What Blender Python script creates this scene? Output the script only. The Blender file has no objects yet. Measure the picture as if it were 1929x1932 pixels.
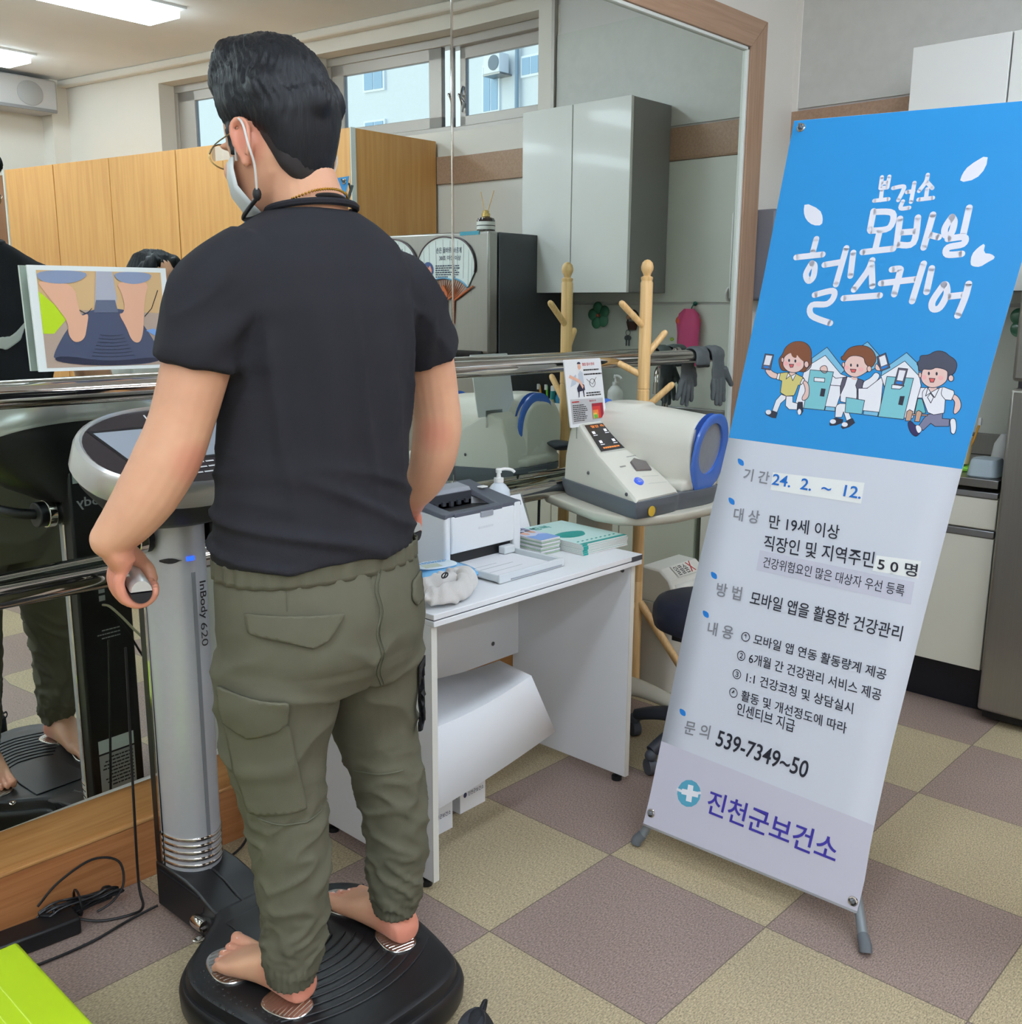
import bpy, bmesh, math, random
from math import pi, sin, cos, sqrt, radians, atan2
from mathutils import Vector, Matrix, noise
from mathutils.bvhtree import BVHTree
random.seed(7)
scene = bpy.context.scene
COL = scene.collection
V = Vector

# ------------------------------------------------------------------ camera, sky, exposure
cam_d = bpy.data.cameras.new('camera'); cam = bpy.data.objects.new('camera', cam_d); COL.objects.link(cam)
_yaw, _pit, _rol = 0.7498, 0.2038, -0.0065
_f = V((cos(_yaw)*cos(_pit), sin(_yaw)*cos(_pit), -sin(_pit)))
_r = _f.cross(V((0, 0, 1))).normalized(); _d = _f.cross(_r)
_r2 = cos(_rol)*_r + sin(_rol)*_d; _d2 = -sin(_rol)*_r + cos(_rol)*_d
cam.matrix_world = Matrix(((_r2.x, -_d2.x, -_f.x, -1.948), (_r2.y, -_d2.y, -_f.y, -1.448), (_r2.z, -_d2.z, -_f.z, 1.4225), (0, 0, 0, 1)))
cam_d.sensor_fit = 'VERTICAL'; cam_d.sensor_height = 36.0; cam_d.sensor_width = 36.0
cam_d.lens = 1890.4/1932*36.0; cam_d.clip_start = 0.02; cam_d.clip_end = 200
scene.camera = cam
vs = scene.view_settings
vs.view_transform = 'Standard'; vs.look = 'None'; vs.gamma = 1.0; vs.use_curve_mapping = False
vs.exposure = 0.0
LAMP = 23.5            # strength of the ceiling panels
w = bpy.data.worlds.new('world'); scene.world = w; w.use_nodes = True
wn = w.node_tree.nodes; wl = w.node_tree.links
bgn = wn['Background']; sky = wn.new('ShaderNodeTexSky'); sky.sky_type = 'HOSEK_WILKIE'; sky.turbidity = 6; sky.sun_direction = (-0.5, -0.4, 0.6)
wl.new(sky.outputs[0], bgn.inputs[0]); bgn.inputs[1].default_value = 9.0
scene.cycles.max_bounces = 8; scene.cycles.diffuse_bounces = 4; scene.cycles.glossy_bounces = 6; scene.cycles.transmission_bounces = 6
scene.cycles.caustics_reflective = True; scene.cycles.blur_glossy = 0.3; scene.cycles.caustics_refractive = False
scene.cycles.sample_clamp_indirect = 4.0
try:
    scene.cycles.use_denoising = True
except Exception: pass

# ------------------------------------------------------------------ helpers
def lin(c):
    c = c/255.0
    return c/12.92 if c <= 0.04045 else ((c+0.055)/1.055)**2.4
def rgb(r, g, b): return (lin(r), lin(g), lin(b), 1.0)
MATS = {}
def M(name, col=(200, 200, 200), rough=0.5, metal=0.0, spec=0.5, var=0.0, vs_=(25, 25, 25), bump=0.0, bs_=(300, 300, 300), coat=0.0, trans=0.0, ior=1.45, alpha=1.0, emit=0.0, detail=4.0, emc=None, sheen=0.0):
    if name in MATS: return MATS[name]
    m = bpy.data.materials.new(name); m.use_nodes = True; MATS[name] = m
    nt = m.node_tree; b = nt.nodes['Principled BSDF']
    c = rgb(*col); b.inputs['Base Color'].default_value = c
    b.inputs['Roughness'].default_value = rough; b.inputs['Metallic'].default_value = metal
    b.inputs['Specular IOR Level'].default_value = spec; b.inputs['IOR'].default_value = ior
    b.inputs['Coat Weight'].default_value = coat; b.inputs['Transmission Weight'].default_value = trans; b.inputs['Alpha'].default_value = alpha
    if sheen: b.inputs['Sheen Weight'].default_value = sheen
    if emit: b.inputs['Emission Color'].default_value = rgb(*(emc or col)); b.inputs['Emission Strength'].default_value = emit
    geo = None
    def noi(sc):
        nonlocal geo
        if geo is None: geo = nt.nodes.new('ShaderNodeTexCoord')
        mp = nt.nodes.new('ShaderNodeMapping'); mp.inputs['Scale'].default_value = sc
        nt.links.new(geo.outputs['Object'], mp.inputs[0])
        n = nt.nodes.new('ShaderNodeTexNoise'); n.inputs['Scale'].default_value = 1.0; n.inputs['Detail'].default_value = detail
        nt.links.new(mp.outputs[0], n.inputs['Vector']); return n
    if var:
        n = noi(vs_); r = nt.nodes.new('ShaderNodeMapRange'); r.inputs['From Min'].default_value = .25; r.inputs['From Max'].default_value = .75
        r.inputs['To Min'].default_value = 1-var; r.inputs['To Max'].default_value = 1+var
        nt.links.new(n.outputs[0], r.inputs[0])
        mx = nt.nodes.new('ShaderNodeVectorMath'); mx.operation = 'SCALE'; mx.inputs[0].default_value = c[:3]
        nt.links.new(r.outputs[0], mx.inputs['Scale']); nt.links.new(mx.outputs[0], b.inputs['Base Color'])
    if bump:
        n = noi(bs_); bp = nt.nodes.new('ShaderNodeBump'); bp.inputs['Strength'].default_value = bump; bp.inputs['Distance'].default_value = 0.002
        nt.links.new(n.outputs[0], bp.inputs['Height']); nt.links.new(bp.outputs[0], b.inputs['Normal'])
    return m

class MB:
    mi = 0
    """collects shapes in one bmesh, built as ONE mesh object"""
    def __init__(s): s.bm = bmesh.new()
    def faces(s, vs_, fs):
        bv = [s.bm.verts.new(v) for v in vs_]
        for f in fs:
            try: s.bm.faces.new([bv[i] for i in f]).material_index = s.mi
            except ValueError: pass
        return s
    def box(s, x0, x1, y0, y1, z0, z1, mat=None):
        P = [V((x, y, z)) for z in (z0, z1) for y in (y0, y1) for x in (x0, x1)]
        if mat: P = [mat @ p for p in P]
        return s.faces(P, [(0, 2, 3, 1), (4, 5, 7, 6), (0, 1, 5, 4), (2, 6, 7, 3), (0, 4, 6, 2), (1, 3, 7, 5)])
    def cbox(s, c, sz, rz=0.0, mat=None):
        m = Matrix.Translation(V(c)) @ Matrix.Rotation(rz, 4, 'Z')
        if mat: m = m @ mat
        a, b, d = sz[0]/2, sz[1]/2, sz[2]/2
        return s.box(-a, a, -b, b, -d, d, m)
    def prism(s, pts, vec):
        n = len(pts); P = [V(p) for p in pts]; vec = V(vec)
        return s.faces(P+[p+vec for p in P], [tuple(range(n-1, -1, -1)), tuple(range(n, 2*n))]+[(i, (i+1) % n, n+(i+1) % n, n+i) for i in range(n)])
    def poly(s, pts): return s.faces([V(p) for p in pts], [tuple(range(len(pts)))])
    def loft(s, rings, cap=True, closed=True):
        n = len(rings[0]); P = [V(p) for r in rings for p in r]; F = []
        for k in range(len(rings)-1):
            for i in range(n if closed else n-1):
                j = (i+1) % n
                F.append((k*n+i, k*n+j, (k+1)*n+j, (k+1)*n+i))
        if cap and closed: F.append(tuple(range(n-1, -1, -1))); F.append(tuple(range((len(rings)-1)*n, len(rings)*n)))
        return s.faces(P, F)
    def tube(s, pts, r, n=10, cap=True, flat=1.0):
        pts = [V(p) for p in pts]; k = len(pts)
        rs = r if isinstance(r, (list, tuple)) else [r]*k
        T = [(pts[min(i+1, k-1)]-pts[max(i-1, 0)]).normalized() for i in range(k)]
        u = T[0].orthogonal().normalized(); rings = []
        for i in range(k):
            u = (u-T[i]*u.dot(T[i])).normalized(); v = T[i].cross(u)
            rings.append([pts[i]+rs[i]*(cos(2*pi*j/n)*u+flat*sin(2*pi*j/n)*v) for j in range(n)])
        return s.loft(rings, cap)
    def lathe(s, prof, c=(0, 0, 0), n=24, mat=None):
        m = Matrix.Translation(V(c)) @ (mat or Matrix())
        return s.loft([[m @ V((r*cos(2*pi*j/n), r*sin(2*pi*j/n), z)) for j in range(n)] for r, z in prof])
    def ball(s, c, r, n=12, sc=(1, 1, 1), rot=None):
        m = Matrix.Translation(V(c)) @ (rot or Matrix()) @ Matrix.Diagonal((sc[0]*r, sc[1]*r, sc[2]*r, 1))
        bmesh.ops.create_uvsphere(s.bm, u_segments=n*2, v_segments=n, radius=1.0, matrix=m); return s
    def build(s, name, mat, parent=None, smooth=35, bevel=0.0, bseg=2, label=None, solid=0.0, subd=0, weld=False):
        bmesh.ops.recalc_face_normals(s.bm, faces=s.bm.faces)
        if weld: bmesh.ops.remove_doubles(s.bm, verts=s.bm.verts, dist=1e-5)
        me = bpy.data.meshes.new(name); s.bm.to_mesh(me); s.bm.free()
        return link(name, me, mat, parent, smooth, bevel, bseg, label, solid, subd)
def link(name, me, mat, parent=None, smooth=35, bevel=0.0, bseg=2, label=None, solid=0.0, subd=0):
    if len(me.materials): me.materials.clear()
    for m_ in (mat if isinstance(mat, list) else [mat]): me.materials.append(m_)
    if smooth:
        for p in me.polygons: p.use_smooth = True
        if smooth < 180: me.set_sharp_from_angle(angle=radians(smooth))
    o = bpy.data.objects.new(name, me); COL.objects.link(o)
    if solid: md = o.modifiers.new('solid', 'SOLIDIFY'); md.thickness = solid; md.offset = 1.0
    if bevel: md = o.modifiers.new('bevel', 'BEVEL'); md.width = bevel; md.segments = bseg; md.limit_method = 'ANGLE'; md.angle_limit = radians(40)
    if subd: md = o.modifiers.new('sub', 'SUBSURF'); md.levels = subd; md.render_levels = subd
    if parent is not None:
        o.parent = parent; o.matrix_parent_inverse = Matrix.Translation(-parent_loc(parent))
    if label: o['label'] = label
    return o
def parent_loc(p):
    l = V(p.location)
    if p.parent is not None: l = V((0, 0, 0)) if p.type == 'MESH' else l
    return l
def thing(name, label, cat, loc=(0, 0, 0), group=None):
    o = bpy.data.objects.new(name, None); o.empty_display_size = 0.05; COL.objects.link(o); o.location = loc
    o['label'] = label; o['category'] = cat
    if group: o['group'] = group
    return o
def tag(o, label, cat, group=None, kind=None):
    o['label'] = label; o['category'] = cat
    if group: o['group'] = group
    if kind: o['kind'] = kind
    return o
def struct(o): o['kind'] = 'structure'; return o
def copy_thing(root, move, label=None):
    def cp(o, par):
        c = o.copy(); COL.objects.link(c)
        if par is not None: c.parent = par
        for ch in o.children: cp(ch, c)
        return c
    r = cp(root, None); r.location = V(root.location)+V(move)
    if label: r['label'] = label
    return r
_TX = {}
def text_geo(body, off=0.0):
    k = (body, off)
    if k not in _TX:
        c = bpy.data.curves.new('txt', 'FONT'); c.body = body; c.offset = off; c.resolution_u = 4
        o = bpy.data.objects.new('txt', c); COL.objects.link(o); bpy.context.view_layer.update()
        me = bpy.data.meshes.new_from_object(o.evaluated_get(bpy.context.evaluated_depsgraph_get()))
        vs_ = [tuple(v.co[:2]) for v in me.vertices]; fs = [tuple(p.vertices) for p in me.polygons]
        bpy.data.objects.remove(o); bpy.data.curves.remove(c); bpy.data.meshes.remove(me)
        _TX[k] = (vs_, fs)
    return _TX[k]
def text_on(mb, body, lb, rb, lt, off=0.0):
    vs_, fs = text_geo(body, off)
    x0 = min(v[0] for v in vs_); x1 = max(v[0] for v in vs_); y0 = min(v[1] for v in vs_); y1 = max(v[1] for v in vs_)
    lb, rb, lt = V(lb), V(rb), V(lt)
    return mb.faces([lb+(x-x0)/(x1-x0)*(rb-lb)+(y-y0)/(y1-y0)*(lt-lb) for x, y in vs_], fs)
def dashes(mb, lb, rb, lt, rows, seed=1, fill=.5, ragged=.3):
    """rows of unreadable print: short dark dashes on the plane lb, rb, lt"""
    rn = random.Random(seed); lb, rb, lt = V(lb), V(rb), V(lt); ex, ey = rb-lb, lt-lb
    for k in range(rows):
        y0 = 1-(k+.75)/rows; y1 = y0+fill/rows; x = 0.0; end = 1-rn.random()*ragged
        while x < end-.03:
            wd = min(rn.uniform(.05, .16), end-x)
            mb.poly([lb+ex*x+ey*y0, lb+ex*(x+wd)+ey*y0, lb+ex*(x+wd)+ey*y1, lb+ex*x+ey*y1]); x += wd+.02
    return mb
def chaikin(P, it=2):
    for _ in range(it):
        Q = []
        for i in range(len(P)):
            a, b = V(P[i]), V(P[(i+1) % len(P)]); Q += [a*.75+b*.25, a*.25+b*.75]
        P = Q
    return P
def spline(P, k=6):
    P = [V(p) for p in P]; out = []
    for i in range(len(P)-1):
        a, b, c, d = P[max(i-1, 0)], P[i], P[i+1], P[min(i+2, len(P)-1)]
        for j in range(k):
            t = j/k
            out.append(.5*((2*b)+(c-a)*t+(2*a-5*b+4*c-d)*t*t+(3*b-a-3*c+d)*t**3))
    return out+[P[-1]]
def ring(c, a, b, n=28, pw=2.0, rz=0.0, ax=None, ay=None):
    """(super)ellipse ring, in the plane ax, ay (x, y by default)"""
    ax = V(ax) if ax else V((cos(rz), sin(rz), 0)); ay = V(ay) if ay else V((-sin(rz), cos(rz), 0)); c = V(c); o = []
    for j in range(n):
        t = 2*pi*j/n; ct, st = cos(t), sin(t)
        o.append(c+ax*a*math.copysign(abs(ct)**(2/pw), ct)+ay*b*math.copysign(abs(st)**(2/pw), st))
    return o
def remeshed(mb, voxel, smooth=3):
    """the union of the overlapping shapes in mb as one continuous surface"""
    me = bpy.data.meshes.new('tmp'); bmesh.ops.recalc_face_normals(mb.bm, faces=mb.bm.faces); mb.bm.to_mesh(me); mb.bm.free()
    o = bpy.data.objects.new('tmp', me); COL.objects.link(o)
    r = o.modifiers.new('r', 'REMESH'); r.mode = 'VOXEL'; r.voxel_size = voxel
    if smooth: sm = o.modifiers.new('s', 'SMOOTH'); sm.factor = .5; sm.iterations = smooth
    bpy.context.view_layer.update()
    res = bpy.data.meshes.new_from_object(o.evaluated_get(bpy.context.evaluated_depsgraph_get()))
    bpy.data.objects.remove(o); bpy.data.meshes.remove(me)
    return res
def displace(me, fn):
    """moves every vertex along its normal by fn(co, normal)"""
    N = [v.normal.copy() for v in me.vertices]
    D = [fn(v.co, N[i]) for i, v in enumerate(me.vertices)]
    for i, v in enumerate(me.vertices): v.co = v.co+N[i]*D[i]
    me.update()
def bvh_of(o):
    me = o.data; return BVHTree.FromPolygons([v.co for v in me.vertices], [p.vertices for p in me.polygons])

# ------------------------------------------------------------------ materials
white_wall = M('cream_wall', (226, 221, 212), .6, var=.02, vs_=(3, 3, 3))
grey_wall = M('right_wall_paper', (208, 205, 202), .6, var=.02, vs_=(3, 3, 3))
chrome = M('chrome', (205, 200, 195), .06, 1.0)
steel = M('brushed_steel', (150, 148, 146), .34, 1.0, var=.05, vs_=(300, 300, 4))
black_plastic = M('black_plastic', (22, 22, 24), .42, bump=.08, bs_=(900, 900, 900))
dark_grey = M('dark_grey_plastic', (72, 76, 84), .45)
white_plastic = M('white_plastic', (228, 228, 226), .35)
cream_plastic = M('cream_plastic', (222, 219, 206), .35)
white_board = M('white_laminate', (225, 226, 228), .32)
# ------------------------------------------------------------------ setting
YM = 0.80          # mirror face
CEIL = 3.05
def floor_material():
    m = bpy.data.materials.new('carpet_tiles'); m.use_nodes = True; nt = m.node_tree; b = nt.nodes['Principled BSDF']; N = nt.nodes.new; L = nt.links.new
    tc = N('ShaderNodeTexCoord'); ch = N('ShaderNodeTexChecker'); ch.inputs['Scale'].default_value = 1/.457
    ch.inputs['Color2'].default_value = rgb(140, 121, 112); ch.inputs['Color1'].default_value = rgb(166, 151, 122)
    off = N('ShaderNodeMapping'); off.inputs['Location'].default_value = (0, 0, .001); L(tc.outputs['Object'], off.inputs[0]); L(off.outputs[0], ch.inputs[0])
    def noi(sc, det=3, src=None):
        mp = N('ShaderNodeMapping'); mp.inputs['Scale'].default_value = sc; L(tc.outputs['Object'], mp.inputs[0])
        n = N('ShaderNodeTexNoise'); n.inputs['Scale'].default_value = 1; n.inputs['Detail'].default_value = det; L(mp.outputs[0], n.inputs['Vector']); return n
    n1 = noi((150, 330, 1), 4); n2 = noi((2.2, 2.2, 1), 3)
    r1 = N('ShaderNodeMapRange'); r1.inputs[1].default_value = .3; r1.inputs[2].default_value = .72; r1.inputs[3].default_value = .52; r1.inputs[4].default_value = 1.52; L(n1.outputs[0], r1.inputs[0])
    r2 = N('ShaderNodeMapRange'); r2.inputs[1].default_value = .3; r2.inputs[2].default_value = .7; r2.inputs[3].default_value = .93; r2.inputs[4].default_value = 1.07; L(n2.outputs[0], r2.inputs[0])
    mu = N('ShaderNodeMath'); mu.operation = 'MULTIPLY'; L(r1.outputs[0], mu.inputs[0]); L(r2.outputs[0], mu.inputs[1])
    # seams
    sep = N('ShaderNodeSeparateXYZ'); L(tc.outputs['Object'], sep.inputs[0]); ds = []
    for k in (0, 1):
        dv = N('ShaderNodeMath'); dv.operation = 'DIVIDE'; dv.inputs[1].default_value = .457; L(sep.outputs[k], dv.inputs[0])
        pp = N('ShaderNodeMath'); pp.operation = 'PINGPONG'; pp.inputs[1].default_value = .5; L(dv.outputs[0], pp.inputs[0]); ds.append(pp)
    mn = N('ShaderNodeMath'); mn.operation = 'MINIMUM'; L(ds[0].outputs[0], mn.inputs[0]); L(ds[1].outputs[0], mn.inputs[1])
    lt = N('ShaderNodeMapRange'); lt.inputs[1].default_value = .0018; lt.inputs[2].default_value = .0042; lt.inputs[3].default_value = .42; lt.inputs[4].default_value = 1.0; L(mn.outputs[0], lt.inputs[0])
    m2 = N('ShaderNodeMath'); m2.operation = 'MULTIPLY'; L(mu.outputs[0], m2.inputs[0]); L(lt.outputs[0], m2.inputs[1])
    sc = N('ShaderNodeVectorMath'); sc.operation = 'SCALE'; L(ch.outputs[0], sc.inputs[0]); L(m2.outputs[0], sc.inputs['Scale']); L(sc.outputs[0], b.inputs['Base Color'])
    bp = N('ShaderNodeBump'); bp.inputs['Strength'].default_value = .25; bp.inputs['Distance'].default_value = .001; L(n1.outputs[0], bp.inputs['Height']); L(bp.outputs[0], b.inputs['Normal'])
    b.inputs['Roughness'].default_value = .5; b.inputs['Specular IOR Level'].default_value = .35
    return m
def wood(name, c1, c2, axis=2, scale=14, rough=.4, spec=.4):
    if name in MATS: return MATS[name]
    m = bpy.data.materials.new(name); MATS[name] = m; m.use_nodes = True; nt = m.node_tree; b = nt.nodes['Principled BSDF']; N = nt.nodes.new; L = nt.links.new
    tc = N('ShaderNodeTexCoord'); mp = N('ShaderNodeMapping'); s = [scale*6]*3; s[axis] = scale*.25; mp.inputs['Scale'].default_value = s; L(tc.outputs['Object'], mp.inputs[0])
    n = N('ShaderNodeTexNoise'); n.inputs['Scale'].default_value = 1; n.inputs['Detail'].default_value = 5; n.inputs['Distortion'].default_value = .6; L(mp.outputs[0], n.inputs['Vector'])
    cr = N('ShaderNodeValToRGB'); cr.color_ramp.elements[0].position = .32; cr.color_ramp.elements[1].position = .68
    cr.color_ramp.elements[0].color = rgb(*c1); cr.color_ramp.elements[1].color = rgb(*c2); L(n.outputs[0], cr.inputs[0]); L(cr.outputs[0], b.inputs['Base Color'])
    b.inputs['Roughness'].default_value = rough; b.inputs['Specular IOR Level'].default_value = spec; return m
oak = wood('baseboard_oak', (168, 118, 66), (190, 142, 88), axis=0)
oak_low = wood('baseboard_low', (158, 100, 58), (180, 124, 78), axis=0)
beech = wood('wardrobe_beech', (203, 146, 84), (220, 166, 100), axis=2, scale=7, rough=.38)
tan_band = wood('tan_band', (158, 126, 102), (174, 142, 118), axis=0, rough=.45)
tan_band_v = wood('tan_band_upright', (158, 126, 102), (174, 142, 118), axis=2, rough=.45)
pine = wood('pine', (212, 170, 112), (232, 194, 138), axis=2, scale=18, rough=.35)

struct(MB().box(-4.6, 2.6, -5.05, .95, -.06, 0).build('floor', floor_material()))
ceil_m = M('ceiling_white', (236, 236, 236), .8, var=.03, vs_=(4, 4, 4), bump=.1, bs_=(40, 40, 40))
struct(MB().box(-4.6, 2.6, -5.05, .95, CEIL, CEIL+.06).build('ceiling', ceil_m))
struct(MB().box(-4.6, 2.6, .812, .95, 0, CEIL).build('wall_front', white_wall))
struct(MB().box(-4.7, -4.5, -5.05, .95, 0, CEIL).build('wall_left', white_wall))
struct(MB().box(-4.6, 2.6, -5.05, -4.87, 0, CEIL).build('wall_back', white_wall))
# right wall: a straight piece by the sink, then a piece turned seven degrees that holds the windows
struct(MB().box(2.262, 2.40, -.58, .95, 0, CEIL).build('wall_right', grey_wall))
TH = radians(2); DW = V((-sin(TH), -cos(TH), 0)); NW = V((-cos(TH), sin(TH), 0)); P0 = V((2.26, -.58, 0))
def wp(s, z, off=0.0): return P0+DW*s+NW*off+V((0, 0, z))     # along the turned wall, off = into the room
def wbox(mb, s0, s1, z0, z1, o0, o1):
    return mb.prism([wp(s0, z0, o0), wp(s1, z0, o0), wp(s1, z0, o1), wp(s0, z0, o1)], (0, 0, z1-z0))
mb = MB(); WZ0, WZ1, WD = 2.388, 2.925, -.26
wbox(mb, 0, 4.6, 0, WZ0, WD, 0); wbox(mb, 0, 4.6, WZ1, CEIL, WD, 0)
for a, b in ((-.03, .112), (1.72, 2.07), (3.135, 4.6)): wbox(mb, a, b, WZ0, WZ1, WD, 0)
struct(mb.build('wall_right_rear', white_wall))
mb = MB(); wbox(mb, -.02, 4.5, 3.0, CEIL, 0, .06); struct(mb.build('trim_1', white_wall, bevel=.01))
# windows: two sliding sashes beside the fridge, one far behind
alu = M('window_aluminium', (176, 170, 164), .4, .3); glass = M('window_glass', (235, 245, 250), .02, trans=1.0, ior=1.02, spec=.3)
def window(name, s0, s1, sashes):
    mb = MB()
    for a, b, c, d in ((s0, s1, WZ0, WZ0+.05), (s0, s1, WZ1-.05, WZ1), (s0, s0+.04, WZ0+.05, WZ1-.05), (s1-.04, s1, WZ0+.05, WZ1-.05)): wbox(mb, a, b, c, d, -.20, -.11)
    fr = struct(mb.build(name, alu, bevel=.004))
    for k, (a, b, g0, g1) in enumerate(sashes):
        o = -.185+.035*(k % 2); mb = MB()
        for p, q, c, d in ((a, b, WZ0+.04, 2.50), (a, b, 2.812, WZ1-.04), (a, g0, WZ0+.04, WZ1-.04), (g1, b, WZ0+.04, WZ1-.04)): wbox(mb, p, q, c, d, o, o+.03)
        sa = mb.build('sash', alu, fr, bevel=.003)
        mb = MB(); wbox(mb, g0-.01, g1+.01, 2.49, 2.82, o+.012, o+.016); mb.build('pane', glass, sa, smooth=0)
        if k == 0:
            mb = MB(); mb.tube([wp(b-.03, 2.55, o+.035), wp(b-.03, 2.60, o+.06), wp(b-.03, 2.66, o+.035)], .008); mb.tube([wp(b-.005, 2.62, o+.05), wp(b-.05, 2.57, o+.05), wp(b-.03, 2.52, o+.045)], .007); mb.build('latch', steel, sa)
window('window_1', .10, 1.73, [(.15, .83, .240, .785), (.86, 1.69, .953, 1.598)])
window('window_2', 2.06, 3.145, [(2.10, 2.54, 2.16, 2.48), (2.47, 3.11, 2.54, 2.944)])
# wall panelling joints and the tan wall band
mb = MB(); mb.box(2.246, 2.262, -.58, .81, 2.10, 2.25); mb.box(2.243, 2.262, -.58, .81, 2.105, 2.113); struct(mb.build('trim_2', tan_band, bevel=.002))
mb = MB(); wbox(mb, 0, 4.5, 2.10, 2.25, 0, .014); struct(mb.build('trim_3', tan_band, bevel=.002))
# embossed wallpaper / panels of the sink wall
panel = M('panel_glossy', (206, 208, 198), .3, var=.03, vs_=(6, 6, 6))
mb = MB(); mb.box(2.250, 2.262, -.58, .81, 1.44, 2.098); mb.box(2.250, 2.262, -.58, .81, .8, 1.428); struct(mb.build('trim_4', panel, bevel=.002))
emb = M('embossed_paper', (200, 199, 193), .45, var=.04, vs_=(22, 22, 22), bump=.5, bs_=(26, 26, 14))
mb = MB(); mb.box(2.252, 2.262, -.56, .81, 2.26, 2.78); struct(mb.build('trim_5', emb))
mb = MB(); mb.box(2.235, 2.262, -.585, -.565, 2.25, CEIL); struct(mb.build('trim_6', alu))
# mirror wall
mir = M('mirror_glass', (222, 229, 223), .0, 1.0)
# the left panel is slightly bowed towards its outer end
xs = [.199-.06*k for k in range(46)]; mb = MB()
bow = lambda x: YM-.0145*max(0, .5-max(x, -1.25))**2+.02*max(0, -1.25-x)
mb.loft([[V((x, bow(x), .275)), V((x, bow(x), 2.425)), V((x, bow(x)+.006, 2.425)), V((x, bow(x)+.006, .275))] for x in xs]); a = mb.build('mirror_panel', mir, smooth=60)
tag(a, 'large left wall mirror panel behind the standing man and the body scale', 'mirror', 'wall mirror panels')
mb = MB(); mb.box(.204, 1.822, YM, YM+.006, .275, 2.425); a = mb.build('mirror_panel', mir, smooth=0)
tag(a, 'right wall mirror panel behind the printer desk, ending at the tan frame', 'mirror', 'wall mirror panels')
mb = MB(); mb.box(.1985, .2045, YM-.004, YM+.006, .275, 2.425); struct(mb.build('trim_7', chrome))
bead = M('white_bead', (222, 226, 220), .4)
mb = MB(); mb.box(-2.6, 1.835, YM-.024, YM+.012, .262, .277); mb.box(1.820, 1.835, YM-.012, YM+.012, .262, 2.437); mb.box(-3.2, 1.835, YM-.012, YM+.012, 2.423, 2.437)
struct(mb.build('trim_8', bead, bevel=.003))
mb = MB(); mb.prism([(1.835, YM-.02, .0), (1.955, YM-.02, .0), (1.955, YM-.02, 2.55), (1.835, YM-.02, 2.437)], (0, .035, 0)); struct(mb.build('trim_9', tan_band_v, bevel=.002))
mb = MB(); mb.prism([(-3.2, YM-.02, 2.437), (1.834, YM-.02, 2.437), (1.954, YM-.02, 2.55), (-3.2, YM-.02, 2.55)], (0, .035, 0)); struct(mb.build('trim_10', tan_band, bevel=.002))
mb = MB(); mb.box(-3.2, 1.834, YM-.016, YM+.014, .160, .262); mb.box(-3.2, 1.834, YM-.026, YM+.014, .153, .163); struct(mb.build('baseboard_front', oak, bevel=.003))
mb = MB(); mb.box(-3.2, 1.834, YM-.022, YM+.014, 0, .153); struct(mb.build('baseboard_low', oak_low, bevel=.002))
mb = MB(); mb.box(2.248, 2.264, .785, .815, 0, CEIL); struct(mb.build('trim_11', white_wall, bevel=.003))
# chrome exercise rails in front of the mirror
def rail(z, label):
    r = thing('wall_rail', label, 'handrail', (.2, .72, z), 'chrome rails in front of the mirror')
    mb = MB(); mb.tube([(-3.0, .715, z), (1.575, .715, z)], .0265, 24); mb.build('bar', chrome, r)
    for x in (-2.2, -.42, 1.42):
        mb = MB(); mb.tube([(x, .715, z), (x, .796, z-.0)], .012, 12); mb.lathe([(.001, 0), (.032, 0), (.032, .006), (.014, .012)], (x, YM, z), 20, Matrix.Rotation(pi/2, 4, 'X')); mb.build('bracket', chrome, r)
rail(1.232, 'upper chrome handrail along the mirror, with the grey gloves hung on it')
rail(.815, 'lower chrome handrail along the mirror, behind the body scale and desk')
# ceiling light panels
lamp_m = M('lamp_diffuser', (255, 255, 255), .5, emit=LAMP, emc=(226, 240, 255)); lamp_f = M('lamp_frame', (235, 238, 240), .4)
def ceiling_light(x, y, label):
    t = thing('ceiling_light', label, 'ceiling light', (x, y, CEIL), 'ceiling light panels')
    mb = MB(); mb.box(x-.63, x+.63, y-.155, y+.155, CEIL-.014, CEIL)
    mb.build('frame', lamp_f, t)
    mb = MB(); mb.box(x-.6, x+.6, y-.135, y+.135, CEIL-.062, CEIL-.016); mb.build('diffuser', lamp_m, t, smooth=0)
for x, y, l in ((.83, -2.50, 'lit ceiling panel at the top left of the mirror'), (.93, -4.20, 'smaller-looking lit ceiling panel at the left edge of the mirror'),
                (.62, -.9, 'lit ceiling panel above the banner'), (-1.9, -.9, 'lit ceiling panel above the photographer'), (-1.9, -2.55, 'lit ceiling panel behind the photographer'), (-1.9, -4.27, 'lit ceiling panel at the back of the room'), (-3.7, -.9, 'unseen ceiling panel by the left wall, added for bounce light'), (-3.7, -2.55, 'unseen ceiling panel midway along the left wall, added for bounce light'), (-3.7, -4.27, 'unseen ceiling panel in the far left corner, added for bounce light')):  # the left wall row is unseen, added to brighten the room by bounce
    ceiling_light(x, y, l)
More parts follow.
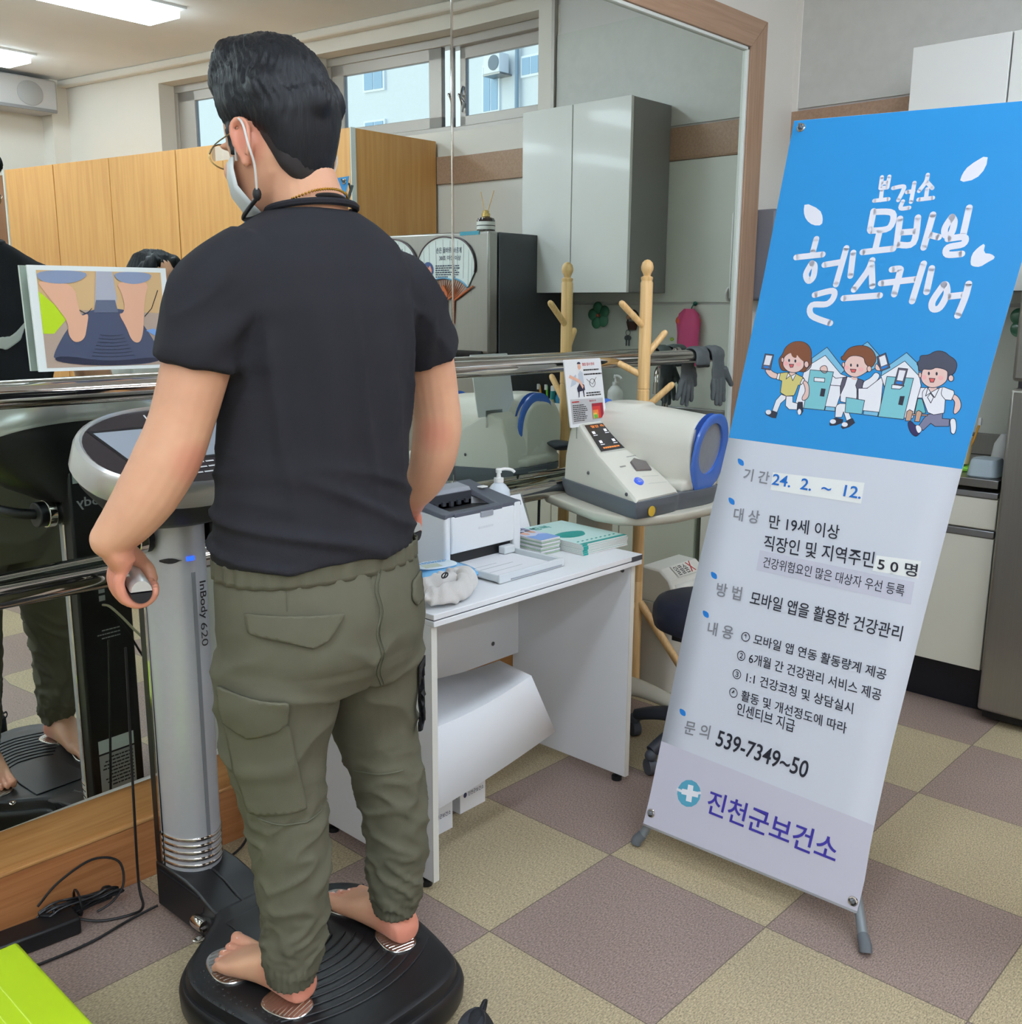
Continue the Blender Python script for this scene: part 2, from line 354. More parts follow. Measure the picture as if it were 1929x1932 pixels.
# ------------------------------------------------------------------ kitchen corner on the right wall (also seen in the mirror)
gloss_white = M('gloss_white_door', (226, 226, 222), .12, coat=.4)
gloss_cream = M('gloss_cream_door', (228, 226, 212), .16, coat=.3)
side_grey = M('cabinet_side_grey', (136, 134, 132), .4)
alu_strip = M('aluminium_strip', (170, 172, 175), .3, .9)
kick = M('kick_dark', (28, 29, 38), .5)
c = thing('kitchen_cabinet', 'cream gloss sink base cabinet with aluminium pull strips, behind the banner', 'cabinet', (1.92, .18, 0))
MB().box(1.645, 2.245, -.38, .785, .17, .80).build('body', gloss_cream, c)
MB().box(1.70, 2.245, -.38, .785, 0, .17).build('plinth', kick, c)
for y0, y1 in ((-.38, -.02), (-.015, .385), (.39, .785)):
    d = MB().box(1.625, 1.643, y0, y1, .172, .645).build('door', gloss_cream, c, bevel=.002)
    MB().box(1.622, 1.642, y0, y1, .648, .672).build('pull_strip', alu_strip, d, bevel=.003)
    d = MB().box(1.625, 1.643, y0, y1, .677, .782).build('drawer', gloss_cream, c, bevel=.002)
    MB().box(1.622, 1.642, y0, y1, .785, .806).build('pull_strip', alu_strip, d, bevel=.003)
w_ = thing('sink_worktop', 'stainless steel sink worktop on the cream base cabinet', 'worktop', (1.93, .18, .83))
mb = MB()
for a in ((1.612, 1.72, -.38, .785), (2.12, 2.245, -.38, .785), (1.72, 2.12, -.38, -.03), (1.72, 2.12, .56, .785)): mb.box(*a, .822, .850)
mb.build('top', steel, w_, bevel=.002)
mb = MB(); mb.box(1.715, 2.125, -.035, .565, .66, .668); mb.box(1.715, 1.722, -.035, .565, .66, .84); mb.box(2.118, 2.125, -.035, .565, .66, .84); mb.box(1.722, 2.118, -.035, -.028, .66, .84); mb.box(1.722, 2.118, .558, .565, .66, .84); mb.build('bowl', steel, w_)
MB().box(2.225, 2.246, -.38, .785, .85, .935).build('splash_edge', steel, w_, bevel=.003)
u = thing('wall_cabinet', 'white gloss wall cabinet with grey side above the sink', 'cabinet', (2.09, -.17, 1.48))
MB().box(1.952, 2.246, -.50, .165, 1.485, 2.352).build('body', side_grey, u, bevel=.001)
for y0, y1 in ((-.50, -.182), (-.176, .165)): MB().box(1.930, 1.950, y0, y1, 1.483, 2.354).build('door', gloss_white, u, bevel=.0015)
# fridge
fr_side = M('fridge_side', (74, 76, 80), .42, .3, bump=.1, bs_=(400, 400, 400))
fr_steel = M('fridge_steel', (158, 156, 152), .3, .85, var=.04, vs_=(3, 300, 3))
f = thing('refrigerator', 'tall steel refrigerator with dark grey side, right of the sink', 'refrigerator', (1.9, -.79, 0))
MB().box(1.655, 2.185, -1.09, -.395, .04, 1.765).build('cabinet', fr_side, f, bevel=.004)
for n_, z0, z1 in (('upper_door', 1.188, 1.768), ('lower_door', .045, 1.165)):
    d = MB().box(1.583, 1.648, -1.09, -.395, z0, z1).build(n_, fr_steel, f, bevel=.012, bseg=3)
    if n_[0] == 'u': MB().box(1.58, 1.60, -1.07, -.44, z0+.001, z0+.012).build('grip', black_plastic, d)
MB().box(1.62, 1.66, -1.08, -.405, .012, .05).build('foot_grille', black_plastic, f)
for y in (-1.04, -.45):
    MB().lathe([(.02, 0), (.02, .02), (.012, .042)], (1.69, y, 0), 12).build('foot', black_plastic, f)
tag(MB().box(1.5795, 1.583, -.59, -.46, 1.752, 1.7695).build('tape_strip', M('teal_tape', (62, 150, 172), .4)), 'strip of teal tape on the top edge of the refrigerator door', 'tape')
# reed diffuser on the fridge
d = thing('reed_diffuser', 'dark reed diffuser bottle with two sticks on top of the refrigerator', 'diffuser', (1.70, -.53, 1.766))
bx, by, bz = 1.70, -.53, 1.766
MB().lathe([(.001, 0), (.042, 0), (.045, .004), (.045, .062), (.040, .072), (.02, .078), (.018, .08)], (bx, by, bz), 24).build('bottle', M('amber_glass', (52, 40, 36), .1, coat=.3), d)
MB().lathe([(.0456, .018), (.0458, .019), (.0458, .054), (.0456, .055)], (bx, by, bz), 24).build('paper_label', M('paper', (226, 226, 220), .6), d)
MB().lathe([(.0459, .034), (.0461, .0345), (.0461, .0375), (.0459, .038)], (bx, by, bz), 24).build('label_print', M('print_dark', (40, 40, 44), .6), d)
MB().lathe([(.019, .078), (.021, .08), (.021, .094), (.016, .096), (.016, .108), (.012, .11)], (bx, by, bz), 20).build('neck', M('gold_metal', (196, 170, 110), .25, .9), d)
for dy, dx in ((.055, 0), (-.045, .01)): MB().tube([(bx, by-dy*.1, bz+.06), (bx+dx, by+dy, bz+.20)], .0022, 6).build('reed', pine, d)
# hand fans stuck on the fridge door
fan_paper = M('fan_paper', (226, 234, 230), .6); fan_blue = M('fan_blue', (96, 150, 180), .5); fan_wood = M('fan_amber', (188, 96, 48), .3, coat=.4); ink = M('ink', (50, 60, 84), .6); purple = M('gem_purple', (86, 30, 60), .25); fan_dot = M('fan_picture', (66, 84, 132), .5); skin_print = M('print_skin', (226, 150, 124), .6); red_ink = M('red_ink', (190, 50, 50), .6)
def hand_fan(yc, zc, label):
    x = 1.580
    t = thing('hand_fan', label, 'fan', (x, yc, zc), 'hand fans on the refrigerator door')
    P = lambda a, b, o=0: V((x-.004-o, yc-a, zc+b))     # a to the viewer's right in the mirror is -y
    S = -1
    def arc(cx, cy, rx, ry, a0, a1, n=24): return [(cx+rx*cos(radians(a0+(a1-a0)*k/n)), cy+ry*sin(radians(a0+(a1-a0)*k/n))) for k in range(n+1)]
    top = arc(0, .01, .165, .14, -12, 192)
    low = arc(0, -.17, .152, .125, 140, 40, 16)
    MB().prism([P(-a, b, 0) for a, b in top+low], (.003, 0, 0)).build('leaf', fan_paper, t, smooth=0)
    mb = MB()
    rim = arc(0, .01, .168, .143, -12, 192); mb.tube([P(-a, b, .001) for a, b in rim], .0035, 6); mb.build('rim', M('fan_rim', (92, 74, 80), .5), t)
    mb = MB(); mb.tube([P(-a, b, .002) for a, b in low], .0045, 6); mb.build('border', fan_blue, t)
    mb = MB()
    for k in range(17):
        a = radians(142-104*k/16); mb.tube([P(-.045*cos(a), -.17+.045*sin(a), .001), P(-.15*cos(a), -.17+.122*sin(a), .001)], .0022, 5)
    mb.tube([P(-.155, -.085, .002), P(-.03, -.15, .002)], .004, 6); mb.tube([P(.155, -.085, .002), P(.03, -.15, .002)], .004, 6)
    mb.prism([P(.03, -.12, .003), P(0, -.075, .003), P(-.03, -.12, .003), P(-.022, -.16, .003), P(-.014, -.27, .003), P(.014, -.27, .003), P(.022, -.16, .003)], (.005, 0, 0))
    mb.build('handle', fan_wood, t)
    MB().ball(P(0, -.122, .004), .011, 8, (.4, 1, 1.3)).build('gem', purple, t)
    mb = MB()
    for (s_, a0, b0, a1, h) in (('손은 올바르게', -.045, .075, .075, .028), ('30초 이상', -.025, .04, .07, .024)):
        text_on(mb, s_, P(-a0, b0, .0012), P(-a1, b0, .0012), P(-a0, b0+h, .0012), .01)
    dashes(mb, P(.05, -.055, .0012), P(-.07, -.055, .0012), P(.05, .02, .0012), 7, 3)
    for k in range(9):
        a = radians(20+140*k/8); mb.tube([P(-.15*cos(a), -.17+.15*sin(a), .0004), P(-.162*cos(a)*.98, .01+.13*sin(a), .0004)], .0005, 4)
    mb.build('print', ink, t, smooth=0)
    mb = MB(); mb.poly([P(-a, b, .0014) for a, b in arc(-.098, -.005, .036, .04, 0, 345, 20)]); mb.build('round_picture', fan_dot, t, smooth=0)
    mb = MB(); mb.poly([P(.098+dx, -.005+dz, .0018) for dx, dz in ((-.02, -.035), (.012, -.035), (.022, .0), (.01, .022), (-.002, .01), (-.014, .022), (-.024, .0))]); mb.build('hands_picture', skin_print, t, smooth=0)
hand_fan(-.65, 1.595, 'white paper hand fan with amber handle, the one by the refrigerator edge')
hand_fan(-.99, 1.595, 'white paper hand fan mostly hidden behind the standing man, on the refrigerator door')
# things stuck or hung on the sink wall
gp = M('green_glass', (70, 130, 100), .2, coat=.5); XW = 2.249
t = thing('flower_hook', 'green flower shaped wall hook above the sink', 'hook', (XW, -.236, 1.372))
mb = MB()
for k in range(5):
    a = radians(90+72*k+12); mb.ball((XW-.010, -.236+.040*cos(a), 1.372+.040*sin(a)), .031, 10, (.32, 1, 1))
mb.build('petals', gp, t); MB().ball((XW-.02, -.236, 1.372), .009, 8).build('centre', M('orange_bead', (196, 110, 70), .3), t)
t = thing('key_holder', 'brown basket shaped key holder on the sink wall', 'key holder', (XW, -.02, 1.33)); bw = M('dark_brown', (66, 42, 36), .5)
MB().lathe([(.001, -.03), (.024, -.03), (.036, .012), (.030, .012), (.02, -.024)], (XW-.012, -.02, 1.333), 16, Matrix.Diagonal((.5, 1, 1, 1))).build('basket', bw, t)
mb = MB(); mb.tube(spline([(XW-.01, -.05, 1.345), (XW-.01, -.045, 1.385), (XW-.01, -.015, 1.40), (XW-.01, .012, 1.38), (XW-.01, .014, 1.345)]), .004, 6); mb.build('handle', bw, t)
for k, (dy, dz) in enumerate(((-.02, .365), (.0, .375), (.01, .36))): MB().ball((XW-.02, -.02+dy, 1+dz), .011, 6).build('bud', M('bud_%d' % k, ((196, 150, 120), (120, 84, 70), (210, 190, 170))[k], .6), t)
t = thing('key_bunch', 'small bunch of keys hanging under the brown key holder', 'keys', (XW, -.045, 1.26)); km = M('key_metal', (110, 116, 122), .35, .9)
mb = MB(); mb.tube([(XW-.012, -.045+.014*cos(a), 1.288+.014*sin(a)) for a in [2*pi*k/16 for k in range(17)]], .0018, 5); mb.build('ring', km, t)
for dy in (-.009, .008):
    mb = MB(); mb.lathe([(.001, -.0015), (.012, -.0015), (.012, .0015), (.001, .0015)], (XW-.012, -.045+dy, 1.262), 14, Matrix.Rotation(pi/2, 4, 'Y')); mb.box(XW-.0135, XW-.0105, -.048+dy, -.041+dy, 1.222, 1.255); mb.build('key', km, t)
t = thing('mesh_bag', 'pink mesh net with an orange sponge hanging on the sink wall', 'mesh bag', (XW, .33, 1.30)); pk = M('pink_mesh', (226, 88, 140), .6, alpha=.82)
mb = MB(); zz = (1.410, 1.385, 1.34, 1.29, 1.22, 1.14); rr = (.022, .05, .062, .06, .066, .07)
mb.loft([[V((XW-.028+.022*sin(a)+.004*sin(5*a+k), .325+rr[k]*cos(a)*(1+.08*sin(4*a+k)), zz[k])) for a in [2*pi*j/28 for j in range(28)]] for k in range(6)]); mb.build('net', pk, t)
MB().ball((XW-.022, .318, 1.352), .062, 10, (.3, 1.15, .62)).build('sponge', M('orange_sponge', (222, 98, 60), .8), t)
mb = MB(); mb.tube(spline([(XW-.004, .345, 1.432), (XW-.02, .345, 1.43), (XW-.028, .34, 1.415), (XW-.02, .335, 1.405)]), .003, 6); MB.ball(mb, (XW-.008, .345, 1.434), .011, 8); mb.build('hook', M('green_hook', (20, 92, 80), .3), t)
tag(MB().ball((XW-.001, .215, 1.262), .011, 8, (.2, 1, .8)).build('leaf_sticker', M('leaf_green', (150, 180, 60), .5)), 'tiny green leaf sticker left of the pink mesh net', 'sticker')
# on the worktop
t = thing('tap', 'curved chrome tap at the back of the sink', 'tap', (2.02, .30, .85))
mb = MB(); mb.tube(spline([(2.12, .275, .85), (2.12, .275, 1.00), (2.10, .28, 1.09), (2.04, .30, 1.135), (1.97, .33, 1.125), (1.945, .345, 1.06)]), [.016]*10+[.0135]*21, 12); mb.build('spout', chrome, t)
MB().lathe([(.026, 0), (.026, .012), (.018, .03), (.018, .06)], (2.12, .275, .85), 16).build('base', chrome, t)
mb = MB(); mb.tube([(1.945, .345, 1.075), (1.945, .346, 1.02)], [.016, .018], 14); mb.build('spray_head', chrome, t)
def pump_bottle(name, x, y, z, r, h, label, body, top, par=None, ang=0.0, cat='bottle', group=None):
    t = thing(name, label, cat, (x, y, z), group)
    MB().lathe([(.001, 0), (r*.96, 0), (r, .006), (r, h*.62), (r*.93, h*.70), (r*.62, h*.765), (r*.36, h*.80), (r*.36, h*.82)], (x, y, z), 24).build('body', body, t)
    MB().lathe([(r*.42, h*.805), (r*.42, h*.865), (r*.2, h*.87), (r*.15, h*.95)], (x, y, z), 20).build('collar', top, t)
    mb = MB(); mb.lathe([(r*.25, h*.935), (r*.27, h*.985), (r*.2, h)], (x, y, z), 16); mb.tube(spline([(x, y, z+h*.97), (x+.5*r*cos(ang), y+.5*r*sin(ang), z+h*.985), (x+1.2*r*cos(ang), y+1.2*r*sin(ang), z+h*.965), (x+1.5*r*cos(ang), y+1.5*r*sin(ang), z+h*.93)]), r*.13, 8); mb.build('pump', top, t)
    return t
b = pump_bottle('soap_bottle', 1.90, .14, .851, .038, .25, 'white pump soap bottle standing beside the sink', white_plastic, white_plastic, ang=radians(115))
mb = MB(); dashes(mb, (1.861, .135, .90), (1.864, .118, .90), (1.861, .135, .96), 6, 9); mb.build('print', M('print_grey', (150, 150, 150), .6), b, smooth=0)
t = thing('toothbrush_cup', 'pale yellow toothbrush cup on the sink worktop', 'cup', (1.79, -.19, .872))
MB().lathe([(.001, .0), (.030, .0), (.036, .098), (.032, .098), (.027, .005), (.001, .005)], (1.79, -.19, .872), 20).build('body', M('cup_cream', (232, 206, 150), .4), t)
mb = MB(); mb.tube(spline([(1.775, -.156, .955), (1.762, -.144, .93), (1.768, -.154, .90)]), .005, 6); mb.build('handle', M('cup_cream', (232, 206, 150), .4), t)
for k, (c_, dy, ex, lab) in enumerate((((226, 160, 50), -.012, -.045, 'orange toothbrush leaning in the pale yellow cup'), ((110, 200, 60), .004, -.012, 'green toothbrush standing in the pale yellow cup'))):
    m_ = M('brush_%d' % k, c_, .35); y0 = -.19+dy
    t = thing('toothbrush', lab, 'toothbrush', (1.79, y0, .878), 'toothbrushes in the cup')
    mb = MB(); mb.tube([(1.79, y0, .879), (1.79, y0+ex*.6, .96), (1.79, y0+ex, 1.035)], [.005, .004, .006], 8, flat=.6); mb.build('handle', m_, t)
    mb = MB(); mb.cbox((1.783, y0+ex, 1.028), (.012, .009, .026)); mb.build('bristles', white_plastic, t)
t = thing('toothpaste_tube', 'teal toothpaste tube standing in the pale yellow cup', 'toothpaste', (1.795, -.17, .88))
mb = MB(); mb.loft([ring((1.795, -.17, .88), .016, .004, 16), ring((1.795, -.166, .95), .015, .009, 16), ring((1.795, -.161, 1.012), .013, .013, 16)]); mb.build('tube', M('teal_tube', (60, 150, 150), .35), t)
MB().lathe([(.0135, 1.012), (.0135, 1.032), (.010, 1.037)], (1.795, -.160, 0), 14).build('cap', white_plastic, t)
t = thing('mouthwash_bottle', 'blue mouthwash bottle with black cap beside the toothbrush cup', 'bottle', (1.82, -.123, .85))
MB().loft([ring((1.82, -.123, z), a, a*.62, 20, 3) for z, a in ((.867, .036), (.872, .038), (.98, .038), (1.005, .030), (1.018, .016), (1.03, .015))]).build('body', M('blue_liquid', (40, 120, 160), .1, coat=.3), t)
MB().lathe([(.0155, 1.028), (.0155, 1.062), (.013, 1.066)], (1.82, -.123, 0), 16).build('cap', black_plastic, t)
mb = MB(); mb.poly([(1.7815, -.140, .90), (1.7815, -.106, .90), (1.7815, -.106, .955), (1.7815, -.140, .955)]); mb.build('label_sheet', M('paper', (226, 226, 220), .6), t, smooth=0)
tag(MB().box(1.735, 1.875, -.238, -.068, .851, .866).build('soap_tray', M('green_tray', (130, 205, 60), .4), bevel=.004), 'green plastic tray under the toothbrush cup', 'tray')
t = thing('food_box', 'translucent plastic container upside down on the worktop by the refrigerator', 'container', (1.70, -.31, .85))
MB().loft([ring((1.70, -.31, z), a, a*.8, 24, 4) for z, a in ((.851, .062), (.856, .066), (.905, .056), (.912, .05))]).build('body', M('frosted_plastic', (205, 222, 232), .25, trans=.4), t)
t = thing('ladle_rest', 'steel plate with a dark blue oval dish standing against the splash edge', 'dish', (2.15, -.24, .85))
mb = MB(); mb.lathe([(.001, 0), (.045, .0), (.058, .012), (.055, .013), (.04, .004), (.001, .004)], (2.205, -.275, .925), 24, Matrix.Rotation(-pi/2+.15, 4, 'Y')); mb.build('dish', M('blue_glaze', (60, 74, 130), .2, coat=.4), t)
tag(MB().loft([ring((1.84, -.318, z), a, a*.85, 16) for z, a in ((.851, .042), (.90, .046), (.95, .038), (.985, .016))]).build('plastic_bag', M('bag_pale', (212, 214, 216), .4, bump=.6, bs_=(60, 60, 60))), 'crumpled pale plastic bag on the worktop beside the refrigerator', 'bag')
tag(MB().loft([ring((XW-.014, -.30, z), .012, a, 14) for z, a in ((1.00, .034), (1.03, .045), (1.06, .032), (1.085, .006))]).build('pink_scrubber', M('pink_scrub', (236, 130, 170), .7, bump=.5, bs_=(120, 120, 120))), 'pink scrubber hanging low on the sink wall by the refrigerator', 'scrubber')
# wardrobes along the window wall
for k, (a, b) in enumerate(((.772, 1.46), (1.464, 2.153), (2.157, 2.790), (2.794, 3.378), (3.382, 3.938))):
    lab = ('beech wardrobe unit nearest the refrigerator, its plain side facing the mirror', 'beech wardrobe unit behind the standing man\'s head, in the mirror', 'beech wardrobe unit left of the standing man in the mirror',
           'second beech wardrobe unit from the left in the mirror', 'leftmost beech wardrobe unit in the mirror')[k]
    t = thing('wardrobe', lab, 'wardrobe', wp((a+b)/2, 0, .3), 'beech wardrobes along the window wall')
    mb = MB(); wbox(mb, a, b, 0, 2.335, .02, .578); mb.build('body', beech, t, bevel=.001)
    mb = MB(); wbox(mb, a+.003, b-.003, .06, 2.333, .581, .60); d = mb.build('door', beech, t, bevel=.0015)
    mb = MB(); wbox(mb, a+.05, a+.062, 1.0, 1.13, .60, .618); mb.build('handle', alu_strip, d, bevel=.003)
mb = MB(); wbox(mb, .766, .7715, 0, 2.336, .57, .601); struct(mb.build('trim_12', bead))
t = thing('storage_cabinet', 'darker brown cabinet edge at the far left of the mirror', 'cabinet', wp(4.0, 0, .3))
mb = MB(); wbox(mb, 3.957, 4.08, 0, 2.30, .10, .60); mb.build('body', wood('walnut', (120, 78, 48), (140, 94, 60), axis=2), t)
mb = MB(); wbox(mb, 3.941, 3.954, 0, 2.33, .10, .605); mb.build('edge_strip', bead, t)
# air conditioner and the pier on the back wall
struct(MB().box(2.0, 2.4, -4.88, -4.74, 0, CEIL).build('wall_pier', white_wall))
t = thing('air_conditioner', 'grey ceiling-height air conditioner on the back wall, at the left edge of the mirror', 'air conditioner', (1.6, -4.72, 2.8)); acm = M('ac_grey', (176, 172, 170), .45)
MB().box(1.20, 1.985, -4.86, -4.62, 2.79, 3.02).build('case', acm, t, bevel=.015)
MB().lathe([(.001, 0), (.085, 0), (.085, .004), (.08, .006)], (1.80, -4.62, 2.905), 28, Matrix.Rotation(-pi/2, 4, 'X')).build('round_grille', M('ac_dark', (150, 147, 146), .5), t)
MB().box(1.22, 1.97, -4.625, -4.612, 2.79, 2.812).build('outlet', M('ac_dark2', (120, 118, 118), .5), t)
# house across the yard, seen through the windows
t = thing('neighbour_building', 'pale apartment block outside the windows', 'building', (9.2, -9, 0)); pw = M('pale_render', (222, 226, 228), .7, var=.03)
MB().box(9.05, 12, -16, -4.0, 0, 9).build('wall', pw, t)
wf = M('outside_frame', (240, 244, 246), .5); wg = M('outside_glass', (150, 180, 205), .15)
for y, z, a, b in ((-7.62, 5.10, .28, .6), (-7.62, 4.16, .28, .6), (-6.86, 4.55, .3, .22), (-9.5, 4.68, .34, .6), (-9.5, 3.6, .34, .6), (-11.4, 4.7, .34, .6)):
    wd = MB(); wd.box(9.02, 9.06, y-a/2-.03, y+a/2+.03, z-.03, z+b+.03); wd = wd.build('window', wf, t)
    MB().box(9.012, 9.03, y-a/2, y-.01, z, z+b).build('glazing', wg, wd); MB().box(9.012, 9.03, y+.01, y+a/2, z, z+b).build('glazing', wg, wd)
MB().tube([(8.99, -7.08, 0), (8.99, -7.08, 9)], .03, 8).build('downpipe', M('pipe_grey', (140, 160, 176), .4), t)
a = thing('outdoor_unit', 'white air conditioner outdoor unit on the pale block outside the window', 'air conditioner', (8.9, -7.38, 4.6))
MB().box(8.80, 9.0, -7.55, -7.24, 4.60, 4.86).build('case', M('unit_white', (236, 238, 240), .5), a, bevel=.01)
MB().lathe([(.001, 0), (.1, 0), (.1, .01), (.085, .012), (.001, .006)], (8.80, -7.35, 4.73), 24, Matrix.Rotation(-pi/2, 4, 'Y')).build('fan_guard', M('unit_dark', (120, 130, 140), .5), a)
MB().box(8.80, 9.05, -7.56, -7.23, 4.575, 4.598).build('bracket', steel, a)
# ------------------------------------------------------------------ body composition scale
silver = M('silver_shell', (188, 190, 194), .36, .3, var=.02, vs_=(80, 80, 80)); silver_rim = M('silver_rim', (206, 208, 206), .28, .6)
ink_black = M('ink_black', (24, 24, 28), .5); ink_white = M('ink_white', (226, 228, 230), .5)
BX = Matrix.Translation((-.862, .1, 0)) @ Matrix.Rotation(radians(1.2), 4, 'Z') @ Matrix.Translation((0, -.1, 0))
body_scale = thing('body_composition_scale', 'black and silver standing body composition scale the man stands on', 'scale', (-.853, .1, 0))
BO = []
def bs(mb, name, mat, parent=body_scale, **k):
    mb.bm.transform(BX); o = mb.build(name, mat, parent, **k); return o
half = [(0, -.185), (.1, -.18), (.165, -.157), (.198, -.118), (.222, -.04), (.240, .05), (.252, .14), (.250, .205), (.228, .262), (.186, .305), (.13, .345), (.085, .385), (.072, .44)]
hs = spline([V((a, b, 0)) for a, b in half], 5)
outl = [(p.x, p.y) for p in hs]+[(-p.x, p.y) for p in reversed(hs)][:-1]
def inset(P, d):
    n = len(P); o = []
    for i in range(n):
        a, b = V((*P[i-1], 0)), V((*P[(i+1) % n], 0)); t = (b-a).normalized(); o.append((P[i][0]-t.y*d, P[i][1]+t.x*d))
    return o
mb = MB(); rings = []
for z, d in ((.018, .016), (.026, .006), (.036, .002), (.066, 0), (.078, .003), (.083, .008), (.0835, .013), (.087, .015), (.097, .016), (.103, .019), (.106, .026), (.1065, .032), (.1045, .045), (.104, .06)):
    rings.append([V((x, y, z)) for x, y in inset(outl, d)])
mb.loft(rings); plat = bs(mb, 'platform', black_plastic)
mb = MB(); mb.prism([(0, y, z) for y, z in ((.375, .018), (.632, .018), (.632, .132), (.50, .132), (.452, .125), (.40, .108), (.375, .106))], (.070, 0, 0)); mb.prism([(-.070, y, z) for y, z in ((.375, .018), (.632, .018), (.632, .132), (.50, .132), (.452, .125), (.40, .108), (.375, .106))], (.070, 0, 0))
bs(mb, 'column_base', black_plastic, bevel=.005)
for sx in (-1, 1):
    mb = MB(); mb.box(*sorted((sx*.0725, sx*.068)), .44, .62, .112, .118); bs(mb, 'base_seam', ink_black)
for x in (-.205, .205):
    for y in (-.085, .20):
        mb = MB(); mb.lathe([(.001, 0), (.021, 0), (.023, .004), (.02, .014), (.008, .016), (.008, .03)], (x*1.01, y, 0), 18); bs(mb, 'levelling_foot', chrome)
mb = MB(); mb.lathe([(.001, -.02), (.013, -.02), (.015, -.012), (.015, .012), (.013, .02), (.001, .02)], (-.082, .425, .066), 18, Matrix.Rotation(pi/2, 4, 'X')); mb.box(-.090, -.076, .40, .45, .058, .064); bs(mb, 'hinge_bolt', chrome)
mb = MB(); mb.lathe([(.001, 0), (.011, 0), (.012, .0025), (.009, .0045), (.001, .005)], (-.145, .236+.085, .1045), 18); bs(mb, 'level_button', chrome)
# electrodes
plate = M('electrode_steel', (196, 194, 190), .22, 1.0)
for sx in (-1, 1):
    for nm, cy, a, b, rz in (('heel_electrode', .018, .037, .052, -.25*sx), ('toe_electrode', .198, .044, .062, .22*sx)):
        mb = MB(); c = V(((.138 if nm[0] == 'h' else .146)*sx, cy, 0))
        mb.loft([ring((c.x, c.y, z), a*s_, b*s_, 30, 2.6, rz) for z, s_ in ((.1035, 1.0), (.107, 1.0), (.1085, .97))])
        for k in range(-5, 6):
            q = Matrix.Translation((c.x, c.y, 0)) @ Matrix.Rotation(rz, 4, 'Z'); ww = a*.9*sqrt(max(.05, 1-(k/6.2)**2)); y = k/6*b
            mb.tube([q @ V((-ww, y, .1083)), q @ V((ww, y, .1083))], .0016, 6)
        bs(mb, nm, plate)
for sx in (-1, 1):
    mb = MB()
    for i in range(13):
        for j in range(4):
            y = .225-.019*i; x = sx*(.200+.0115*j-.012*abs(i-4)/6*(1 if j else .6)+(-.01 if i > 9 else 0))
            if abs(x) < .205 and 0: continue
            mb.ball((x*(.98 if i < 9 else .955), y, .1045), .0034, 4, (1, 1, .6))
    bs(mb, 'grip_dots', black_plastic)
mb = MB()
for k in range(9):
    R_ = .145+.024*k; y0 = .225
    mb.tube([(R_*sin(a)*1.0, y0-R_*cos(a)*.92, .1048) for a in [radians(-34+68*j/14) for j in range(15)]], .0022, 6)
bs(mb, 'grip_ridges', black_plastic)
mb = MB(); mb.loft([[V((x, y, z)) for x, y in ((-.075, .33), (.075, .33), (.072, .16), (.055, .125), (.03, .113), (-.03, .113), (-.055, .125), (-.072, .16))] for z in (.103, .1075)]); bs(mb, 'centre_pad', black_plastic, bevel=.0015)
# column
def dring(z, hw, yf, yb, n=22):
    P = [V((hw*sin(a), yb-(yb-yf)*cos(a), z)) for a in [radians(-90+180*k/n) for k in range(n+1)]]
    return P
mb = MB(); mb.loft([dring(z, .065+.004*(z-.13), .505, .592) for z in (.13, .4, .7, 1.06)]); col_ = bs(mb, 'column_shell', silver, smooth=50)
mb = MB()
for k in range(5):
    z = .142+.0165*k; mb.loft([dring(z, .0672, .5025, .594), dring(z+.002, .0684, .501, .595), dring(z+.006, .0684, .501, .595), dring(z+.008, .0672, .5025, .594)])
bs(mb, 'chrome_rings', chrome, smooth=50)
mb = MB(); mb.box(-.069, .069, .592, .632, .13, 1.08); bs(mb, 'column_back', black_plastic, bevel=.006)
mb = MB(); mb.box(-.0715, -.0690, .591, .598, .14, 1.06); mb.box(.0690, .0715, .591, .598, .14, 1.06); bs(mb, 'edge_strip', chrome)
mb = MB(); mb.box(-.0045, .0045, .5038, .506, .16, .845); mb2 = bs(mb, 'column_groove', M('groove_grey', (120, 122, 126), .5))
mb = MB(); mb.poly([(x, .5035-.0, z) for x, z in ((.0, 0), (.0, 0))]) if 0 else None
text_on(mb, 'InBody', (.008, .5030, .822), (.008, .5030, .735), (.028, .5034, .822), .012)
text_on(mb, '620', (.010, .5030, .726), (.010, .5030, .672), (.026, .5034, .726), 0)
dashes(mb, (-.052, .517, .955), (.035, .510, .955), (-.052, .517, .985), 4, 4, .35); bs(mb, 'front_notice', ink_black, smooth=0)
def on_col(u, z, o=.001):
    a = math.asin(max(-.99, min(.99, u/.067))); return V((u*(1+o/.067), .592-(.0875+o)*cos(a), z))
mb = MB(); mb.loft([[on_col(-.056+.080*k/14, .8745+.003*k/14+sgn*.0062*sin(pi*min(1, (k+.6)/6))*(1 if k < 9 else max(.15, (14-k)/5)), .0015) for sgn in (-1, 1)] for k in range(15)], cap=False, closed=False); bs(mb, 'light_bar', ink_black, smooth=0)
mb = MB(); mb.loft([[on_col(-.014+.018*k/4, .8775+sgn*.0048, .0022) for sgn in (-1, 1)] for k in range(5)], cap=False, closed=False); bs(mb, 'blue_light', M('blue_led', (40, 90, 255), .3, emit=1.6), smooth=0)
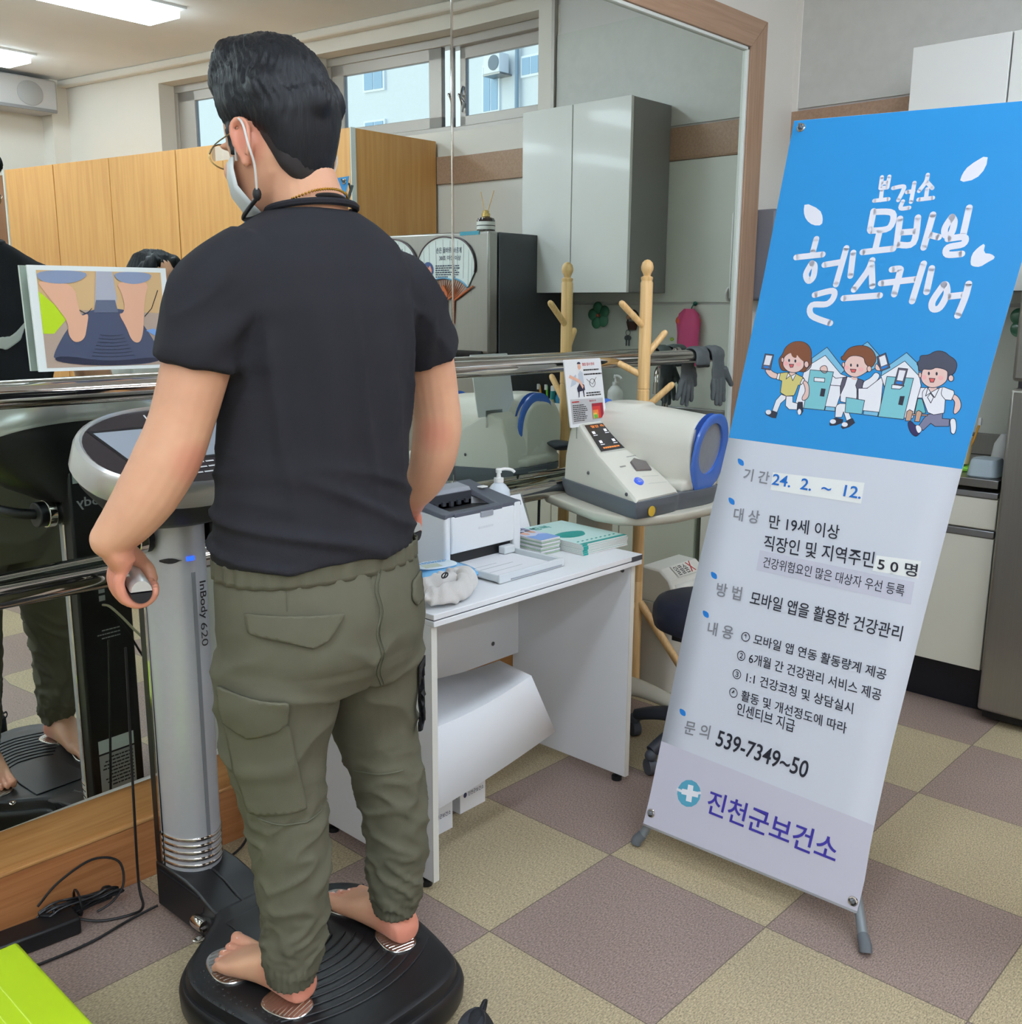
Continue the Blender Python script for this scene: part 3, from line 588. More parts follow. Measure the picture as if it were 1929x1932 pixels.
# console
tl_ = radians(31); CU, CW, CN = V((1, 0, 0)), V((0, cos(tl_), sin(tl_))), V((0, -sin(tl_), cos(tl_))); CC = V((0, .485, 1.128))
def cring(s_, n_, a=.243, b=.137): return [CC+CU*(p.x)+CW*(p.y)+CN*n_ for p in ring((0, 0, 0), a*s_ if s_ < 1.01 else a, b*s_, 48, 2.25)]
mb = MB(); mb.loft([cring(.97, -.058), cring(1.0, -.05), cring(1.0, -.004), cring(.985, .006), cring(.955, .010), cring(.93, .006), cring(.925, .0)]); cons = bs(mb, 'console_rim', silver_rim, smooth=40)
mb = MB(); mb.loft([cring(.928, .0), cring(.926, .004)]); bs(mb, 'console_face', M('console_face', (52, 46, 50), .25), smooth=0)
mb = MB()
low = [V((.10*cos(2*pi*j/48), .555+.075*sin(2*pi*j/48), .955)) for j in range(48)]
mid = [(p*.55+q*.45) for p, q in zip(cring(.93, -.10), low)]
mb.loft([cring(.975, -.056), cring(.93, -.075), mid, low]); bs(mb, 'console_underside', black_plastic, smooth=60)
def cp(u, w_, n_=.0052): return CC+CU*u+CW*w_+CN*n_
mb = MB(); mb.poly([cp(u, w_) for u, w_ in ((-.185, .062), (.185, .062), (.15, -.045), (-.15, -.045))]); scr = bs(mb, 'screen', M('lcd_screen', (150, 158, 168), .12, spec=.6, emit=.08), smooth=0)
mb = MB(); mb.poly([cp(u, w_, .0048) for u, w_ in ((-.195, .070), (.195, .070), (.155, -.050), (-.155, -.050))]); bs(mb, 'screen_bezel', ink_black, smooth=0)
mb = MB(); text_on(mb, 'InBody', cp(-.055, .088), cp(.03, .088), cp(-.055, .108), .012)
for k in range(3): dashes(mb, cp(-.10, -.068-.016*k), cp(.10-.02*k, -.068-.016*k), cp(-.10, -.060-.016*k), 1, k)
bs(mb, 'console_lettering', ink_white, smooth=0)
# back plate lettering
mb = MB(); mb.poly([(x, .6335, z) for x, z in ((-.05, .20), (.045, .20), (.045, .30), (-.05, .30))]); bs(mb, 'rating_label', M('label_silver', (150, 152, 150), .5), smooth=0)
mb = MB(); mb.poly([(x, .6335, z) for x, z in ((-.05, .305), (.045, .305), (.045, .340), (-.05, .340))]); mb.poly([(x, .6335, z) for x, z in ((-.06, 1.00), (.02, 1.00), (.02, 1.04), (-.06, 1.04))]); bs(mb, 'notice_label', M('label_pale', (190, 200, 196), .5), smooth=0)
mb = MB(); text_on(mb, 'InBody', (.055, .6336, .935), (-.055, .6336, .935), (.055, .6336, .965), .012)
dashes(mb, (.03, .6336, .60), (-.03, .6336, .60), (.03, .6336, .63), 3, 5, .3)
for z in (.72, .75, .70): mb.poly([(x, .6336, zz) for x, zz in ((-.002, z), (-.018, z), (-.018, z+.014), (-.002, z+.014))])
bs(mb, 'back_lettering', M('ink_silver', (170, 172, 172), .4), smooth=0)
mb = MB(); dashes(mb, (.04, .6340, .21), (-.045, .6340, .21), (.04, .6340, .295), 9, 6, .4); bs(mb, 'label_print', ink_black, smooth=0)
mb = MB(); mb.tube(spline([(-.01, .635, .69), (-.005, .665, .688), (.04, .668, .63), (.10, .662, .54), (.11, .66, .40), (.09, .655, .03)]), .0032, 8); bs(mb, 'data_cable', M('cable_beige', (196, 190, 160), .5))
mb = MB(); mb.tube(spline([(.01, .635, .66), (.012, .66, .655), (.055, .665, .57), (.09, .66, .48), (.095, .66, .30), (.08, .66, .02)]), .0028, 8); bs(mb, 'power_lead', black_plastic)
# handles
for sx, nm in ((-1, 'left'), (1, 'right')):
    mb = MB(); rot = Matrix.Rotation(pi/2, 4, 'Y')
    mb.tube([(sx*.066, .565, .925), (sx*.122, .565, .925)], .031, 22); h = bs(mb, 'handle', black_plastic, bevel=.003)
    mb = MB(); mb.tube([(sx*.082, .565, .925), (sx*.102, .565, .925)], .0345, 26); bs(mb, 'hinge_ring', chrome, h, bevel=.002)
    arm = spline([(sx*.105, .565, .925), (sx*.15, .545, .930), (sx*.19, .47, .940), (sx*.232, .37, .945), (sx*.262, .285, .945)], 6)
    mb = MB(); mb.tube(arm, .0125, 12); bs(mb, 'arm', black_plastic, h)
    g0, g1 = V((sx*.250, .315, .945)), V((sx*.318, .125, .943)); t = (g1-g0).normalized(); up = V((0, 0, 1)); sd = t.cross(up)
    mb = MB(); k_ = 10
    def half_shell(a0, a1, r, ro): return [[g0+(g1-g0)*f_+sd*r*s_*cos(radians(a0+(a1-a0)*j/12))+up*r*s_*1.15*sin(radians(a0+(a1-a0)*j/12)) for j in range(13)] for f_, s_ in ((0, .8), (.06, 1), (.97, 1), (1.0, .92))]
    mb.loft(half_shell(4, 176, .0185, 0)); bs(mb, 'upper_electrode', silver_rim, h, smooth=50)
    mb = MB(); mb.loft(half_shell(184, 356, .0185, 0)); bs(mb, 'grip', ink_black, h, smooth=50)
# ------------------------------------------------------------------ the man on the scale
def skin_material():
    m = bpy.data.materials.new('skin'); m.use_nodes = True; nt = m.node_tree; b = nt.nodes['Principled BSDF']; N = nt.nodes.new; L = nt.links.new
    tc = N('ShaderNodeTexCoord'); n = N('ShaderNodeTexNoise'); n.inputs['Scale'].default_value = 9; n.inputs['Detail'].default_value = 6; L(tc.outputs['Object'], n.inputs['Vector'])
    cr = N('ShaderNodeValToRGB'); cr.color_ramp.elements[0].position = .3; cr.color_ramp.elements[1].position = .7
    cr.color_ramp.elements[0].color = rgb(200, 148, 118); cr.color_ramp.elements[1].color = rgb(216, 166, 132); L(n.outputs[0], cr.inputs[0])
    # ruddier hands, feet, elbows and ears, as vertex data
    at = N('ShaderNodeAttribute'); at.attribute_name = 'ruddy'; mx = N('ShaderNodeMix'); mx.data_type = 'RGBA'
    L(at.outputs['Fac'], mx.inputs['Factor']); L(cr.outputs[0], mx.inputs['A']); mx.inputs['B'].default_value = rgb(206, 126, 106); L(mx.outputs['Result'], b.inputs['Base Color'])
    b.inputs['Roughness'].default_value = .5; b.inputs['Subsurface Weight'].default_value = .12; b.inputs['Subsurface Radius'].default_value = (.01, .004, .002); b.inputs['Subsurface Scale'].default_value = .6
    return m
SKIN = skin_material()
def hand(mb, wrist, rod_a, rod_b, out, r=.0225, flip=1):
    """a fist round the rod rod_a (little finger side) > rod_b (thumb side); out = the side the back of the hand is on"""
    t = (rod_b-rod_a).normalized(); up = V((0, 0, 1)); up = (up-t*up.dot(t)).normalized(); o = (out-t*out.dot(t)-up*out.dot(up)).normalized()
    kn = []
    for i, (s, fr, ln) in enumerate(((.018, .0086, .94), (.037, .0096, 1.05), (.0575, .0100, 1.1), (.078, .0097, 1.02))):
        c = rod_a+t*s; P = []
        for a, rad in ((126, .046), (150, .0395), (180, .0325), (212, .0295), (248, .0275), (286, .0265), (324, .026), (350, .026)):
            a2 = radians(180-a)         # 180 = straight out, 270 = under the rod
            P.append(c+o*(rad*cos(a2)*ln)+up*(-rad*sin(a2-pi)*-1 if 0 else rad*sin(pi-radians(a)+0)*1)) if 0 else P.append(c+o*(-cos(radians(a))*rad*ln)+up*(sin(radians(a))*rad*ln))
        mb.tube(spline(P, 3), [fr*1.12]*7+[fr*1.05]*7+[fr*.98]*7+[fr*.86], 10); mb.ball(P[-1], fr*.86, 6); kn.append(P[0])
    k0, k1 = kn[0], kn[3]
    # palm and back of the hand from wrist to knuckles
    rows = []
    for f, wd, th in ((-.25, .030, .026), (0, .032, .0265), (.3, .037, .027), (.6, .0415, .0255), (.85, .042, .021), (1.05, .041, .015)):
        c = wrist.lerp((k0+k1)/2, f); ax = (t*.9+(k1-k0).normalized()*.1).normalized(); d = ((k0+k1)/2-wrist).normalized(); n = ax.cross(d).normalized()
        rows.append(ring(c-o*.004, wd, th, 18, 2.3, 0, ax, n))
    mb.loft(rows)
    # heel of the palm towards the rod, and the thumb over the far end
    b = wrist.lerp(k1, .42)+t*.018-o*.004
    mb.tube(spline([wrist.lerp(k1, .2)+t*.006, b+t*.012-o*.010, rod_a+t*.108-o*.012+up*.030, rod_a+t*.112-o*.028+up*.008, rod_a+t*.100-o*.031-up*.012], 4), [.017]*5+[.0155]*4+[.0125]*4+[.0115]*3+[.009], 10)
    mb.ball(rod_a+t*.100-o*.031-up*.012, .009, 6)
    mb.tube([wrist.lerp(k0, .25)-o*.006, wrist.lerp(k0, .8)-o*.012], [.019, .017], 10)
def foot(mb, heel, toe, sx, z0):
    """heel and toe on the plate; sx = +1 right foot (big toe towards -x)"""
    h, t_ = V(heel), V(toe); d = (t_-h); L_ = d.length; d.normalize(); s = V((d.y, -d.x, 0)); up = V((0, 0, 1)); P = lambda y, x, z: h+d*(y*L_)+s*(x*sx)+up*(z0-h.z+z)
    rows = []
    for y, w_, hh, xo, zb in ((.0, .014, .024, 0, .006), (.03, .026, .045, 0, .001), (.10, .031, .064, 0, 0), (.20, .031, .076, 0, 0), (.32, .031, .078, -.001, 0), (.45, .033, .066, -.001, .0), (.58, .038, .050, .001, 0), (.70, .043, .036, .003, 0), (.78, .043, .028, .004, 0), (.83, .040, .021, .003, .002)):
        c = P(y, xo, hh/2+zb); rows.append(ring(c, w_*1.22, hh/2*1.06, 20, 2.5, 0, s, up))
    mb.loft(rows)
    for k, (x0, x1, y1, r) in enumerate(((-.031, -.036, 1.0, .0132), (-.008, -.0125, .99, .0082), (.010, .0085, .965, .0078), (.027, .0285, .925, .0074), (.042, .047, .875, .0072))):
        mb.tube(spline([P(.70, x0, .022), P(.82, (x0+x1)/2, .018 if k else .019), P(y1-.04, x1, r*1.12), P(y1-.015, x1, r*.95)], 4), [r*.95]*8+[r*1.08]*4+[r*.8], 10); mb.ball(P(y1-.02, x1, r*.95), r*.93, 6)
    mb.tube([P(.16, 0, .045), P(.15, 0, .10), P(.135, 0, .15)], [.035, .034, .033], 16)
    mb.ball(P(.17, .028, .072), .014, 6); mb.ball(P(.17, -.028, .078), .014, 6)
man = thing('person', 'man in a black t-shirt and olive cargo trousers standing barefoot on the scale', 'person', (-.855, .05, .109))
HC = V((-.884, .098, 1.698)); HT = Matrix.Translation(HC) @ Matrix.Rotation(radians(6), 4, 'Z') @ Matrix.Rotation(radians(-17), 4, 'X')
def HP(x, y, z): return HT @ V((x, y, z))
def head_rings(grow=0.0, lo=-.125, hi=.118):
    """(z, half width, front y, back y) of the skull, in head space"""
    T = ((-.118, .022, .082, .035), (-.108, .036, .092, .010), (-.092, .050, .097, -.020), (-.070, .060, .099, -.052), (-.045, .067, .100, -.072), (-.015, .072, .099, -.088), (.015, .0755, .100, -.097), (.045, .0765, .098, -.099), (.07, .073, .091, -.094), (.092, .062, .075, -.078), (.108, .044, .05, -.052), (.117, .02, .022, -.026))
    return [[HP((w_+grow)*copysignp(cos(a)), ((f+b)/2)+((f-b)/2+grow)*copysignp(sin(a)), z) for a in [2*pi*j/28 for j in range(28)]] for z, w_, f, b in T if lo <= z <= hi]
def copysignp(c, p=2.15): return math.copysign(abs(c)**(2/p), c)
RODL = (V((-1.181, .118, .943)), V((-1.113, .310, .945))); RODR = (V((-.545, .131, .943)), V((-.613, .320, .945)))
WL, WR = V((-1.212, .152, 1.035)), V((-.552, .135, 1.022))
mb = MB()
mb.loft(head_rings())
# face: nose, brows, lips, chin, ears
mb.loft([[HP(x*.011, .094+y*.008, .02) for x, y in ((-1, 0), (0, 1), (1, 0), (0, -1))], [HP(x*.013, .106+y*.012, -.02) for x, y in ((-1, 0), (0, 1), (1, 0), (0, -1))], [HP(x*.017, .110+y*.014, -.034) for x, y in ((-1, 0), (0, 1), (1, 0), (0, -1))], [HP(x*.014, .100+y*.012, -.042) for x, y in ((-1, 0), (0, 1), (1, 0), (0, -1))]])
for sx in (-1, 1):
    mb.ball(HP(.032*sx, .092, .022), .016, 6, (1.3, .6, .45)); mb.ball(HP(.045*sx, .076, -.03), .022, 8)
    e = HP(.079*sx, -.004, -.012); rx = Matrix.Rotation(radians(6), 4, 'Z') @ Matrix.Rotation(radians(-17), 4, 'X') @ Matrix.Rotation(radians(-20*sx), 4, 'Z')
    pts = [HP((.078+.010*(k > 0))*sx+.004*sx*sin(a*2), -.006+.019*cos(a), -.010+.034*sin(a)) for k, a in enumerate([radians(-70+(320)*j/14) for j in range(15)])]
    mb.tube(pts, .0052, 8); mb.ball(e, .021, 8, (.35, .75, 1.35), rx); mb.ball(HP(.080*sx, .006, -.044), .0085, 6)
mb.ball(HP(0, .094, -.068), .022, 8, (1.1, .5, .45)); mb.ball(HP(0, .082, -.10), .02, 8)
# neck, trunk (under the shirt), arms, legs (under the trousers)
mb.loft([ring((-.853, .050, 1.53), .085, .06, 24), ring((-.852, .056, 1.58), .069, .064, 24), ring((-.861, .060, 1.62), .064, .062, 24), ring((-.872, .068, 1.66), .062, .062, 24), ring((-.880, .078, 1.70), .058, .062, 24)])
mb.loft([ring((-.853, .06, z), a, b, 28, 2.3) for z, a, b in ((.75, .14, .10), (.86, .165, .115), (.95, .155, .108), (1.05, .148, .10), (1.18, .155, .105), (1.32, .165, .105), (1.42, .165, .095), (1.50, .135, .07), (1.55, .075, .05))])
armL = spline([(-.995, .052, 1.47), (-1.052, .060, 1.42), (-1.080, .068, 1.33), (-1.108, .083, 1.23), (-1.130, .096, 1.17), (-1.160, .115, 1.11), (-1.188, .135, 1.065), tuple(WL)], 4)
armR = spline([(-.705, .052, 1.47), (-.630, .058, 1.42), (-.575, .066, 1.33), (-.548, .070, 1.23), (-.540, .074, 1.17), (-.543, .084, 1.11), (-.548, .105, 1.06), tuple(WR)], 4)
def prof(n, P): return [P[min(int(k/(n-1)*(len(P)-1)), len(P)-2)]*(1-(k/(n-1)*(len(P)-1)) % 1 if k < n-1 else 0)+P[min(int(k/(n-1)*(len(P)-1))+1, len(P)-1)]*((k/(n-1)*(len(P)-1)) % 1 if k < n-1 else 1) for k in range(n)]
RA = [.052, .058, .056, .053, .055, .052, .044, .034]
mb.tube(armL, prof(len(armL), RA), 18); mb.tube(armR, prof(len(armR), [r*.93 for r in RA]), 18)
mb.ball(WL, .0335, 10); mb.ball(WR, .032, 10)
hand(mb, WL, RODL[0], RODL[1], V((-1, 0, 0))); hand(mb, WR, RODR[0], RODR[1], V((1, 0, 0)))
FZ = .1088
foot(mb, (-.968, -.012, 0), (-1.003, .243, 0), -1, FZ); foot(mb, (-.712, -.018, 0), (-.720, .242, 0), 1, FZ)
mb.tube(spline([(-.945, .065, .80), (-.952, .07, .60), (-.955, .066, .45), (-.968, .030, .17)], 4), prof(13, [.075, .06, .04, .034]), 16)
mb.tube(spline([(-.765, .06, .80), (-.735, .065, .60), (-.715, .055, .45), (-.714, .028, .19)], 4), prof(13, [.075, .06, .04, .034]), 16)
me = remeshed(mb, .0040, 2)
at = me.attributes.new('ruddy', 'FLOAT', 'POINT')
for i, v in enumerate(me.vertices):
    c = v.co; k = 0.0
    for p, r_, s_ in ((V((-1.18, .15, .96)), .10, .75), (V((-.54, .16, .95)), .10, .95), (V((-.99, .0, .13)), .10, .8), (V((-.72, -.01, .13)), .10, .8), (V((-1.0, .23, .12)), .06, .55), (V((-.72, .23, .12)), .06, .55), (V((-1.115, .045, 1.165)), .045, .6), (V((-.575, .045, 1.165)), .045, .6), (HP(-.085, 0, -.01), .05, .75), (HP(.085, 0, -.01), .05, .9)):
        d_ = (c-p).length
        if d_ < r_: k = max(k, s_*(1-(d_/r_)**2))
    at.data[i].value = k
body = link('body', me, SKIN, man, smooth=180)
# toenails
mb = MB()
for (hx, hy, sx) in ((-.999, .236, -1), (-.720, .236, 1)):
    for x, y in ((-.030, -.004), (-.009, -.006), (.009, -.013), (.024, -.022), (.036, -.033)): mb.ball((hx+x*sx, hy+y-.004, FZ+(.024 if x < -.02 else .0165)), .0062 if x < -.02 else .0042, 6, (1, 1, .3))
mb.build('toenails', M('nail', (232, 190, 172), .3), man)
# ---- t-shirt
shirt_m = M('black_cotton', (38, 38, 43), .85, spec=.25, bump=.35, bs_=(700, 700, 700), var=.06, vs_=(8, 8, 8))
mb = MB()
mb.loft([ring((cx, cy, z), a, b, 40, 2.25) for z, cx, cy, a, b in ((.972, -.862, .064, .203, .146), (.98, -.862, .064, .203, .147), (1.05, -.862, .062, .196, .135), (1.10, -.862, .060, .190, .128), (1.18, -.858, .056, .186, .122), (1.26, -.850, .052, .188, .122), (1.34, -.845, .050, .194, .124), (1.42, -.845, .047, .200, .118), (1.485, -.847, .046, .194, .104), (1.532, -.848, .048, .170, .088), (1.562, -.849, .053, .122, .076), (1.582, -.849, .058, .079, .070))])
for P, R_ in ((((-.97, .048, 1.488), (-1.035, .056, 1.442), (-1.066, .063, 1.375), (-1.080, .069, 1.318)), (.074, .080, .077, .074)), (((-.735, .048, 1.475), (-.652, .056, 1.435), (-.598, .064, 1.375), (-.568, .070, 1.316)), (.074, .078, .073, .069))):
    mb.tube(spline(P, 4), prof(13, list(R_)), 28)
mb.ball((-.998, .048, 1.474), .070, 12); mb.ball((-.70, .048, 1.468), .068, 12)
me = remeshed(mb, .006, 5)
def ridge(p): return max(0.0, 1-abs(noise.noise(p))*2.6)**1.5
def shirt_fold(c, n):
    x, y, z = c.x+.853, c.y-.06, c.z; d = .003*noise.noise(V((x*9, y*9, z*4))); back = max(0, -n.y); ax = abs(x)
    k = max(0, min(1, (1.20-z)/.14)); d += .0125*k*(ridge(V((x*4+y*3, y*3, z*17+x*4)))-.35)
    k = max(0, min(1, (1.48-z)/.12))*max(0, min(1, (z-1.0)/.2)); d += .012*k*(ridge(V((x*11+z*1.5, y*7, z*1.7)))-.35)*(1 if ax < .2 else .4)
    if ax > .12 and z > 1.27: d += .007*(ridge(V((x*8+z*9*(1 if x > 0 else -1), y*9, z*11-x*5)))-.4)*min(1, (ax-.12)/.06)
    return d
displace(me, shirt_fold); bm = bmesh.new(); bm.from_mesh(me); bmesh.ops.smooth_vert(bm, verts=bm.verts, factor=.5, use_axis_x=True, use_axis_y=True, use_axis_z=True); bm.to_mesh(me); bm.free()
shirt = link('t_shirt', me, shirt_m, man, smooth=180)
mb = MB(); rib = ring((-.849, .058, 1.583), .080, .072, 36); mb.tube([p+V((0, 0, -.012*cos(2*pi*(k-9)/36)*.9)) for k, p in enumerate(rib)]+[rib[0]+V((0, 0, 0))], .0065, 8); mb.build('collar', shirt_m, shirt)
def drape(target, pts, origin, du, dv, dirv, off, mat, name, parent, solid=.003, cuts=4, label=None):
    """a cloth patch with outline pts (u, v) laid onto the target along dirv"""
    bm = bmesh.new(); f = bm.faces.new([bm.verts.new((u, v, 0)) for u, v in pts]); bmesh.ops.triangulate(bm, faces=[f])
    for _ in range(cuts): bmesh.ops.subdivide_edges(bm, edges=[e for e in bm.edges if e.calc_length() > .012], cuts=1, use_grid_fill=True); bmesh.ops.triangulate(bm, faces=bm.faces[:])
    tree = bvh_of(target); origin = V(origin); du, dv, dirv = V(du), V(dv), V(dirv).normalized(); last = .5
    for v in bm.verts:
        p = origin+du*v.co.x+dv*v.co.y-dirv*1.0; h = tree.ray_cast(p, dirv)
        if h[0] is not None and abs(h[3]-1.0) < .25: last = h[3]
        v.co = p+dirv*(last-off)
    bmesh.ops.smooth_vert(bm, verts=bm.verts, factor=.5, use_axis_x=True, use_axis_y=True, use_axis_z=True)
    bmesh.ops.recalc_face_normals(bm, faces=bm.faces)
    if sum((f.normal.dot(dirv) for f in bm.faces)) > 0: bmesh.ops.reverse_faces(bm, faces=bm.faces)
    me = bpy.data.meshes.new(name); bm.to_mesh(me); bm.free()
    return link(name, me, mat, parent, smooth=60, solid=solid, label=label)
drape(shirt, [(-.085, .05), (-.06, -.01), (-.02, -.035), (.03, -.02), (.10, .035), (.02, .0), (-.03, .003), (-.055, .02)], (-.853, .06, 1.33), (-1, 0, 0), (0, 0, 1), (0, -1, 0), .002, M('print_white', (216, 220, 216), .7), 'chest_print', shirt, solid=.0008)
# ---- trousers
olive = M('olive_twill', (92, 90, 75), .8, spec=.25, var=.07, vs_=(14, 14, 14), bump=.25, bs_=(900, 900, 900))
mb = MB()
mb.loft([ring((-.855, cy, z), a, b, 40, 2.3) for z, cy, a, b in ((.985, .064, .190, .124), (.96, .064, .198, .130), (.92, .060, .203, .138), (.86, .054, .208, .146), (.80, .052, .210, .146), (.76, .054, .206, .140), (.72, .058, .190, .12))])
LGL = ((.80, -.955, .060, .112, .128), (.74, -.957, .062, .112, .124), (.68, -.960, .066, .106, .116), (.61, -.963, .070, .096, .106), (.545, -.962, .068, .084, .096), (.50, -.960, .062, .080, .090), (.45, -.956, .052, .076, .086), (.36, -.958, .040, .066, .078), (.27, -.962, .034, .061, .070), (.22, -.966, .031, .059, .065), (.18, -.973, .030, .052, .058), (.158, -.977, .031, .045, .050), (.140, -.978, .031, .044, .048))
LGR = ((.80, -.760, .060, .112, .128), (.74, -.752, .062, .108, .122), (.68, -.742, .066, .098, .112), (.61, -.734, .070, .086, .100), (.545, -.725, .064, .078, .092), (.50, -.718, .054, .075, .086), (.45, -.712, .044, .070, .080), (.37, -.706, .036, .064, .074), (.29, -.706, .030, .060, .067), (.235, -.709, .029, .057, .062), (.198, -.713, .028, .049, .054), (.178, -.715, .028, .043, .048), (.162, -.716, .028, .042, .046))
for T in (LGL, LGR): mb.loft([ring((cx, cy, z), a, b, 30, 2.1) for z, cx, cy, a, b in T])
me = remeshed(mb, .0055, 4)
def trouser_fold(c, n):
    x, y, z = c.x+.855, c.y, c.z; d = .003*noise.noise(V((x*10, y*10, z*7))); lx = -1 if x < 0 else 1
    a = atan2(y-.05, x-(-.11 if lx < 0 else .14))
    if z < .58 and z > .15: k = min(1, (.58-z)/.1)*min(1, (z-.15)/.04); d += .0070*k*(ridge(V((cos(a)*1.1+lx, sin(a)*1.1, z*21+.8*sin(a+lx))))-.38)+.004*k*(ridge(V((cos(a)*2+5, sin(a)*2, z*40)))-.4)*max(0, min(1, (.36-z)/.1))
    if .56 <= z < .86: k = min(1, (.86-z)/.06)*min(1, (z-.54)/.05); d += .008*k*(ridge(V((x*5*lx+z*7, y*5+3, z*8-x*6*lx)))-.38)
    if z >= .78: d += .0035*noise.noise(V((x*8, y*8, z*5+4)))+.004*(ridge(V((x*5+2, y*5, z*8+abs(x)*4)))-.4)*max(0, -n.y)
    if z < .185+(0 if lx < 0 else .02): d += .0018*sin(a*34)
    s_ = abs(x-.018)
    if y < .05 and z > .70: d -= .005*max(0, 1-s_/.010)
    return d
displace(me, trouser_fold)
trous = link('cargo_trousers', me, olive, man, smooth=180)
mb = MB(); pts = ring((-.855, .064, .962), .199, .131, 160, 2.3); mb.loft([[p+(p-V((-.855, .064, p.z))).normalized()*(.0035+.0022*sin(k*1.25))+V((0, 0, dz)) for k, p in enumerate(pts)] for dz in (-.02, -.012, 0, .01, .016)], cap=False); mb.build('waistband', olive, trous, solid=.002)
vd = V((.59, .807, 0)); ru = V((.807, -.59, 0)); oz = (-.855, .055, 0)
def flap(pts, name, off=.004, solid=.0045, d=vd): return drape(trous, pts, oz, ru, (0, 0, 1), d, off, olive, name, trous, solid=solid)
# (u across, z) as seen from behind-left
flap([(-.135, .905), (.038, .893), (.030, .875), (.012, .850), (-.018, .838), (-.06, .852), (-.128, .868)], 'back_pocket_flap')
flap([(.165, .912), (.188, .918), (.191, .865), (.172, .862), (.163, .878)], 'back_pocket_flap')
flap([(-.188, .762), (-.062, .748), (-.066, .705), (-.082, .690), (-.135, .672), (-.180, .690)], 'cargo_pocket_flap', .007, .006)
flap([(-.180, .690), (-.064, .700), (-.040, .520), (-.145, .512), (-.168, .60)], 'cargo_pocket', .002, .006)
# seams: back rise and the knee panels
def seam(P, par=trous, r=.0016, d=vd):
    tree = bvh_of(trous); Q = []
    for u, z in P:
        p = V(oz)+ru*u+V((0, 0, z))-d*1.0; h = tree.ray_cast(p, d)
        if h[0] is not None: Q.append(h[0]-d*.0012)
    mb = MB(); mb.tube(Q, r, 6); mb.build('seam', M('olive_seam', (84, 84, 68), .8), par)
seam([(.098+.004*sin(k), .975-.0125*k) for k in range(22)]); seam([(.104+.004*sin(k), .975-.0125*k) for k in range(22)], r=.0012)
seam([(-.060, .97-.008*k) for k in range(9)], r=.001)
seam([(-.130+.0125*k, .505-.012*sin(k*.26)) for k in range(12)], r=.002); seam([(.050+.012*k, .505+.001*k) for k in range(9)], r=.002)
tab = M('black_webbing', (24, 24, 26), .7)
drape(trous, [(.178, .735), (.196, .745), (.194, .60), (.182, .575)], oz, ru, (0, 0, 1), vd, .006, tab, 'webbing_strap', trous, solid=.003)
# ---- hair
hair_m = M('black_hair', (17, 20, 25), .45, spec=.35, var=.25, vs_=(160, 160, 14), bump=.6, bs_=(420, 420, 30))
mb = MB()
def hr(z, wx, f, b): return [HP(wx*copysignp(cos(a)), (f+b)/2+(f-b)/2*copysignp(sin(a)), z) for a in [2*pi*j/32 for j in range(32)]]
mb.loft([hr(.020, .080, .050, -.104), hr(.035, .086, .080, -.114), hr(.06, .091, .088, -.118), hr(.09, .089, .094, -.115), hr(.118, .083, .092, -.104), hr(.150, .070, .084, -.080), hr(.172, .046, .080, -.040), hr(.186, .018, .045, .0)])
mb.loft([hr(-.092, .022, -.045, -.066), hr(-.075, .044, -.035, -.078), hr(-.05, .060, -.02, -.091), hr(-.02, .071, -.014, -.104), hr(.01, .084, .004, -.114), hr(.04, .091, .02, -.118)])
for x, y, z, r_ in ((-.02, .050, .126, .048), (.025, .048, .126, .046), (0, .036, .146, .046), (-.035, .02, .136, .046), (.03, -.03, .118, .052), (-.02, -.05, .10, .052), (.055, .02, .085, .04), (.06, -.055, .05, .045), (-.055, -.06, .055, .04), (-.0, -.085, .03, .042)): mb.ball(HP(x, y, z), r_, 10)
for sx in (-1, 1): mb.loft([[HP(sx*.074+dx*.004, .030+dy*.012, z) for dx, dy in ((-1, -1), (1, -1), (1, 1), (-1, 1))] for z in (-.022, .0, .03)])
me = remeshed(mb, .0048, 3); HTI = HT.inverted()
def strand(c, n):
    q = HTI @ c; a = atan2(q.x, q.y-.01); k = noise.noise(V((a*13, q.z*9, 2)))
    f = max(.15, min(1, (q.z+.03)/.06)); return f*(.0026*k+.0016*sin(a*52+9*noise.noise(V((q.x*16, q.y*16, q.z*22))))+.0022*noise.noise(V((q.x*80, q.y*80, q.z*18))))
displace(me, strand); link('hair', me, hair_m, man, smooth=180)
# short clipped hair at the nape, fading out
fade = M('clipped_hair', (44, 40, 40), .8)
mb = MB(); mb.loft([hr(-.10, .018, -.045, -.060), hr(-.084, .042, -.035, -.0725), hr(-.066, .056, -.026, -.081), hr(-.04, .064, -.018, -.086), hr(-.01, .0735, -.005, -.0945), hr(.02, .077, .0, -.099)]); fd = remeshed(mb, .005, 3); link('clipped_nape', fd, fade, man, smooth=180)
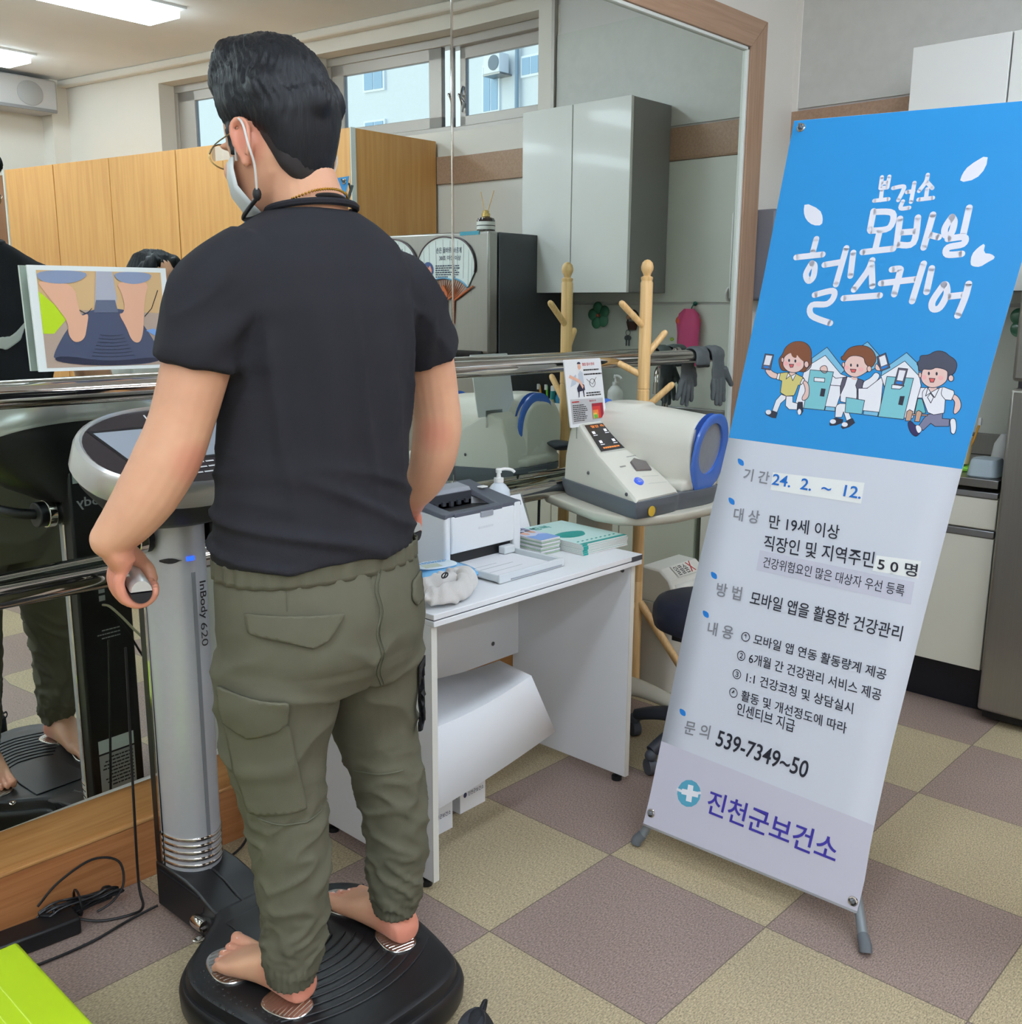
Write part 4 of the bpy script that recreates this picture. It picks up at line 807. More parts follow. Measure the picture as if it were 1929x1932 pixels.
# ---- mask, glasses, cords
mask_m = M('mask_white', (208, 214, 212), .7, bump=.2, bs_=(500, 500, 500)); cordw = M('mask_loop', (206, 206, 202), .6); cordb = M('cord_black', (24, 24, 26), .6); goldm = M('gold_chain', (214, 170, 80), .25, 1.0)
mb = MB(); rows = []
for z, f in ((-.118, .6), (-.10, .9), (-.07, 1), (-.04, 1), (-.018, .92)):
    rows.append([HP(.083*sin(a)*f*(.95 if z > -.1 else .75), .030+.084*cos(a)*(1 if z > -.1 else .92), z) for a in [radians(-82+164*k/16) for k in range(17)]])
mb.loft(rows, cap=False, closed=False); mk_ = mb.build('face_mask', mask_m, man, solid=.0015)
for sx in (-1, 1):
    mb = MB(); mb.tube(spline([HP(.075*sx, .034, -.03), HP(.083*sx, .012, .012), HP(.087*sx, -.006, .024), HP(.096*sx, -.026, .005), HP(.098*sx, -.030, -.03), HP(.088*sx, -.022, -.06), HP(.078*sx, -.002, -.095), HP(.072*sx, .008, -.105), HP(.066*sx, .026, -.10)], 6), .0021, 6)
    mb.build('ear_loop', cordw, mk_)
mb = MB(); 
for sx in (-1, 1): mb.ball(HP(.076*sx, .002, -.100), .0075, 6, (1, 1, 1.5))
mb.build('clips', cordb, mk_)
mb = MB(); mb.tube(spline([HP(-.076, .002, -.105), (-.950, .118, 1.568), (-.940, .105, 1.566), (-.915, .075, 1.582), (-.886, .010, 1.600), (-.853, -.010, 1.604), (-.818, .004, 1.599), (-.780, .055, 1.588), (-.785, .09, 1.575), HP(.076, .002, -.105)], 6), .0038, 8); mb.build('mask_cord', cordb, man)
mb = MB(); Q = spline([(-.912, .030, 1.600), (-.888, -.002, 1.613), (-.855, -.012, 1.617), (-.820, .002, 1.612), (-.791, .040, 1.602)], 8)
for p in Q: mb.ball(p+V((0, -.004, -.004)), .0026, 4)
mb.build('gold_necklace', goldm, man)
mb = MB()
for sx in (-1, 1):
    mb.tube([HP(.032*sx+.026*cos(a), .117+.004*cos(a*2), .012+.023*sin(a)) for a in [2*pi*k/24 for k in range(25)]], .0013, 6)
    mb.tube(spline([HP(.060*sx, .116, .016), HP(.079*sx, .07, .014), HP(.083*sx, .01, .012)], 4), .0013, 6)
mb.tube([HP(-.007, .118, .014), HP(.007, .118, .014)], .0013, 6); gl = mb.build('glasses', M('thin_gold', (150, 130, 90), .25, 1.0), man)
mb = MB()
for sx in (-1, 1): mb.poly([HP(.032*sx+.0245*cos(a), .117, .012+.0215*sin(a)) for a in [2*pi*k/24 for k in range(24)]])
mb.build('lenses', M('lens', (240, 245, 250), .0, trans=1.0, ior=1.05, alpha=.5), gl, smooth=0)
# ------------------------------------------------------------------ printer desk
edge_w = M('edge_band', (216, 214, 206), .4); rail_dark = M('rail_dark', (70, 72, 80), .5)
desk = thing('desk', 'white laminate computer desk with the printer on it', 'desk', (-.03, .44, 0))
tp = MB().box(-.437, .386, .202, .690, .7015, .7155).build('tabletop', white_board, desk, bevel=.0015)
MB().box(-.434, .383, .206, .690, .6985, .7015).build('shadow_gap', rail_dark, desk)
MB().box(-.437, .386, .202, .690, .6845, .6985).build('under_board', white_board, desk, bevel=.0015)
MB().box(.335, .3865, .2015, .21, .699, .7135).build('edge_catch', rail_dark, tp)
for x0, x1 in ((-.436, -.418), (.350, .368)):
    p = MB().box(x0, x1, .215, .680, .022, .6845).build('side_panel', white_board, desk, bevel=.001)
    MB().box(x0, x1, .2125, .2155, .022, .6845).build('edge_strip', edge_w, p)
    for y in (.25, .63): MB().lathe([(.016, 0), (.016, .012), (.006, .014), (.006, .03)], ((x0+x1)/2, y, 0), 14).build('glide', black_plastic, p)
mp_ = MB().box(-.418, .350, .655, .672, .31, .6845).build('modesty_panel', white_board, desk, bevel=.001)
def screw(x, y, z, ax, par):
    MB().lathe([(.001, 0), (.007, 0), (.007, .0015), (.003, .0012), (.003, .0004), (.001, .0004)], (x, y, z), 14, Matrix.Rotation(pi/2, 4, ax)).build('screw_cap', M('screw_grey', (90, 90, 94), .4, .6), par)
screw(.23, .655, .37, 'X', mp_); screw(-.2, .655, .60, 'X', mp_)
MB().lathe([(.001, 0), (.007, 0), (.007, .0015), (.003, .001)], (.350, .245, .665), 14, Matrix.Rotation(-pi/2, 4, 'Y')).build('screw_cap', M('screw_grey', (90, 90, 94), .4, .6), desk)
# bent white board under the desk
paper = M('paper_white', (226, 227, 230), .55)
A_, B_, C_, D_, E_, F_ = V((-.395, .50, .44)), V((.10, .50, .385)), V((-.395, .36, .345)), V((.015, .30, .415)), V((-.395, .27, .17)), V((.085, .27, .238))
mb = MB(); rows = []
for k in range(9):
    t = k/8; rows.append([A_.lerp(B_, t)+V((0, 0, -.015*sin(pi*t))), C_.lerp(D_, t)+V((0, .0, .0))-V((0, 0, .018*sin(pi*t))), E_.lerp(F_, t)+V((0, 0, -.006*sin(pi*t)))])
mb.loft(rows, cap=False, closed=False)
tag(mb.build('folded_board', paper, smooth=25, solid=.003), 'large folded sheet of white board lying under the desk', 'board')
# paper bags under the desk
def paper_bag(x, y, w_, d_, h, rz, label):
    t = thing('paper_bag', label, 'paper bag', (x, y, 0), 'white paper bags under the desk'); R_ = Matrix.Translation((x, y, .0015)) @ Matrix.Rotation(rz, 4, 'Z')
    mb = MB(); mb.loft([[R_ @ V(p) for p in ((-w_/2, -d_/2, z), (w_/2, -d_/2, z), (w_/2+b, 0, z), (w_/2, d_/2, z), (-w_/2, d_/2, z), (-w_/2-b, 0, z))] for z, b in ((0, 0), (h*.5, -.004), (h, -.02))]); mb.build('bag', paper, t, smooth=0)
    mb = MB(); q = lambda a, b: R_ @ V((a, -d_/2-.0008, b))
    text_on(mb, '진천군보건소', q(-w_/2+.032, .045), q(w_/2-.008, .045), q(-w_/2+.032, .058), .012)
    mb.poly([q(-w_/2+.02+.007*cos(a), .0515+.008*sin(a)) for a in [2*pi*k/12 for k in range(12)]])
    q = lambda a, b: R_ @ V((-w_/2-.003-.016*max(0, (b-.0)/h)*0-.0018, a, b))
    text_on(mb, '군보건소', q(.03, .045), q(-d_/2+.008, .045), q(.03, .058), .012)
    mb.build('lettering', M('ink_navy', (50, 54, 84), .6), t, smooth=0)
paper_bag(-.075, .475, .105, .07, .155, .03, 'white paper bag with printed name under the desk, the right one')
paper_bag(-.245, .435, .105, .07, .155, .03, 'white paper bag mostly hidden behind the left desk panel')
# printer
pr = thing('printer', 'white laser printer with dark grey top and open paper tray on the desk', 'printer', (0, .57, .7155)); PZ = .7165
pg = M('printer_grey', (84, 88, 98), .42, bump=.06, bs_=(900, 900, 900)); pgl = M('printer_grey_light', (150, 154, 162), .4); pd = M('printer_inside', (26, 27, 30), .5); pwt = M('printer_white', (226, 229, 232), .38)
mb = MB()
for a in ((-.150, -.128, .466, .675, PZ, .868), (.118, .150, .464, .675, PZ, .872), (-.150, .150, .60, .675, PZ, .875)): mb.box(*a)
mb.build('shell', pwt, pr, bevel=.008, bseg=3)
mb = MB(); mb.loft([[V((x, y, z)) for y, z in ((.466, .758), (.462, .80), (.464, .861), (.476, .861), (.476, .758))] for x in (-.1285, .1185)]); fp_ = mb.build('front_cover', pwt, pr, bevel=.003)
MB().box(-.02, .03, .460, .468, .846, .8615).build('pull_tab', pgl, fp_, bevel=.002)
mb = MB(); dashes(mb, (-.03, .4614, .812), (.03, .4614, .812), (-.03, .4616, .820), 1, 2, .8, 0); mb.build('embossed_name', M('emboss', (212, 215, 219), .4), fp_, smooth=0)
MB().box(-.127, .117, .478, .60, PZ, .757).build('cavity', pd, pr)
# top: frame, exit chute, lid
def prtop(x, y): return .869+.035*max(0, (y-.47)/.2)**1.3
mb = MB()
mb.loft([[V((x, y, prtop(x, y)+dz)) for x, dz in ((-.152, -.012), (-.148, .0), (-.118, .004), (-.112, -.004))] for y in [.466+.021*k for k in range(11)]]); mb.loft([[V((x, y, prtop(x, y)+dz)) for x, dz in ((.060+.02*min(1, max(0, (y-.47)/.1)), -.012), (.066+.02*min(1, max(0, (y-.47)/.1)), .003), (.148, .003), (.152, -.012))] for y in [.466+.021*k for k in range(11)]])
mb.loft([[V((x, y, prtop(x, y)+dz)) for y, dz in ((.464, -.012), (.464, .001), (.490, .001), (.500, -.012))] for x in (-.118, .07)])
mb.build('top_frame', pg, pr, bevel=.002)
mb = MB(); mb.loft([[V((x, y, z)) for y, z in ((.498, .866), (.56, .858), (.605, .852), (.606, .846), (.498, .85))] for x in (-.114, .085)]); mb.build('exit_chute', pd, pr)
mb = MB(); mb.loft([[V((x, y, z)) for y, z in ((.606, .893), (.612, .902), (.66, .909), (.676, .902), (.676, .87), (.606, .875))] for x in (-.125, .085)]); mb.build('rear_lid', pgl, pr, bevel=.003)
mb = MB(); mb.box(-.11, .08, .600, .607, .852, .892); 
for k in range(6): mb.box(-.10+.03*k, -.088+.03*k, .592, .60, .856+.002*(k % 3), .872)
mb.build('exit_rollers', M('roller_grey', (58, 60, 66), .4), pr)
MB().box(.108, .136, .585, .605, .8955, .8995).build('control_button', white_plastic, pr, bevel=.002)
tr = MB(); tr.box(-.142, .118, .279, .464, PZ, PZ+.006); tr.box(-.142, -.136, .279, .464, PZ, PZ+.022); tr.box(.108, .118, .279, .464, PZ, PZ+.022); tr.box(-.142, .118, .272, .280, PZ, PZ+.024)
tray = tr.build('paper_tray', M('tray_grey_white', (206, 211, 213), .4), pr, bevel=.002)
mb = MB(); mb.box(-.118, .095, .292, .50, PZ+.007, PZ+.0105); mb.build('paper_stack', paper, tray)
mb = MB(); mb.poly([(x, y, PZ+.0108) for x, y in ((-.115, .40), (-.02, .40), (-.02, .402), (-.115, .402))]); mb.poly([(x, y, PZ+.0108) for x, y in ((-.115, .375), (.02, .375), (.02, .3775), (-.115, .3775))]); mb.poly([(x, y, PZ+.0108) for x, y in ((-.115, .34), (.02, .34), (.02, .342), (-.115, .342))]); mb.build('printed_lines', M('ink_grey', (150, 152, 158), .6), tray, smooth=0)
MB().box(.06, .105, .445, .47, PZ+.012, PZ+.034).build('paper_guide', M('tray_grey_white', (206, 211, 213), .4), tray, bevel=.003)
MB().box(-.10, .105, .2705, .2722, PZ+.004, PZ+.007).build('tray_slot', pgl, tray)
# booklets and magazines, one by one
bk_edge = M('book_pages', (212, 212, 208), .6); teal = M('teal_ink', (28, 150, 142), .4); mint = M('mint_cover', (200, 228, 222), .4); bluec = M('blue_cover', (132, 166, 222), .4); lil = M('lilac_cover', (212, 216, 236), .4); navy = M('navy_ink', (52, 50, 92), .5); skinp = M('print_skin2', (228, 176, 152), .5); greenp = M('green_pages', (150, 172, 142), .6)
def booklet(cx, cy, z, a, b, rz, h, kind, label, grp, top):
    t = thing('booklet', label, 'booklet', (cx, cy, z), grp); q = Matrix.Translation((cx, cy, z)) @ Matrix.Rotation(rz, 4, 'Z')
    mb = MB(); mb.box(-a/2, a/2, -b/2, b/2, .0006, h-.0006, q); mb.build('pages', bk_edge if kind else (greenp if top % 2 else bk_edge), t)
    mb = MB(); mb.box(-a/2-.0004, a/2+.0004, -b/2-.0004, b/2+.0004, h-.0006, h, q); mb.build('cover', mint if kind else lil, t)
    P = lambda u, v, o=.0003: q @ V((u*a-a/2, v*b-b/2, h+o))
    if kind:
        mb = MB(); mb.box(-a/2-.0006, -a/2+.045 if 0 else -a/2+.10*a, -b/2-.0012, -b/2-.0004, 0, h, q); mb.build('spine_band', teal, t)
    if top == 0:
        mb = MB()
        if kind:
            mb.poly([P(u, v) for u, v in ((0, 0), (1, 0), (1, .05), (0, .05))])
            mb.poly([P(.36+.30*cos(a_)*(1+.12*sin(3*a_)), .42+.13*sin(a_)) for a_ in [2*pi*k/20 for k in range(20)]])
            for k in range(9): mb.poly([P(.05+.1*k, .10, .0004), P(.12+.1*k, .12, .0004), P(.12+.1*k, .145, .0004), P(.05+.1*k, .125, .0004)])
            mb.build('cover_print', teal, t, smooth=0); mb = MB(); text_on(mb, '행복', P(.12, .80), P(.52, .80), P(.12, .93), .02); mb.build('cover_title', teal, t, smooth=0)
        else:
            mb.poly([P(u, v) for u, v in ((0, 0), (1, 0), (1, .34), (.7, .42), (.4, .34), (0, .40))]); mb.build('cover_print', bluec, t, smooth=0)
            mb = MB(); mb.poly([P(.30+.16*cos(a_), .58+.12*sin(a_), .0005) for a_ in [2*pi*k/14 for k in range(14)]]); mb.poly([P(.72+.14*cos(a_), .62+.11*sin(a_), .0005) for a_ in [2*pi*k/14 for k in range(14)]]); mb.build('cover_faces', skinp, t, smooth=0)
            mb = MB(); text_on(mb, '보건', P(.35, .80, .0006), P(.95, .80, .0006), P(.35, .95, .0006), .03); mb.poly([P(.30+.17*cos(a_), .66+.08*sin(a_), .0007) for a_ in [pi*k/8 for k in range(9)]]); mb.poly([P(.72+.15*cos(a_), .69+.08*sin(a_), .0007) for a_ in [pi*k/8 for k in range(9)]]); mb.build('cover_title', navy, t, smooth=0)
rn = random.Random(3); ords = ('bottom', 'second from the bottom', 'third from the bottom', 'fourth from the bottom', 'fifth from the bottom', 'third from the top', 'second from the top', 'top')
for k in range(8):
    booklet(.2075+rn.uniform(-.002, .002), .474+rn.uniform(-.002, .002), .7158+.0056*k, .078, .158, radians(-3+rn.uniform(-1, 1)), .0054, 0, 'small blue and white booklet, %s of the stack beside the printer' % ords[k], 'small booklets beside the printer', 7-k)
ords = ('bottom', 'second from the bottom', 'third from the bottom', 'third from the top', 'second from the top', 'top')
for k in range(6):
    booklet(.352+rn.uniform(-.0015, .0015), .440+rn.uniform(-.0015, .0015), .7158+.0054*k, .195, .275, radians(-4+rn.uniform(-.35, .35)), .0052, 1, 'mint and teal magazine, %s of the stack at the right desk end' % ords[k], 'teal magazines on the desk', 5-k)
# hand gel behind the printer, acrylic stand
pump_bottle('hand_gel_bottle', .238, .640, .716, .036, .218, 'clear white pump bottle standing behind the printer', M('clear_white', (214, 222, 230), .2, alpha=.9), white_plastic, ang=radians(-20))
t = thing('acrylic_stand', 'small clear acrylic sign stand with a white card, right of the printer', 'sign stand', (.30, .62, .716)); acr = M('acrylic', (232, 240, 240), .05, trans=.9, ior=1.3, alpha=.55)
mb = MB(); mb.prism([(.255, .600, .717), (.355, .600, .717), (.345, .640, .845), (.245, .640, .845)], (0, .003, 0)); mb.box(.255, .355, .590, .650, .716, .7185); mb.build('holder', acr, t)
mb = MB(); mb.prism([(.258, .5985, .722), (.345, .5985, .722), (.335, .6385, .842), (.249, .6385, .842)], (0, .0008, 0)); mb.build('card', paper, t, smooth=0)
# socks and wipes
wipe = thing('wet_wipes_pack', 'blue and white pack of wet wipes lying on the desk beside the grey socks', 'wet wipes', (-.225, .43, .7155)); q = Matrix.Translation((-.205, .425, .716)) @ Matrix.Rotation(radians(-14), 4, 'Z')
wb = M('wipes_blue', (118, 184, 232), .25, coat=.3, bump=.4, bs_=(30, 30, 30))
def pillow_ring(x, hh, wd): return [q @ V((x, wd*cos(a), .001+max(0, hh*(.5+.5*copysignp(sin(a), 2.6))))) for a in [2*pi*k/24 for k in range(24)]]
mb = MB(); mb.loft([pillow_ring(x, h, w_) for x, h, w_ in ((-.105, .003, .055), (-.095, .006, .055), (-.085, .022, .058), (-.05, .034, .062), (0, .037, .063), (.05, .034, .062), (.085, .022, .058), (.095, .006, .055), (.105, .003, .055))]); mb.build('pouch', wb, wipe, smooth=50)
mb = MB(); P = [(-.072, -.035), (.03, -.035), (.045, 0), (.03, .035), (-.072, .035)]; mb.prism([q @ V((x, y, .0375)) for x, y in chaikin([(x, y, 0) for x, y in P], 2) for x, y in ((x, y),)] if 0 else [q @ V((p.x, p.y, .0365)) for p in chaikin([(x, y, 0) for x, y in P], 2)], (0, 0, .004)); lidw = mb.build('lid', M('lid_pale', (222, 234, 242), .3), wipe, bevel=.001)
mb = MB(); mb.poly([q @ V((x, y, .0411)) for x, y in ((-.06, -.028), (-.01, -.028), (-.01, .005), (-.06, .005))]); mb.build('lid_picture', M('lid_print', (196, 206, 190), .5), lidw, smooth=0)
mb = MB(); dashes(mb, q @ V((-.06, .010, .0411)), q @ V((.03, .010, .0411)), q @ V((-.06, .028, .0411)), 2, 3, .6, .1); mb.build('lid_lettering', M('lid_ink', (90, 150, 200), .5), lidw, smooth=0)
sock_m = M('sock_knit', (206, 202, 198), .9, bump=.7, bs_=(500, 500, 500), sheen=.3)
def sock(P, R_, label, flat=.62):
    mb = MB(); Q = spline(P, 5); mb.tube(Q, prof(len(Q), R_), 16, flat=flat); mb.ball(Q[0], R_[0]*.9, 8, (1, 1, flat)); mb.ball(Q[-1], R_[-1]*.95, 8, (1, 1, flat))
    me = remeshed(mb, .004, 4); displace(me, lambda c, n: .008*noise.noise(V((c.x*26, c.y*26, c.z*22)))+.0025*sin(c.x*120+9*noise.noise(V((c.x*14, c.y*14, c.z*14)))))
    zmin = min(v.co.z for v in me.vertices)
    for v in me.vertices: v.co.z += .7162-zmin
    return tag(link('sock', me, sock_m, smooth=180), label, 'sock', 'grey socks on the desk corner')
s1 = sock([(-.41, .250, .730), (-.36, .238, .732), (-.30, .252, .733), (-.245, .285, .734), (-.215, .320, .738), (-.235, .345, .738)], [.022, .027, .027, .029, .027, .022], 'grey sock lying along the front left desk corner, toe to the right')
s2 = sock([(-.405, .300, .748), (-.365, .285, .758), (-.32, .293, .760), (-.275, .31, .755), (-.262, .335, .742)], [.020, .027, .028, .025, .020], 'grey sock with a small black logo heaped on the other sock')
mb = MB(); c = V((-.345, .262, .782)); mb.tube([c+V((.010*cos(a), -.004*sin(a)*.5, .007*sin(a))) for a in [2*pi*k/14 for k in range(15)]], .0018, 5); mb.tube([c+V((-.006, -.003, -.004)), c+V((.005, 0, .004))], .002, 5); mb.build('logo', ink_black, s2)
t = thing('tissue_box', 'small white paper box with a printed mark left of the printer', 'box', (-.26, .55, .716)); mb = MB(); mb.cbox((-.265, .575, .736), (.10, .075, .040), .3); mb.build('box', paper, t, bevel=.002)
mb = MB(); R_ = Matrix.Translation((-.265, .575, .7565)) @ Matrix.Rotation(.3, 4, 'Z'); dashes(mb, R_ @ V((0, -.02, 0)), R_ @ V((.04, -.02, 0)), R_ @ V((0, .0, 0)), 2, 4); mb.build('print', ink_black, t, smooth=0)
t = thing('info_card', 'white leaning info card on the left end of the desk, behind the man', 'card', (-.40, .64, .716)); mb = MB(); mb.prism([(-.432, .610, .7165), (-.34, .610, .7165), (-.352, .672, .965), (-.425, .672, .985)], (0, .002, 0)); mb.build('card', paper, t, smooth=0)
# ------------------------------------------------------------------ blood pressure monitor on its table
bt = thing('monitor_table', 'beige pedestal table under the blood pressure monitor', 'table', (.66, .5, 0)); beige = M('beige_table', (204, 201, 186), .45)
TT = [(.362, .236), (.98, .190), (1.0, .215), (.845, .705), (.82, .728), (.575, .745), (.552, .735)]
def rnd(P, it=2): return [(p.x, p.y) for p in chaikin([(x, y, 0) for x, y in P], it)]
mb = MB(); TP = rnd(TT, 2); n_ = len(TP); cx = sum(p[0] for p in TP)/n_; cy = sum(p[1] for p in TP)/n_
mb.loft([[V((cx+(x-cx)*s_, cy+(y-cy)*s_, z)) for x, y in TP] for z, s_ in ((.768, .94), (.772, .97), (.782, .99), (.794, 1.0), (.799, .995), (.801, .98))]); mb.build('top', beige, bt, smooth=50)
mb = MB(); mb.loft([ring((.665, .60, z), a, b, 24, 4) for z, a, b in ((.06, .05, .06), (.77, .045, .055))]); mb.build('column', beige, bt)
mb = MB()
for e in ((.86, .37), (.50, .38), (.90, .66), (.47, .70)):
    P = spline([(.665, .58, .11), ((.665*.55+e[0]*.45), (.58*.55+e[1]*.45), .125), (e[0], e[1], .058)], 6); mb.tube(P, prof(len(P), [.045, .036, .026]), 12, flat=.7)
mb.build('foot', beige, bt, smooth=60)
for e in ((.86, .37), (.50, .38), (.90, .66), (.47, .70)): MB().lathe([(.018, 0), (.022, .005), (.022, .035), (.016, .05)], (e[0], e[1], 0), 14).build('caster', M('caster_grey', (188, 186, 176), .5), bt)
bp = thing('blood_pressure_monitor', 'cream arm-in blood pressure monitor with a blue cuff ring on the beige table', 'monitor', (.66, .47, .80)); BZ = .801
creamy = M('monitor_cream', (222, 220, 208), .34, coat=.1); bgrey = M('monitor_base_grey', (96, 102, 110), .45)
# footprint: console lobe on the left, cuff lobe on the right
FPL = [(.408, .258), (.43, .244), (.60, .232), (.632, .245), (.66, .234), (.82, .222), (.87, .25), (.885, .32), (.905, .60), (.885, .66), (.82, .69), (.64, .705), (.59, .69), (.560, .62)]
mb = MB(); P = rnd(FPL, 2); mx_ = sum(p[0] for p in P)/len(P); my_ = sum(p[1] for p in P)/len(P)
mb.loft([[V((mx_+(x-mx_)*s_, my_+(y-my_)*s_, z)) for x, y in P] for z, s_ in ((BZ, .93), (BZ+.006, .955), (BZ+.032, .992), (BZ+.036, .998), (BZ+.055, .998), (BZ+.0555, .99))]); mb.build('base', bgrey, bp, smooth=50)
# console body: slopes from the screen down to the front edge
def sect(x, pts, r=.012): return [V((x, y, z)) for y, z in pts]
prof_c = [(.252, .855), (.250, .862), (.262, .874), (.44, .955), (.470, .968), (.585, 1.046), (.605, 1.05), (.64, 1.03), (.665, .95), (.672, .855)]
mb = MB()
for dx, gr in (((0, 1), ()),): pass
def cx0(y): return .414+(y-.25)*.42      # slanted left wall
def cx1(y): return .632+(y-.25)*.38
rows = []
for k, f in enumerate((0, .02, .06, .94, 1.0)):
    drop = (.014, .004, 0, 0, .008)[k]
    rows.append([V((cx0(y)+(cx1(y)-cx0(y))*f, y, max(.855, z-(drop if z > .856 else 0)))) for y, z in prof_c])
mb.loft(rows); mb.build('console', creamy, bp, smooth=30, bevel=.006, bseg=3)
# cuff housing
mb = MB()
AX0, AX1 = V((.765, .232, .968)), V((.765, .640, 1.0))
HR = [ring((.765, .37, .975), .052, .064, 36, 2, 0, (1, 0, 0), (0, 0, 1)), ring((.768, .245, .979), .064, .078, 36, 2, 0, (1, 0, 0), (0, 0, 1))]
for f, a, b, zc in ((0, .098, .118, .965), (.08, .108, .122, .967), (.35, .118, .128, .970), (.62, .122, .130, .975), (.85, .118, .126, .978), (.97, .110, .118, .975), (1.0, .098, .106, .972)):
    HR.append(ring((.768+.012*f, .236+f*.43, zc), a, b, 36, 2.5, 0, (1, 0, 0), (0, 0, 1)))
mb.loft(HR)
mb.loft([[V((x, y, z)) for x, y in ((.660, .252), (.835, .240), (.880, .30), (.892, .62), (.87, .668), (.68, .685), (.61, .66), (.640, .4))] for z in (.855, .885)])
mb.loft([[V((x, y, z)) for x, y in ((.70, .40), (.86, .40), (.885, .62), (.86, .66), (.69, .67), (.62, .62))] for z in (.86, .985)])
mb.loft([ring((.755, .545, .88), .115, .125, 28, 3), ring((.765, .545, 1.0), .105, .118, 28, 3), ring((.775, .550, 1.085), .085, .09, 28, 3), ring((.782, .552, 1.108), .066, .07, 28, 3)])
me = remeshed(mb, .005, 9); link('cuff_housing', me, creamy, bp, smooth=180)
blue = M('cuff_blue', (70, 116, 206), .25, coat=.4)
for nm, y, zc, xo, sgn in (('front_ring', .232, .965, .768, -1), ('rear_ring', .650, .985, .752, 1)):
    mb = MB(); o_ = ring((xo, y, zc), .094, .130, 40, 2.2, 0, (1, 0, 0), (0, 0, 1)); i_ = ring((xo, y, zc+.018), .064, .082, 40, 2, 0, (1, 0, 0), (0, 0, 1)); d_ = V((0, sgn, 0))
    tw_ = lambda p: p+V((0, (-.16 if sgn < 0 else -.05)*(p.z-zc)*(1 if sgn < 0 else -1), 0))
    mb.loft([[tw_(p) for p in o_], [tw_(p)+d_*.008 for p in o_], [tw_(xp.lerp(yp, .25))+d_*.012 for xp, yp in zip(o_, i_)], [tw_(p)+d_*.006 for p in i_], [tw_(p)-d_*.02 for p in i_], [tw_(p)-d_*.02 for p in o_]], cap=False)
    mb.build(nm, blue, bp, smooth=50)
    mb = MB(); cl = M('cuff_cloth', (150, 156, 166), .35, .2, bump=1.0, bs_=(26, 26, 26)); r0 = ring((xo, y, zc+.018), .066, .084, 32, 2, 0, (1, 0, 0), (0, 0, 1)); q2 = V((xo, y, zc+.018))
    rows = [[tw_(p)-d_*dd+(q2-p)*s_*(1+.35*sin(5*k*2*pi/32+dd*40)) for k, p in enumerate(r0)] for dd, s_ in ((.002, 0), (.02, .05), (.05, .16), (.085, .28), (.11, .42))]
    mb.loft(rows, cap=True); mb.build('cuff_lining', cl, bp, smooth=60)
mb = MB(); mb.loft([ring((.835, .672, .93), .035, .012, 20, 2, 0, (1, .2, 0), (0, .6, .8)), ring((.865, .705, .915), .055, .02, 20, 2, 0, (1, .2, 0), (0, .6, .8)), ring((.885, .73, .918), .04, .014, 20, 2, 0, (1, .2, 0), (0, .6, .8))]); mb.build('elbow_pad', dark_grey, bp, smooth=60)
# console details; CPT maps (u along x, v up the slope) to the two slopes
def low_slope(u, v, o=.0012):   # button slope
    a, b = V((0, .262, .874)), V((0, .44, .955)); p = a.lerp(b, v); n = V((0, -(b.z-a.z), b.y-a.y)).normalized(); x0 = cx0(p.y); return V((x0+(cx1(p.y)-x0)*u, p.y, p.z))+n*o
def up_slope(u, v, o=.0012):
    a, b = V((0, .470, .968)), V((0, .585, 1.046)); p = a.lerp(b, v); n = V((0, -(b.z-a.z), b.y-a.y)).normalized(); x0 = cx0(p.y); return V((x0+(cx1(p.y)-x0)*u, p.y, p.z))+n*o
mb = MB(); mb.poly([up_slope(u, v, .0016) for u, v in ((.10, .04), (.93, .04), (.93, .95), (.10, .95))]); sc_ = mb.build('screen', M('monitor_screen', (40, 40, 44), .2, emit=.05), bp, smooth=0)
mb = MB(); mb.poly([up_slope(u, v, .0013) for u, v in ((.07, .0), (.96, .0), (.96, .99), (.07, .99))]); mb.build('screen_frame', M('screen_frame', (196, 196, 186), .4), bp, smooth=0)
so = M('screen_orange', (222, 130, 60), .4, emit=.5); sw = M('screen_white', (220, 220, 226), .4, emit=.5)
mb = MB(); text_on(mb, '혈압 측정 안내', up_slope(.22, .82, .0022), up_slope(.88, .82, .0022), up_slope(.22, .91, .0022), .01); dashes(mb, up_slope(.2, .10, .0022), up_slope(.6, .10, .0022), up_slope(.2, .16, .0022), 1, 3, .8, 0); mb.build('screen_title', so, sc_, smooth=0)
mb = MB()
for u, v in ((.17, .62), (.48, .66), (.20, .30), (.52, .30), (.82, .2)): mb.poly([up_slope(u+du, v+dv, .0022) for du, dv in ((0, 0), (.07, 0), (.07, .09), (0, .09))]); dashes(mb, up_slope(u-.01, v-.07, .0022), up_slope(u+.09, v-.07, .0022), up_slope(u-.01, v-.03, .0022), 1, 1, .6, 0)
mb.build('screen_figures', sw, sc_, smooth=0)
mb = MB(); o_ = low_slope(.34, .30); ex = (low_slope(.40, .30)-low_slope(.34, .30)).normalized(); ey = (low_slope(.34, .4)-low_slope(.34, .3)).normalized(); nz = ex.cross(ey).normalized()
mb.loft([[o_+ex*.019*s_*cos(a)+ey*.019*s_*sin(a)+nz*h for a in [2*pi*k/24 for k in range(24)]] for h, s_ in ((-.002, 1), (.003, 1), (.004, .9))]); sb = mb.build('start_button', M('button_blue', (60, 96, 214), .3, emit=.25), bp)
mb = MB(); text_on(mb, '시작', o_-ex*.010+ey*.001+nz*.0045, o_+ex*.010+ey*.001+nz*.0045, o_-ex*.010+ey*.010+nz*.0045); text_on(mb, '정지', o_-ex*.010-ey*.010+nz*.0045, o_+ex*.010-ey*.010+nz*.0045, o_-ex*.010-ey*.001+nz*.0045); mb.build('button_lettering', ink_white, sb, smooth=0)
